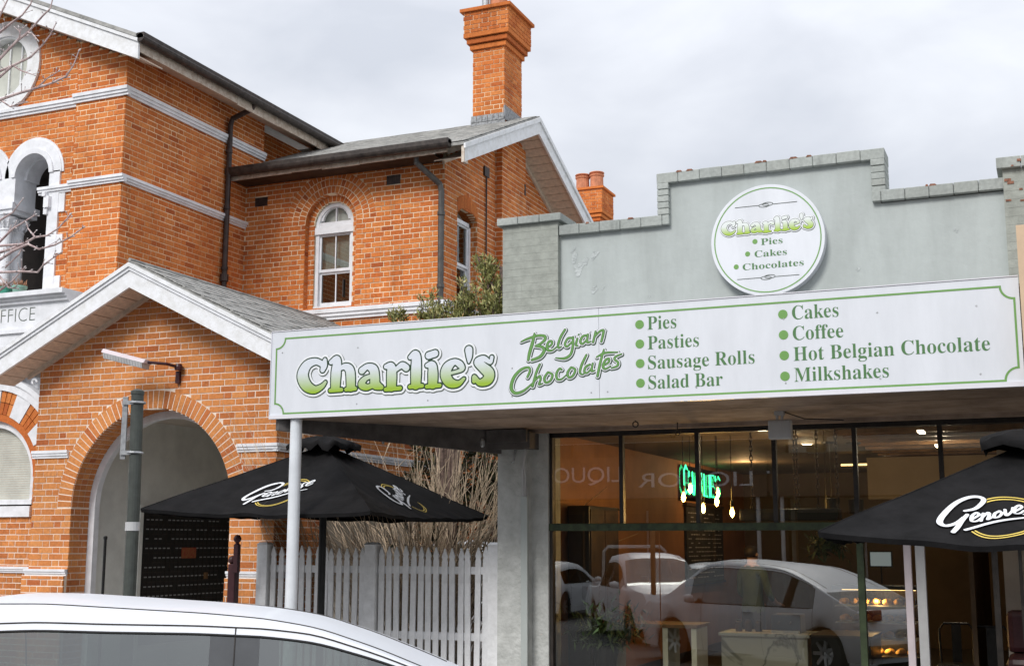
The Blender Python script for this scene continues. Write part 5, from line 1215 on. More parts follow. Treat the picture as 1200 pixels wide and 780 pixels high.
# ---------------------------------------------------------------- picket fence
PF = thing('picket_fence', (-7.4, 13.3, .15), 'white timber picket fence between the brick porch and the grey shop pier', 'fence')
FY = 13.3
def post_(x, w=.145, top=1.95):
    m = MB(); m.box(x-w/2, FY-w/2-.0, .15, x+w/2, FY+w/2, top-.02); m.prism([(x-w/2-.008, FY-w/2-.008, top-.02), (x+w/2+.008, FY-w/2-.008, top-.02), (x+w/2+.008, FY+w/2+.008, top-.02), (x-w/2-.008, FY+w/2+.008, top-.02)], [(x-w/2+.02, FY-w/2+.02, top+.01), (x+w/2-.02, FY-w/2+.02, top+.01), (x+w/2-.02, FY+w/2-.02, top+.01), (x-w/2+.02, FY+w/2-.02, top+.01)])
    m.build('post', 'fence_white', PF)
for x in (-8.985, -7.475, -5.875): post_(x)
for z in (1.60, .86):
    one('rail', 'fence_white', PF, -8.95, FY+.0, z, -5.73, FY+.04, z+.085)
one('rail', 'fence_white', PF, -8.95, FY+.0, .3, -5.73, FY+.04, .37)
b = MB(); w2 = .0345; H = 1.55
prof = [(-w2, 0), (w2, 0), (w2, H), (.022, H+.02), (.036, H+.045), (.030, H+.075), (.010, H+.105), (.012, H+.125), (0, H+.145), (-.012, H+.125), (-.010, H+.105), (-.030, H+.075), (-.036, H+.045), (-.022, H+.02), (-w2, H)]
prof = [(-w2, 0), (w2, 0), (w2, H), (.026, H+.03), (.036, H+.055), (.028, H+.085), (.012, H+.125), (.009, H+.14), (0, H+.155), (-.009, H+.14), (-.012, H+.125), (-.028, H+.085), (-.036, H+.055), (-.026, H+.03), (-w2, H)]
b.prism([(x, -.022, z) for x, z in prof], [(x, 0, z) for x, z in prof]); t_ = b.build('picket', 'fence_white'); pk = t_.data; bpy.data.objects.remove(t_)
def pickets(x0, x1, n):
    for k in range(n):
        x = x0+(x1-x0)*(k+.5)/n; sag = .015*math.sin(k*.5); share(pk, 'picket', PF, Matrix.Translation((x+random.uniform(-.004, .004), FY, .20+sag+random.uniform(-.006, .006))) @ Matrix.Rotation(random.uniform(-.013, .013), 4, 'Y') @ Matrix.Rotation(random.uniform(-.01, .01), 4, 'X'))
pickets(-8.905, -7.555, 13); pickets(-7.395, -5.955, 14); pickets(-5.80, -5.71, 1)

# ---------------------------------------------------------------- poles and small street things
SPp = thing('sign_pole', (-7.9, 9.5, 0.15), 'grey-green round steel pole with a bare flat bracket at its top before the porch', 'pole')
m = MB(); m.tube([(-7.885, 9.5, .15), (-7.885, 9.5, 2.3), (-7.905, 9.5, 3.36)], [.060, .058, .058], 16); m.lathe([(.063, 0), (.063, .03), (.03, .05)], -7.905, 9.5, 16, z=3.33); m.build('pole', 'pole_paint', SPp, smooth=False)
m = MB(); m.box(-8.045, 9.46, 2.72, -7.985, 9.475, 3.31); m.build('bracket', 'galvanised', SPp, bevel=.004)
m = MB()
for z in (3.25, 2.78):
    m.tube([(-7.9+.068*math.cos(a*math.pi/6), 9.5+.068*math.sin(a*math.pi/6), z) for a in range(13)], .012, 6)
    m.box(-8.03, 9.44, z-.02, -7.9, 9.455, z+.02)
    m.build('clamp', 'galvanised', SPp); m = MB()
m = MB(); m.tube([(-7.888, 9.5, 2.06), (-7.888, 9.5, 2.14)], .066, 16); m.build('sticker', 'soft_white_plastic', SPp)

t = thing('iron_gate_post', (-9.15, 12.9, .15), 'dark maroon cast iron gate post with ball finials beside the fence', 'gate post')
m = MB(); m.box(-9.215, 12.86, .15, -9.115, 12.96, 1.70); m.build('post', 'maroon_paint', t, bevel=.008)
m = MB(); m.lathe([(.02, 0), (.045, .02), (.05, .05), (.035, .085), (.0, .10)], -9.19, 12.91, 12, z=1.70); m.build('finial', 'maroon_paint', t, smooth=True)
m = MB(); m.box(-9.135, 12.85, 1.6, -9.075, 12.91, 1.93); m.lathe([(.022, 0), (.04, .01), (.02, .03), (.045, .06), (.048, .085), (.03, .12), (0, .13)], -9.105, 12.88, 12, z=1.92); m.build('hinge_stile', 'maroon_paint', t)
t = thing('marker_rod', (-10.35, 12.0, .15), 'thin black upright rod standing before the porch arch', 'rod')
m = MB(); m.tube([(-10.35, 12, .15), (-10.352, 12, 2.0)], .017, 8); m.build('rod', 'black_metal', t)
m = MB(); m.lathe([(.022, 0), (.024, .03), (.01, .04)], -10.352, 12, 8, z=1.99); m.build('cap', 'black_metal', t)

t = thing('wall_lamp', (-10.6, 13.4, 4.2), 'old fluorescent lamp on a bracket across the porch gable above the arch', 'lamp')
p, q = Vector((-11.34, 12.95, 4.40)), Vector((-10.72, 13.05, 4.235)); d = (q-p).normalized(); sd = Vector((d.y, -d.x, 0)).normalized(); up = Vector((0, 0, 1))
def sec(P, hw, z0, z1, ins): return [P+sd*-hw+up*z0, P+sd*hw+up*z0, P+sd*(hw-ins)+up*z1, P+sd*-(hw-ins)+up*z1]
m = MB(); m.prism(sec(p, .11, 0, .055, .05), sec(q, .11, 0, .055, .05)); m.build('cover', 'pink_white', t, bevel=.01)
m = MB(); m.prism(sec(p+d*.03, .085, -.07, 0, -.02), sec(q-d*.03, .085, -.07, 0, -.02))
for k in range(14):
    P = p+d*(.05+k*.042); m.prism(sec(P, .091, -.074, .0, -.02), sec(P+d*.008, .091, -.074, .0, -.02))
m.build('diffuser', 'soft_white_plastic', t)
m = MB(); m.tube([q-d*.02+up*.02, (-10.55, 13.2, 4.25), (-10.50, 13.40, 4.23)], .02, 8); m.lathe([(.05, 0), (.055, .04), (.04, .08)], -10.5, 13.40, 12, z=4.19); m.box(-10.56, 13.42, 4.02, -10.50, 13.46, 4.18); m.build('arm', 'maroon_paint', t)

# two flower pots on the post office ledge
for px, lab, mt in ((-14.66, 'dark green plant pot with dry stalks on the white ledge', 'pot_green'), (-14.38, 'pale green plant pot with dry stalks on the white ledge', 'pot_pale_green')):
    t = thing('plant_pot', (px, 14.55, 5.57), lab, 'plant pot', 'pots on the post office ledge')
    m = MB(); m.lathe([(.075, 0), (.105, .16), (.115, .17), (.115, .20), (.10, .20)], px, 14.45, 18, z=5.62); m.build('pot', mt, t)
    m = MB()
    for k in range(60):
        a = random.uniform(0, 6.28); r = random.uniform(0, .09); L = random.uniform(.04, .12); m.tube([(px+r*math.cos(a), 14.45+r*math.sin(a), 5.80), (px+(r+.03)*math.cos(a), 14.45+(r+.03)*math.sin(a), 5.81+L)], .005, 4)
    m.build('dry_stalks', 'dry_plant', t, kind='stuff')

# ---------------------------------------------------------------- plants
BT = thing('bare_tree', (-9.6, 8.2, .15), 'bare street tree with budding twigs in front of the round window and the columns', 'tree')
m = MB(); m.tube([(-9.7, 8.2, .1), (-9.6, 8.25, 1.5), (-9.5, 8.2, 3.0), (-9.45, 8.2, 4.2), (-9.4, 8.2, 5.4), (-9.3, 8.2, 6.6), (-9.25, 8.2, 7.8)], [.13, .11, .095, .08, .06, .04, .02], 10)
m.build('trunk', 'bark', BT)
m = MB(); bd = MB()
for br in DATA['BR']:
    P = [Vector(p) for p in br]
    tz = P[0].z-.35; root = Vector((-9.42, 8.2, tz)); main = P[0].x < -8.33
    if main: P = [root, (root+P[0])/2+Vector((0, 0, .02))]+P
    n = len(P); rad = [(.0155 if main else .007)*(1-.78*i/(n-1))+.0015 for i in range(n)]
    # smooth
    m.tube(P, rad, 6)
    for i in range(1, n):
        a, b_ = P[i-1], P[i]; L = (b_-a).length
        for k in range(int(L/.075)+1):
            if a.x < -8.9: continue
            f = random.random(); c = a.lerp(b_, f); dr = Vector((random.uniform(-1, 1), random.uniform(-1, 1), random.uniform(-.3, 1))).normalized()
            ln = random.choice((.02, .025, .035, .06)); e_ = c+dr*ln+((b_-a).normalized()*ln*.7)
            m.tube([c, e_], [.0035, .0022], 5); bd.tube([e_, e_+(e_-c).normalized()*.010, e_+(e_-c).normalized()*.022], [.0035, .0065, .001], 5)
    bd.tube([P[-1], P[-1]+(P[-1]-P[-2]).normalized()*.012, P[-1]+(P[-1]-P[-2]).normalized()*.03], [.004, .009, .001], 6)
m.build('branches', 'bud_twig', BT, kind='stuff'); bd.build('buds', 'bud', BT, kind='stuff')

TW = thing('bare_shrub', (-7.6, 14.7, .15), 'leafless shrub of many pale stems fanning up behind the picket fence', 'shrub')
m = MB(); rnd = random.Random(5)
for k in range(330):
    a = rnd.gauss(0, .62); bx = -7.35+rnd.gauss(0, .36); by = 14.55+rnd.gauss(0, .25); L = rnd.uniform(2.2, 3.4)*(1-.12*abs(a))
    yl = rnd.gauss(0, .25); p = Vector((bx, by, .2)); dr = Vector((math.sin(a)*.55, yl*.5, 1)).normalized(); P = [p.copy()]; seg = 9
    droop = rnd.uniform(-.02, .07)
    for i in range(seg):
        dr = (dr+Vector((math.sin(a)*.085+rnd.gauss(0, .03), rnd.gauss(0, .04), -droop*(i/4)))).normalized(); p = p+dr*L/seg; P.append(p.copy())
    r0 = rnd.uniform(.006, .012); tint = rnd.random(); m.tube(P, [r0*(1-.75*i/seg) for i in range(seg+1)], 4, tint, caps=False)
    for j in range(rnd.randint(2, 5)):
        i = rnd.randint(3, seg-1); q = P[i]; dd = (P[i]-P[i-1]).normalized(); dd = (dd+Vector((rnd.gauss(0, .5), rnd.gauss(0, .4), rnd.gauss(0, .2)))).normalized(); e_ = q+dd*rnd.uniform(.2, .55); m.tube([q, (q+e_)/2+Vector((0, 0, .02)), e_], [r0*.5, r0*.4, r0*.15], 4, tint, caps=False)
for k in range(30):                        # pale wands leaning across the porch corner
    a = -rnd.uniform(.2, .85); p = Vector((-8.2+rnd.gauss(0, .25), 14.0+rnd.gauss(0, .15)-.3, .3)); dr = Vector((math.sin(a)*.28, -.02, 1)).normalized(); P = [p.copy()]; L = rnd.uniform(2.6, 3.8); seg = 9
    for i in range(seg):
        dr = (dr+Vector((math.sin(a)*.07+rnd.gauss(0, .03), rnd.gauss(0, .01), 0))).normalized(); p = p+dr*L/seg; p.y = min(p.y, 14.2) if p.x > -8.9 else min(p.y, 13.30); P.append(p.copy())
    m.tube(P, [.0065*(1-.7*i/seg) for i in range(seg+1)], 4, rnd.random(), caps=False)
m.build('stems', 'pale_twig', TW, kind='stuff')
m = MB(); m.lathe([(.26, 0), (.2, .1), (.1, .2)], -7.35, 14.55, 12, z=.12); m.build('root_crown', 'bark', TW)

def leafy(name, loc, label, cat, blobs, n, mt, lw, ll, up=.6, seed=1, trunkto=None, group=None):
    t = thing(name, loc, label, cat, group); rnd = random.Random(seed); m = MB(); tw = MB()
    base = Vector(loc)
    tot = sum(b[3]*b[4] for b in blobs)
    for (bx, by, bz, rx, rz) in blobs:
        c = Vector((bx, by, bz)); k = int(n*rx*rz/tot)
        root = Vector((loc[0]+(bx-loc[0])*.3, loc[1]+(by-loc[1])*.3, max(loc[2]+.3, bz-rz*1.6)))
        nb_t = max(5, k//95)
        for q in range(nb_t):
            an = rnd.uniform(0, 6.28); rr = math.sqrt(rnd.random()); e_ = c+Vector((rx*rr*math.cos(an), rx*rr*math.sin(an)*.8, rz*rnd.uniform(-.7, 1)))
            s_ = c+Vector((0, 0, -rz))*rnd.uniform(.2, 1)
            mid = (s_+e_)/2+Vector((rnd.gauss(0, .05), rnd.gauss(0, .05), rnd.gauss(0, .05)))
            tw.tube([s_, mid, e_], [.012, .008, .003], 5, caps=False)
            for i in range(k//nb_t):
                f = rnd.random()**.6; pt = (s_.lerp(mid, f*2) if f < .5 else mid.lerp(e_, f*2-1))
                dr = (Vector((rnd.gauss(0, 1), rnd.gauss(0, 1), rnd.gauss(0, .6)+up))+(e_-s_).normalized()*.8).normalized()
                sd = dr.cross(Vector((rnd.gauss(0, 1), rnd.gauss(0, 1), rnd.gauss(0, 1)))).normalized()*lw*rnd.uniform(.6, 1.2)
                o_ = pt+Vector((rnd.gauss(0, .03), rnd.gauss(0, .03), rnd.gauss(0, .03))); L = ll*rnd.uniform(.5, 1.3)
                tint = min(1, max(0, rnd.gauss(.4, .24)+(.12 if f > .85 else -.05)))
                m.add([o_-sd*.3, o_+dr*L*.5-sd, o_+dr*L, o_+dr*L*.5+sd], [(0, 1, 2, 3)], tint)
        tw.tube([Vector((loc[0], loc[1], loc[2])), root, c], [.05, .035, .012], 7)
    tw.build('trunk', 'bark', t); m.build('leaves', mt, t, kind='stuff'); return t
leafy('bottlebrush', (-7.45, 15.3, .15), 'olive green bottlebrush top showing above the sign before the wing wall', 'shrub',
      [(-7.40, 15.25, 4.85, .42, .50), (-7.1, 15.2, 5.0, .32, .48), (-7.75, 15.3, 5.05, .22, .42), (-7.85, 15.2, 4.65, .42, .28), (-8.15, 15.15, 4.85, .20, .36), (-6.95, 15.3, 4.7, .28, .42), (-7.3, 15.3, 4.1, .5, .5)], 11500, 'olive_leaf', .012, .085, seed=3, group='bottlebrush shrubs behind the sign')
leafy('bottlebrush', (-6.5, 15.2, .15), 'olive green bottlebrush with a tall sprig leaning against the grey brick pier', 'shrub',
      [(-6.60, 15.2, 4.85, .40, .60), (-6.42, 15.2, 5.2, .20, .42), (-6.85, 15.2, 5.50, .12, .30), (-6.72, 15.2, 5.25, .12, .35), (-6.4, 15.2, 4.3, .45, .5), (-7.0, 15.25, 5.72, .10, .07)], 10500, 'olive_leaf', .012, .085, seed=8, group='bottlebrush shrubs behind the sign')
leafy('hedge', (-6.6, 15.9, .15), 'dark evergreen hedge filling the gap between porch and shop behind the fence', 'hedge',
      [(-6.0, 15.7, 1.6, .7, 1.1), (-6.2, 15.8, 2.6, .8, .9), (-6.9, 15.9, 1.8, .8, 1.2), (-7.0, 15.9, 2.9, .8, .9), (-7.9, 16.1, 2.0, .9, 1.2), (-7.8, 16.1, 3.0, .8, .7), (-5.75, 14.6, 1.9, .35, 1.0), (-6.0, 14.9, 2.7, .35, .7)], 22000, 'hedge_leaf', .018, .10, up=.1, seed=4)

t = thing('hedge_backing', (-7.2, 20, .15), 'dark paling screen added far behind the hedge to close its bright gaps', 'fence')  # added backing that blocks the bright gaps seen through the hedge
for k in range(28):
    x = -9.0+k*.13; z = 2.7+random.uniform(-.01, .01); one('paling', 'dark_timber', t, x, 20.0, .15, x+.118, 20.02, z)
for z in (.5, 2.4): one('rail', 'dark_timber', t, -9.0, 20.02, z, -5.36, 20.06, z+.08)
# ---------------------------------------------------------------- shop interior
one('floor', 'floor_inside', SH, -5.3, 13.3, .16, .3, 23.2, .2)
one('inner_wall', 'wall_orange', SH, -5.30, 13.4, .2, -5.25, 23.2, 3.3); one('inner_wall', 'wall_brown', SH, -5.25, 23.1, .2, .3, 23.2, 3.3); one('inner_wall', 'wall_brown', SH, .25, 13.4, .2, .30, 23.1, 3.3)
one('ceiling', 'ceiling_inside', SH, -5.25, 13.3, 3.2, .25, 23.1, 3.3)
for k in range(9): one('ceiling_board', 'timber', SH, -2.2, 14.2+k*.62, 3.14, .2, 14.2+k*.62+.16, 3.19)
one('bulkhead', 'bulkhead_tan', SH, -2.36, 18.0, 2.55, .2, 18.2, 3.12)
one('partition', 'wall_brown', SH, -.9, 14.6, .2, -.85, 17.9, 2.6)
one('skirting', 'dark_timber', SH, -5.25, 13.5, .2, -5.23, 23.0, .35)
one('strip_light', 'warm_strip', SH, -2.72, 18.05, 3.02, -2.36, 18.09, 3.045)
for y in (13.45, 14.78, 16.08):
    m = MB(); m.lathe([(.075, 0), (.085, .012)], -2.83, y, 16, z=3.185); o = m.build('downlight', 'soft_white_plastic', SH)
    m = MB(); m.lathe([(.058, 0), (.058, .004)], -2.83, y, 16, z=3.178); m.build('lens', 'downlight', o)
for x, y in ((-1.2, 13.66), (-1.2, 15.72)):
    one('tube_light', 'downlight', SH, x-.06, y-.14, 3.08, x+.0, y+.14, 3.10)
# menu board
t = thing('menu_board', (-5.2, 20.2, 2.0), 'tall dark chalk menu board on the orange wall deep inside the shop', 'menu board')
one('board', 'chalkboard', t, -5.25, 19.0, 1.35, -5.21, 21.3, 2.52); one('frame', 'dark_timber', t, -5.25, 18.96, 2.52, -5.19, 21.34, 2.57); one('frame', 'dark_timber', t, -5.25, 18.96, 1.31, -5.19, 21.34, 1.35)
m = MB(); rnd = random.Random(3)
for r_ in range(16):
    y = 19.1
    while y < 21.1:
        L = rnd.uniform(.04, .16)
        if rnd.random() < .7: m.box(-5.212, y, 1.42+r_*.066, -5.206, y+L, 1.435+r_*.066)
        y += L+.05
m.build('chalk_marks', 'soft_white_plastic', t, kind='stuff')
t = thing('dark_cabinet', (-5.1, 14.3, .2), 'tall black cabinet just inside the glass beside the rendered pier', 'cabinet')
one('carcass', 'black_plastic', t, -5.22, 13.85, .2, -4.95, 14.9, 2.38, bevel=.01); one('plinth', 'dark_timber', t, -5.2, 13.9, .2, -4.97, 14.85, .3)
for k in range(2): one('door', 'dark_timber', t, -4.952, 13.88+k*.51, .34, -4.94, 14.37+k*.51, 2.34)
# neon
t = thing('neon_sign', (-5.2, 20, 2.9), 'glowing green neon sign on the orange wall inside the shop', 'neon sign')
FN = lambda u, v, w=0.: (-5.19+w, u, v)
def neon(off, dz, u0=18.75, u1=21.35):
    return None
GL = {'C': [[(.8, .85), (.5, 1), (.15, .8), (.05, .5), (.15, .2), (.5, 0), (.85, .15)]], 'H': [[(.1, 0), (.1, 1)], [(.8, 0), (.8, 1)], [(.1, .5), (.8, .5)]], 'A': [[(.05, 0), (.45, 1), (.85, 0)], [(.2, .35), (.7, .35)]],
      'R': [[(.1, 0), (.1, 1), (.6, 1), (.8, .78), (.6, .52), (.1, .5)], [(.45, .5), (.85, 0)]], 'L': [[(.1, 1), (.1, 0), (.75, 0)]], 'I': [[(.2, 0), (.2, 1)]], 'E': [[(.8, 1), (.1, 1), (.1, 0), (.8, 0)], [(.1, .5), (.65, .5)]], "'": [[(.2, 1), (.12, .75)]],
      'S': [[(.8, .85), (.5, 1), (.15, .85), (.2, .58), (.7, .42), (.8, .15), (.45, 0), (.1, .15)]]}
m = MB(); u = 18.78; n_ = 0
for ch in "CHARLIE'S":
    wd = {'I': .4, "'": .3}.get(ch, 1)*.305
    hh = .36 if ch != 'C' else .44
    for st in GL[ch]:
        m.tube([FN(u+a*.305, 2.70+b*hh, .0) for a, b in st], .0085, 6); m.tube([FN(u+a*.305+.03, 2.715+b*(hh-.03), .0) for a, b in st], .004, 6)
    u += wd
m.build('tube', 'neon_green', t)
m = MB(); m.box(-5.235, 18.7, 2.6, -5.225, 21.4, 3.14); m.build('backing', 'cabinet_glass', t)
# pendant bulbs
for i, (x, z, y) in enumerate(((-4.035, 2.491, 14.6), (-3.95, 2.589, 14.6), (-3.801, 2.358, 14.6), (-3.636, 2.436, 14.6), (-3.623, 2.535, 14.6), (-3.458, 2.306, 14.6))):
    t = thing('pendant_bulb', (x, y, 3.2), ('amber filament bulb hanging leftmost in the cluster', 'amber filament bulb hanging highest in the cluster', 'amber filament bulb third from the left, just below the green neon', 'amber filament bulb fourth from the left at the cluster middle', 'amber filament bulb tucked right behind the fourth one', 'amber filament bulb hanging lowest and rightmost in the cluster')[i], 'light bulb', 'hanging bulbs inside the shop')
    m = MB(); m.tube([(x, y, 3.2), (x, y, z+.13)], .005, 5); m.build('cord', 'black_plastic', t)
    m = MB(); m.lathe([(.020, 0), (.022, .06), (.012, .075)], x, y, 10, z=z+.065); m.build('socket', 'black_plastic', t)
    m = MB(); m.lathe([(.004, 0), (.022, .02), (.032, .05), (.028, .085), (.015, .12), (.013, .135)], x, y, 12, z=z-.065); m.build('envelope', 'bulb_glass', t, smooth=True)
    m = MB(); m.lathe([(.004, 0), (.02, .02), (.025, .045), (.017, .075), (.005, .1)], x, y, 8, z=z-.05); m.build('filament', 'bulb_glow', t)
def lamp(loc, power, col, r=.05):
    l_ = bpy.data.lights.new('lamp_or_fill_light', 'POINT'); l_.energy = power; l_.color = col; l_.shadow_soft_size = r
    o_ = bpy.data.objects.new('lamp_or_fill_light', l_); COL.objects.link(o_); o_.location = loc; put(o_, SH)
lamp((-2.0, 15.62, 1.30), 5, (1, .62, .25), .03); lamp((-2.0, 15.62, .80), 4, (1, .62, .25), .03)
lamp((-3.75, 14.6, 2.25), 15, (1, .60, .25)); 
for y in (13.45, 14.78, 16.08): lamp((-2.83, y, 3.08), 4, (1, .80, .55))
lamp((-1.2, 15.72, 3.0), 7, (1, .85, .65)); lamp((-4.4, 19.5, 3.0), 22, (1, .62, .32)); lamp((-2.5, 21.5, 3.0), 4, (1, .8, .55))  # the last two are fill lights added without any fitting there
# hanging planter trough on chains
t = thing('hanging_planter', (-2.7, 14.2, 2.3), 'black trough hanging on heavy chains behind the upper window panes', 'planter')
m = MB(); m.box(-3.25, 14.08, 2.20, -2.17, 14.32, 2.33); m.build('trough', 'black_plastic', t, bevel=.01)
def chain(x, y, z0, z1, parent):
    m = MB(); z = z1; k = 0
    while z > z0:
        pts = []
        for j in range(9):
            a = j*math.pi/4; dx = .017*math.cos(a); dz = .036*math.sin(a); pts.append((x+(dx if k % 2 else 0), y+(0 if k % 2 else dx), z-.03+dz))
        m.tube(pts, .0065, 5, caps=False); z -= .054; k += 1
    m.build('chain', 'chain', parent)
for x in (-3.13, -2.62, -2.40, -2.19): chain(x, 14.2, 2.33, 3.2, t)
chain(-2.66, 14.26, 2.33, 3.2, t)
for k, (x, y) in enumerate(((-2.38, 15.0), (-2.14, 15.2))):
    t = thing('drum_pendant', (x, y, 3.2), ('black drum pendant lamp nearer the hanging chains', 'black drum pendant lamp hanging beyond the last chain towards the door')[k], 'pendant lamp', 'black drum pendants')
    m = MB(); m.lathe([(.09, 0), (.09, .02)], x, y, 16, z=3.10); m.build('ceiling_rose', 'black_plastic', t); m = MB(); m.tube([(x, y, 3.1), (x, y, 2.46)], .006, 5); m.build('cord', 'black_plastic', t); m = MB(); m.lathe([(.085, 0), (.09, .17), (.03, .18)], x, y, 18, z=2.29); m.build('shade', 'black_plastic', t)
# counter, cabinets
t = thing('stone_counter', (-3.1, 14.6, .2), 'white veined stone serving counter low behind the window', 'counter')
one('front', 'marble', t, -3.60, 14.5, .2, -2.63, 14.54, .92); one('top', 'marble', t, -3.62, 14.46, .92, -2.60, 15.1, .955); one('side', 'marble', t, -3.60, 14.54, .2, -3.56, 15.08, .92)
t = thing('black_counter', (-2.2, 14.8, .2), 'dark counter running on from the white stone counter', 'counter')
one('body', 'black_plastic', t, -2.59, 14.52, .2, -1.95, 15.4, .93); one('top', 'dark_timber', t, -2.595, 14.48, .93, -1.93, 15.42, .955)
t = thing('timber_counter', (-4.3, 14.3, .2), 'dark timber bench with pale legs inside the window at left', 'bench')
one('top', 'timber', t, -4.85, 14.0, 1.02, -3.75, 14.6, 1.055); 
for x in (-4.8, -4.15, -3.82): one('leg', 'plaster', t, x, 14.02, .2, x+.06, 14.5, 1.02)
t = thing('cake_cabinet', (-2.0, 15.9, .2), 'glass display cabinet of golden pastries lit from inside', 'display cabinet')
one('base', 'black_plastic', t, -2.5, 15.5, .2, -1.55, 16.1, .66); one('roof', 'black_plastic', t, -2.5, 15.5, 1.42, -1.55, 16.1, 1.46); one('back', 'dark_timber', t, -2.5, 16.08, .66, -1.55, 16.1, 1.42)
for z in (.84, 1.03, 1.22): one('shelf', 'galvanised', t, -2.48, 15.54, z, -1.57, 16.05, z+.012)
for z in (.66, .852, 1.042, 1.232):
    one('shelf_light', 'warm_strip', t, -2.46, 15.99, z+.165, -1.6, 16.02, z+.175)
    for k in range(7):
        for j in range(2):
            x = -2.4+k*.125; y = 15.68+j*.16; q = MB(); q.lathe([(.035, 0), (.052, .015), (.048, .045), (.02, .065), (.0, .068)], x, y, 9, z=z+.012); q.build('pastry', 'pastry', t, smooth=True)
m = MB(); m.add([(-2.5, 15.5, .66), (-1.55, 15.5, .66), (-1.55, 15.5, 1.42), (-2.5, 15.5, 1.42)], [(0, 1, 2, 3)]); m.build('glass_front', 'cabinet_glass', t)
t = thing('wall_screen', (-2.0, 16.6, 1.8), 'small lit screen above the pastry cabinet', 'screen')
one('bezel', 'black_plastic', t, -2.2, 16.6, 1.66, -1.92, 16.63, 1.86); one('display', 'screen_glow', t, -2.185, 16.595, 1.675, -1.935, 16.6, 1.845)
one('stand', 'black_plastic', t, -2.07, 16.61, 1.46, -2.05, 16.62, 1.66)
# espresso machine and jars on the counter
t = thing('coffee_machine', (-2.95, 14.8, .955), 'dark coffee machine standing on the white stone counter', 'coffee machine')
one('body', 'black_plastic', t, -3.05, 14.62, .955, -2.72, 14.95, 1.16, bevel=.015); one('drip_tray', 'galvanised', t, -3.04, 14.56, .955, -2.73, 14.62, .985); m = MB(); m.tube([(-2.95, 14.60, 1.08), (-2.95, 14.52, 1.06)], .012, 6); m.tube([(-2.82, 14.60, 1.08), (-2.82, 14.52, 1.06)], .012, 6); m.build('handle', 'dark_timber', t)
for k, x in enumerate((-3.45, -3.34, -3.22)):
    q = MB(); q.lathe([(.04, 0), (.042, .10), (.03, .115), (.032, .13)], x, 14.75, 12, z=.955); o = q.build('glass_jar', 'dark_timber', None); tag(o, ('glass jar at the left end of the stone counter', 'glass jar in the middle of three on the counter', 'glass jar beside the coffee machine on the counter')[k], 'jar', 'jars on the stone counter')
# chairs and table by the door
for k, (x, y) in enumerate(((-1.10, 14.9), (-.72, 14.5))):
    t = thing('metal_chair', (x, y, .2), ('dark metal cafe chair just inside the open doorway', 'dark metal cafe chair by the right door jamb')[k], 'chair', 'cafe chairs inside the door')
    one('seat', 'black_metal', t, x-.19, y-.19, .64, x+.19, y+.19, .66, bevel=.008)
    for sx in (-1, 1):
        for sy in (-1, 1): m = MB(); m.tube([(x+sx*.17, y+sy*.17, .64), (x+sx*.20, y+sy*.21, .2)], .014, 7); m.build('leg', 'black_metal', t)
    m = MB(); m.tube([(x-.17, y+.18, .64), (x-.18, y+.21, 1.02), (x-.13, y+.215, 1.08), (x+.13, y+.215, 1.08), (x+.18, y+.21, 1.02), (x+.17, y+.18, .64)], .014, 7); m.box(x-.05, y+.195, .66, x+.05, y+.205, 1.07); m.build('backrest', 'black_metal', t)
t = thing('dark_armchair', (-.4, 13.8, .2), 'dark maroon upholstered seat just inside the doorway of the shop', 'armchair')
one('seat', 'maroon_paint', t, -.54, 13.6, .2, -.2, 14.3, .85, bevel=.06); one('backrest', 'maroon_paint', t, -.54, 14.15, .85, -.2, 14.3, 1.28, bevel=.06)
one('inner_wall', 'plaster_shaded', SH, -.55, 14.6, .2, -.1, 14.65, 3.0)
# plants inside
def houseplant(x, y, z, name, label, n, L, seed, hang=False):
    t = thing(name, (x, y, z), label, 'plant'); rnd = random.Random(seed)
    if not hang:
        m = MB(); m.lathe([(.11, 0), (.15, .26), (.155, .28)], x, y, 16, z=z); m.build('pot', 'black_plastic', t)
    else:
        m = MB(); m.lathe([(.07, 0), (.12, .10), (.12, .13)], x, y, 16, z=z); m.tube([(x, y, z+.1), (x, y, 3.2)], .004, 4); m.build('pot', 'black_plastic', t)
    m = MB()
    for k in range(n):
        a = rnd.uniform(0, 6.28); up = rnd.uniform(.2, 1) if not hang else rnd.uniform(-1, -.2); l = L*rnd.uniform(.5, 1.1)
        p0 = Vector((x, y, z+(.26 if not hang else .12))); p1 = p0+Vector((math.cos(a)*l*.5, math.sin(a)*l*.5, l*up*.8)); p2 = p1+Vector((math.cos(a)*l*.3, math.sin(a)*l*.3, -l*.12)); s = Vector((-math.sin(a), math.cos(a), 0))*.03
        if p2.x < -5.2: continue
        for q in range(5):
            f = q/5; c = p0.lerp(p1, f).lerp(p1.lerp(p2, f), f); d2 = Vector((rnd.gauss(0, 1), rnd.gauss(0, 1), rnd.gauss(0, 1))).normalized()
            m.add([c-s*.4, c+d2*.06-s*.6, c+d2*.13, c+d2*.06+s*.6], [(0, 1, 2, 3)], rnd.random())
    m.build('leaves', 'house_leaf', t, kind='stuff')
houseplant(-4.7, 13.65, .55, 'potted_plant', 'leafy potted plant behind the glass beside the grey rendered pier', 240, .75, 2)
houseplant(-2.33, 14.3, 1.95, 'trailing_plant', 'trailing plant in a hanging pot under the chain trough', 120, .32, 5, hang=True)

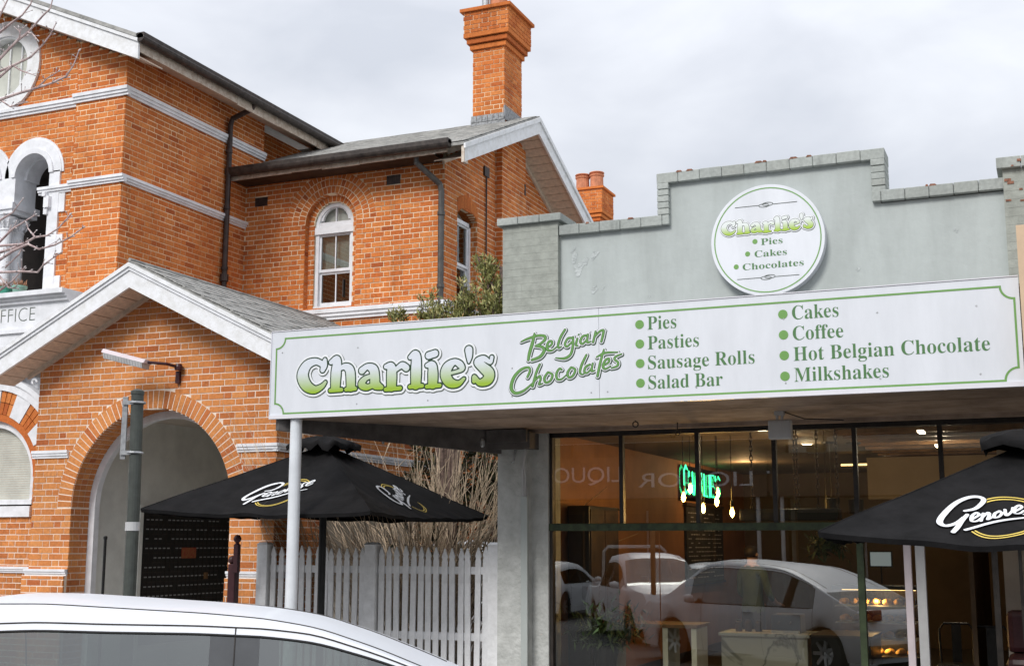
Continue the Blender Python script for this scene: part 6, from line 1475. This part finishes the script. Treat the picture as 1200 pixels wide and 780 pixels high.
# ---------------------------------------------------------------- person inside, seen dimly over the counter
def person(x, y, z, face, label, shirt):
    P = thing('person', (x, y, z), label, 'person')
    J = {'pel': (0, 0, .95), 'wa': (0, 0, 1.08), 'ch': (0, -.01, 1.30), 'sh': (0, 0, 1.43), 'nk': (0, 0, 1.50), 'hd': (0, -.02, 1.60), 'top': (0, -.01, 1.70)}
    edges = [('pel', 'wa'), ('wa', 'ch'), ('ch', 'sh'), ('sh', 'nk'), ('nk', 'hd'), ('hd', 'top')]; rad = {'pel': (.15, .11), 'wa': (.135, .10), 'ch': (.16, .11), 'sh': (.11, .085), 'nk': (.052, .055), 'hd': (.075, .092), 'top': (.05, .06)}
    for s, sx in (('l', 1), ('r', -1)):
        J.update({s+'sd': (sx*.17, 0, 1.41), s+'el': (sx*.23, -.03, 1.14), s+'wr': (sx*.17, -.24, 1.02), s+'pm': (sx*.15, -.31, 1.01), s+'hp': (sx*.09, 0, .90), s+'kn': (sx*.10, -.02, .50), s+'an': (sx*.10, .02, .09), s+'to': (sx*.11, -.15, .04)})
        edges += [('sh', s+'sd'), (s+'sd', s+'el'), (s+'el', s+'wr'), (s+'wr', s+'pm'), ('pel', s+'hp'), (s+'hp', s+'kn'), (s+'kn', s+'an'), (s+'an', s+'to')]
        rad.update({s+'sd': (.062, .062), s+'el': (.042, .042), s+'wr': (.027, .027), s+'pm': (.035, .018), s+'hp': (.088, .09), s+'kn': (.058, .06), s+'an': (.04, .045), s+'to': (.04, .03)})
        for f in range(4):
            a = s+'f%d' % f; b = s+'g%d' % f; fx = sx*.15+(f-1.5)*.019; ln = (.035, .045, .042, .030)[f]; J[a] = (fx, -.345-ln*.3, 1.005); J[b] = (fx, -.35-ln, .985); edges += [(s+'pm', a), (a, b)]; rad[a] = (.009, .009); rad[b] = (.007, .007)
        J[s+'t1'] = (sx*.105, -.30, 1.005); J[s+'t2'] = (sx*.09, -.335, .995); edges += [(s+'pm', s+'t1'), (s+'t1', s+'t2')]; rad[s+'t1'] = (.011, .011); rad[s+'t2'] = (.008, .008)
    ks = list(J); me = bpy.data.meshes.new('body'); me.from_pydata([J[k] for k in ks], [(ks.index(a), ks.index(b)) for a, b in edges], [])
    o = bpy.data.objects.new('body', me); COL.objects.link(o); o.modifiers.new('s', 'SKIN')
    for i, k in enumerate(ks): me.skin_vertices[0].data[i].radius = rad[k]
    me.skin_vertices[0].data[0].use_root = True
    sb_ = o.modifiers.new('u', 'SUBSURF'); sb_.levels = 2; sb_.render_levels = 2
    bpy.context.view_layer.update(); nm = bpy.data.meshes.new_from_object(o.evaluated_get(bpy.context.evaluated_depsgraph_get())); bpy.data.objects.remove(o)
    nm.name = 'body'; nm.materials.clear()
    for q in ('skin', shirt, 'cloth_dark'): nm.materials.append(MATS[q])
    for p in nm.polygons:
        c = p.center; p.use_smooth = True
        p.material_index = 0 if c.z > 1.475 or (c.y < -.13 and c.z > .9) else (1 if c.z > .93 else 2)
    M = Matrix.Translation((x, y, z)) @ Matrix.Rotation(face, 4, 'Z')
    o = bpy.data.objects.new('body', nm); COL.objects.link(o); o.matrix_basis = M; put(o, P)
    def add(mb, name, mt):
        mb.v = [tuple(M @ Vector(v)) for v in mb.v]; return mb.build(name, mt, P, smooth=True)
    m = MB(); m.lathe([(.075, -.02), (.088, .03), (.084, .07), (.05, .105), (0, .118)], 0, .012, 16, z=1.61); add(m, 'hair', 'hair_dark')
    m = MB(); m.tube([(0, -.105, 1.63), (0, -.125, 1.60), (0, -.108, 1.59)], .010, 6); m.tube([(-.025, -.10, 1.565), (.025, -.10, 1.565)], .006, 6)
    for sx in (-1, 1): m.tube([(sx*.08, 0, 1.63), (sx*.088, .01, 1.60)], .014, 6)
    add(m, 'face_features', 'skin')
    m = MB()
    for sx in (-1, 1): m.lathe([(.002, 0), (.010, .008), (.002, .016)], sx*.030, -.100, 8, z=1.625)
    add(m, 'eyes', 'black_plastic')
mat('shirt_green', (.05, .075, .03), .8, .15, 10.)
person(-3.50, 15.75, .2, R(152), 'person in a dark green top standing behind the white stone counter', 'shirt_green')

# ---------------------------------------------------------------- cars
def tab(T, x):
    if x <= T[0][0]: return T[0][1]
    for (a, b), (c, d) in zip(T[:-1], T[1:]):
        if x <= c:
            t = (x-a)/(c-a); return b+(d-b)*t
    return T[-1][1]
def smooth_tab(T, x, w=.07):
    return (tab(T, x-w)+2*tab(T, x)+tab(T, x+w))/4
def car(loc, ang, label, spec, group=None, name='parked_car'):
    K = thing(name, (loc[0], loc[1], 0), label, 'car', group)
    M = Matrix.Translation((loc[0], loc[1], 0)) @ Matrix.Rotation(ang, 4, 'Z') @ Matrix.Scale(spec.get('scale', 1), 4)
    zc_t, hw_t, zbelt = spec['top'], spec['half'], spec['belt']
    x0, x1 = zc_t[0][0], zc_t[-1][0]; n = 88
    xs = [x0+(x1-x0)*i/n for i in range(n+1)]
    def section(x):
        zc = smooth_tab(zc_t, x); hw = smooth_tab(hw_t, x); zb = min(zbelt, zc-.03)
        zr = zc-.055 if zc > zbelt+.12 else zc-.02; dp = tab(spec['drop'], x) if 'drop' in spec else .2; zt = max(zb+.004, zc-dp); zr = zt+(zc-zt)*.74; gl = max(0, min(1, (zc-zbelt)/.72))
        inw = .215*gl
        tuck = .03
        return [(hw-.05, spec['sill']), (hw-.005, .45), (hw, .70), (hw-.012, zb-.06), (hw-.03, zb), (hw-.03-inw*.80, zt), (hw-.035-inw*.87, zt+min(.036, (zc-zt)*.5)), (hw-.05-inw*1.12, max(zr, zt+.006)), (hw*.62-.12*gl, zc-.012*gl-.004), (hw*.3, zc-.002), (0, zc)]
    S = [section(x) for x in xs]; npt = len(S[0])
    arches = spec['wheels']
    def pt(i, j, side): 
        y, z = S[i][j]
        if j <= 2:
            for wx in arches:
                dx = abs(xs[i]-wx)
                if dx < .40: z = max(z, .33+math.sqrt(max(0, .40**2-dx**2))) if j == 0 else max(z, min(.74+.0*j, .335+math.sqrt(max(0, .40**2-dx**2))+.01*j))
        return M @ Vector((xs[i], y*side, z))
    wins = spec['windows']; ws = spec['windscreen']; rs = spec['rear']
    body = MB(); sides = {1: {}, -1: {}}
    def is_open(i, j):
        xm = (xs[i]+xs[i+1])/2
        if j == 4:
            if S[i][5][1]-S[i][4][1] > .05 and S[i+1][5][1]-S[i+1][4][1] > .05:
                for a, b in wins:
                    if a <= xm <= b: return 'w'
                if wins[0][0] <= xm <= wins[-1][1]: return 'p'
        if j >= 7:
            if ws[0] <= xm <= ws[1]: return 's'
            if rs[0] <= xm <= rs[1]: return 'r'
        return None
    wm = {}
    for side in (1, -1):
        for i in range(n):
            for j in range(npt-1):
                q = [pt(i, j, side), pt(i+1, j, side), pt(i+1, j+1, side), pt(i, j+1, side)]
                k = is_open(i, j)
                if k == 'w': k = ('w', side, [a <= (xs[i]+xs[i+1])/2 <= b for a, b in wins].index(True))
                elif k == 'p': k = ('p', side, sum((xs[i]+xs[i+1])/2 > b for a, b in wins))
                if k and k not in wm: wm[k] = MB()
                (wm[k] if k else body).add(q, [(0, 1, 2, 3) if side < 0 else (3, 2, 1, 0)])
    for i in (0, n):                      # close the ends
        loop = [pt(i, j, 1) for j in range(npt)]+[pt(i, j, -1) for j in range(npt-2, -1, -1)]; body.add(loop, [tuple(range(len(loop)))])
    def finish(mb, name_, mt, smooth=True):
        if not mb.v: return None
        o = mb.build(name_, mt, K, smooth=smooth)
        bm = bmesh.new(); bm.from_mesh(o.data); bmesh.ops.remove_doubles(bm, verts=bm.verts, dist=.0015); bmesh.ops.recalc_face_normals(bm, faces=bm.faces); bm.to_mesh(o.data); bm.free(); return o
    b_ = finish(body, 'body', 'car_white'); 
    for k, mb_k in wm.items():
        nm_, mt_ = {'w': ('side_window', 'car_glass'), 'p': ('pillar', 'pillar_gloss'), 's': ('windscreen', 'car_glass'), 'r': ('rear_window', 'car_glass')}[k[0]]; finish(mb_k, nm_, mt_)
    # rubber edges, roof seam, door gaps
    for side in (1, -1):
        m = MB()
        for j, r_, nm in ((5, .0065, 0), (4, .008, 0)):
            P = [pt(i, j, side) for i in range(n+1) if wins[0][0]+.04 <= xs[i] <= wins[-1][1]+.02]; m.tube(P, r_, 6)
        finish(m, 'window_seal', 'rubber')
        m = MB(); P = [pt(i, 6, side)+(pt(i, 6, side)-pt(i, 9, side)).normalized()*.0008 for i in range(n+1) if wins[0][0]+.02 <= xs[i] <= spec['seam_end']]; m.tube(P, .0038, 5)
        P = [pt(i, 7, side).lerp(pt(i, 8, side), .6)+Vector((0, 0, .0005)) for i in range(n+1) if wins[0][0]-.1 <= xs[i] <= ws[0]+.1]; m.tube(P, .0045, 5)
        finish(m, 'roof_seam', 'window_frame_dark')
        for dx in spec['doors']:
            m = MB(); i = min(range(n+1), key=lambda k: abs(xs[k]-dx)); P = [pt(i, j, side)+Vector((0, 0, 0)) for j in (0, 1, 2, 3, 4, 5, 6)]; m.tube(P, .0035, 5)
            finish(m, 'door_gap', 'window_frame_dark')
        for dx in spec['handles']:
            i = min(range(n+1), key=lambda k: abs(xs[k]-dx)); p = M.inverted() @ pt(i, 3, side); h = MB(); h.tube([M @ Vector((p.x-.09, p.y+side*.005, p.z-.04)), M @ Vector((p.x-.06, p.y+side*.03, p.z-.035)), M @ Vector((p.x+.06, p.y+side*.03, p.z-.035)), M @ Vector((p.x+.09, p.y+side*.005, p.z-.04))], .012, 6); h.build('door_handle', 'car_white', K, smooth=True)
        # mirror
        i = min(range(n+1), key=lambda k: abs(xs[k]-spec['mirror'])); p = M.inverted() @ pt(i, 4, side)
        mm = MB(); c = Vector((p.x, p.y+side*.13, p.z+.07)); prof_ = []
        mm.lathe([(.0, -.07), (.06, -.06), (.085, 0), (.075, .05), (.0, .07)], 0, 0, 12); mm.v = [tuple(M @ (c+Vector((v[0]*.8, v[1]*1.2, v[2])))) for v in mm.v]; mm.tube([M @ Vector((p.x, p.y, p.z+.01)), M @ (c+Vector((0, -side*.03, -.03)))], .02, 6); mm.build('wing_mirror', 'car_white', K, smooth=True)
        for wx in arches:
            t_ = MB(); cen = Vector((wx, side*(tab(hw_t, wx)-.13), .345)); seg = 28
            for (r0, r1, w0, w1, dst) in ((.20, .345, -.11, .11, t_),):
                for k in range(seg):
                    a, b2 = 2*math.pi*k/seg, 2*math.pi*(k+1)/seg
                    A = [M @ (cen+Vector((r*math.cos(t2), w, r*math.sin(t2)))) for (r, t2, w) in ((r0, a, w0), (r0, b2, w0), (r1, b2, w0), (r1, a, w0))]; B = [M @ (cen+Vector((r*math.cos(t2), w, r*math.sin(t2)))) for (r, t2, w) in ((r0, a, w1), (r0, b2, w1), (r1, b2, w1), (r1, a, w1))]; dst.prism(A, B)
            o = t_.build('wheel', 'rubber', K)
            r_ = MB()
            for k in range(7):
                a = 2*math.pi*k/7; d0 = Vector((math.cos(a), 0, math.sin(a))); s_ = Vector((-math.sin(a), 0, math.cos(a)))
                A = [M @ (cen+d0*.03+s_*.03+Vector((0, side*.07, 0))), M @ (cen+d0*.205+s_*.022+Vector((0, side*.09, 0))), M @ (cen+d0*.205-s_*.022+Vector((0, side*.09, 0))), M @ (cen+d0*.03-s_*.03+Vector((0, side*.07, 0)))]; B = [v-(M.to_3x3() @ Vector((0, side*.03, 0))) for v in A]; r_.prism(A, B)
            r_.build('rim', 'alloy', o)
    # inside: seats and dark floor
    s_ = MB()
    for sx, sy in ((-.55, .38), (-.55, -.38), (.25, .38), (.25, -.38)):
        for bx in ((sx-.05, sy-.24, .55, sx+.45, sy+.24, .75), (sx-.16, sy-.24, .6, sx-.02, sy+.24, 1.25), (sx-.14, sy-.12, 1.22, sx-.05, sy+.12, 1.33)):
            q = MB(); q.box(*bx); s_.add([tuple(M @ Vector(v)) for v in q.v], q.f)
    s_.build('seats', 'cloth_dark', K)
    q = MB(); q.box(wins[0][0], -.80, .4, ws[1]-.05, .80, .5); q.box(ws[1]-.45, -.78, .5, ws[1]-.1, .78, zbelt-.06); s2 = MB(); s2.add([tuple(M @ Vector(v)) for v in q.v], q.f); s2.build('cabin_floor', 'cloth_dark', K)
    def lb(nm, mt, x0_, y0_, z0_, x1_, y1_, z1_):
        q = MB(); q.box(x0_, y0_, z0_, x1_, y1_, z1_); s3 = MB(); s3.add([tuple(M @ Vector(v)) for v in q.v], q.f); return s3.build(nm, mt, K, bevel=.01)
    for side in (1, -1):
        fy = tab(hw_t, x1)-.02
        lb('headlight', 'headlight_lens', x1-.16, side*(fy-.30) if side > 0 else -fy, .66, x1+.012, fy if side > 0 else -(fy-.30), .80)
        ry = tab(hw_t, x0)-.02
        lb('tail_light', 'tail_red', x0-.012, (ry-.22) if side > 0 else -ry, spec['tail'], x0+.10, ry if side > 0 else -(ry-.22), spec['tail']+.16)
    lb('grille', 'black_plastic', x1-.05, -.45, .60, x1+.015, .45, .74); lb('bumper', 'black_plastic', x1-.08, -.78, .30, x1+.03, .78, .48); lb('rear_bumper', 'black_plastic', x0-.03, -.78, .32, x0+.1, .78, .50)
    lb('number_plate', 'number_plate', x0-.022, -.18, .62, x0-.008, .18, .72); lb('number_plate', 'number_plate', x1+.03, -.18, .42, x1+.042, .18, .52)
    return K, M
SUV = dict(top=[(-1.95, .55), (-1.92, .84), (-1.80, .95), (-1.5, 1.085), (-1.13, 1.255), (-.93, 1.345), (-.64, 1.465), (-.35, 1.565), (-.1, 1.61), (.18, 1.638), (.91, 1.688), (1.25, 1.69), (1.45, 1.62), (1.8, 1.38), (2.1, 1.18), (2.35, 1.07), (2.7, .99), (2.95, .84), (3.0, .55)],
           half=[(-1.95, .76), (-1.7, .86), (-1.1, .915), (1.9, .925), (2.5, .88), (3.0, .70)], drop=[(-1.1, .028), (-.86, .038), (-.54, .058), (0, .092), (.6, .12), (1.1, .137)], belt=.99, sill=.24, wheels=(-1.15, 2.0), windows=[(-.98, -.11), (.13, 1.62)], windscreen=(1.42, 2.28), rear=(-1.72, -1.15), doors=(-.98, .0, 1.3), handles=(-.72, .3), mirror=1.5, seam_end=1.5, tail=.84)
HATCH = dict(top=[(-2.0, .55), (-1.97, .92), (-1.85, 1.08), (-1.55, 1.34), (-1.3, 1.43), (-.6, 1.485), (-.1, 1.48), (.3, 1.42), (.65, 1.28), (1.1, 1.05), (1.3, .96), (1.7, .90), (2.0, .80), (2.15, .66), (2.2, .5)],
             half=[(-2.0, .72), (-1.8, .84), (-1.2, .87), (1.3, .87), (1.8, .82), (2.2, .66)], belt=.92, sill=.2, wheels=(-1.25, 1.28), windows=[(-1.35, -.9), (-.85, -.1), (.02, .95)], windscreen=(.35, 1.2), rear=(-1.88, -1.5), doors=(-.88, -.03, .95), handles=(-.75, .1), mirror=.9, seam_end=1.2, tail=.80)
UTE = dict(top=[(-2.6, .55), (-2.58, 1.0), (-1.25, 1.02), (-1.12, 1.10), (-1.0, 1.60), (-.85, 1.73), (-.3, 1.76), (.1, 1.74), (.4, 1.66), (.7, 1.48), (1.05, 1.24), (1.3, 1.12), (1.8, 1.06), (2.3, 1.0), (2.45, .8), (2.5, .55)],
           half=[(-2.6, .84), (-1.5, .90), (1.3, .90), (2.0, .86), (2.5, .74)], belt=1.05, sill=.32, wheels=(-1.6, 1.5), windows=[(-.95, -.25), (-.12, .95)], windscreen=(.42, 1.27), rear=(-1.1, -.92), doors=(-.95, -.18, .9), handles=(-.8, .1), mirror=.85, seam_end=1.2, tail=.80)
car((-3.86, 5.62), R(210), 'white car nearest the camera, its roof and side windows below the picket fence', SUV)
K, M = car((-8.0, .2), R(58), 'white utility parked out of frame, seen mirrored at the left of the shop window', UTE, name='parked_utility')
m = MB(); m.tube([M @ Vector(p) for p in ((-1.35, .72, 1.0), (-1.32, .70, 1.78), (-1.32, .60, 1.88), (-1.32, -.60, 1.88), (-1.32, -.70, 1.78), (-1.35, -.72, 1.0))], .035, 8); m.build('sports_bar', 'galvanised', K)
car((-8.0, -5.9), R(-92), 'small silver-white hatchback parked opposite, seen mirrored behind the utility', HATCH, group='cars seen only in the window reflection')
car((-12.6, -5.9), R(-90), 'white car parked opposite, seen mirrored at the far left edge of the window', HATCH, group='cars seen only in the window reflection')

# ---------------------------------------------------------------- the other side of the street, seen in the glass
def opposite(x0, x1, h, mt, label, letters=None):
    t = thing('shop_opposite', ((x0+x1)/2, -13.5, .12), label, 'building', 'shops across the street')
    one('front_wall', mt, t, x0, -13.9, .12, x1, -13.5, h)
    one('side_wall', mt, t, x0, -22, .12, x0+.2, -13.9, h); one('side_wall', mt, t, x1-.2, -22, .12, x1, -13.9, h); one('roof', 'lead_flashing', t, x0, -22, h-.5, x1, -13.9, h-.4)
    one('parapet_cap', 'opposite_white' if mt == 'opposite_brown' else 'opposite_brown', t, x0-.02, -13.95, h, x1+.02, -13.44, h+.12)
    a = one('awning', 'opposite_dark', t, x0, -13.5, 3.35, x1, -10.6, 3.45); one('awning_fascia', 'opposite_brown', t, x0, -10.6, 3.30, x1, -10.5, 4.55)
    n = int((x1-x0)/1.9)
    for k in range(n):
        a, b = x0+.15+(x1-x0-.3)*k/n, x0+.15+(x1-x0-.3)*(k+1)/n
        f = one('shop_window', 'opposite_dark', t, a+.05, -13.49, .6, b-.05, -13.44, 2.9)
        one('window_frame', 'opposite_white' if k % 2 else 'timber', f, a+.0, -13.44, .5, a+.06, -13.40, 3.0); one('sill', 'opposite_brown', f, a, -13.44, .5, b, -13.38, .6)
        if h > 6: w_ = one('upper_window', 'opposite_dark', t, a+.4, -13.49, h-2.2, b-.4, -13.45, h-.9); one('sill', 'opposite_white', w_, a+.35, -13.46, h-2.28, b-.35, -13.38, h-2.2)
    for x in (x0+.3, x1-.3): m = MB(); m.lathe([(.06, 0), (.06, 3.2)], x, -10.65, 10, z=.12); m.build('post', 'opposite_white', t)
    return t
FO = lambda u, v, w=0.: (-u, -10.5+w, v)
t = opposite(-19, -7.7, 6.4, 'opposite_brown', 'brown liquor shop across the street, mirrored in the window beside the neon sign')
text('LIQUOR', 12.15, 14.85, 3.80, .46, FO, .01, 'lettering', 'opposite_white', t); text('LIQUOR', 8.1, 11.6, 3.62, .42, FO, .01, 'lettering', 'opposite_white', t)
opposite(-7.6, 3.0, 5.4, 'opposite_cream', 'cream shop across the street, seen mirrored in the right-hand panes')
opposite(3.1, 14, 6.0, 'opposite_brown', 'brown shop across the street behind the camera to the right')
opposite(-30, -19.1, 5.6, 'opposite_cream', 'cream shop across the street far to the left')
t = thing('street_post', (-7.27, 2.4, .0), 'pale street post standing in the road verge, seen mirrored in the window', 'post')
m = MB(); m.lathe([(.05, 0), (.05, 2.35), (.06, 2.37)], -7.27, 2.4, 12); m.build('pole', 'timber', t); m = MB(); m.lathe([(.09, 0), (.09, .02), (.055, .05)], -7.27, 2.4, 12); m.build('base', 'galvanised', t)

# ---------------------------------------------------------------- the shop next door on the right
t = thing('neighbour_shop', (3.5, 14, .15), 'plain beige shop next door beyond the right pier', 'building')
one('front_wall', 'beige_fascia', t, .52, 13.25, 3.1, 6.8, 13.5, 5.1); one('side_wall', 'opposite_cream', t, 6.6, 13.5, .15, 6.8, 22, 5.0); one('roof', 'lead_flashing', t, .52, 13.5, 4.7, 6.6, 22, 4.8)
one('awning', 'awning_soffit', t, -.02, 11.01, 3.30, 6.8, 13.24, 3.36); one('parapet_cap', 'opposite_white', t, .50, 13.2, 5.1, 6.84, 13.55, 5.2); one('stall_riser', 'wall_brown', t, .52, 13.3, .15, 6.6, 13.45, .6)
for x in (.6, 2.6, 4.6, 6.5): one('mullion', 'window_frame_dark', t, x-.04, 13.3, .6, x+.04, 13.4, 3.1)
for x in (.65, 2.65, 4.65): one('shop_window', 'opposite_dark', t, x, 13.36, .6, x+1.9, 13.38, 3.1)
for x in (3.3, 6.7): m = MB(); m.lathe([(.06, 0), (.06, 3.15)], x, 11.1, 12, z=.15); m.build('post', 'white_post', t)
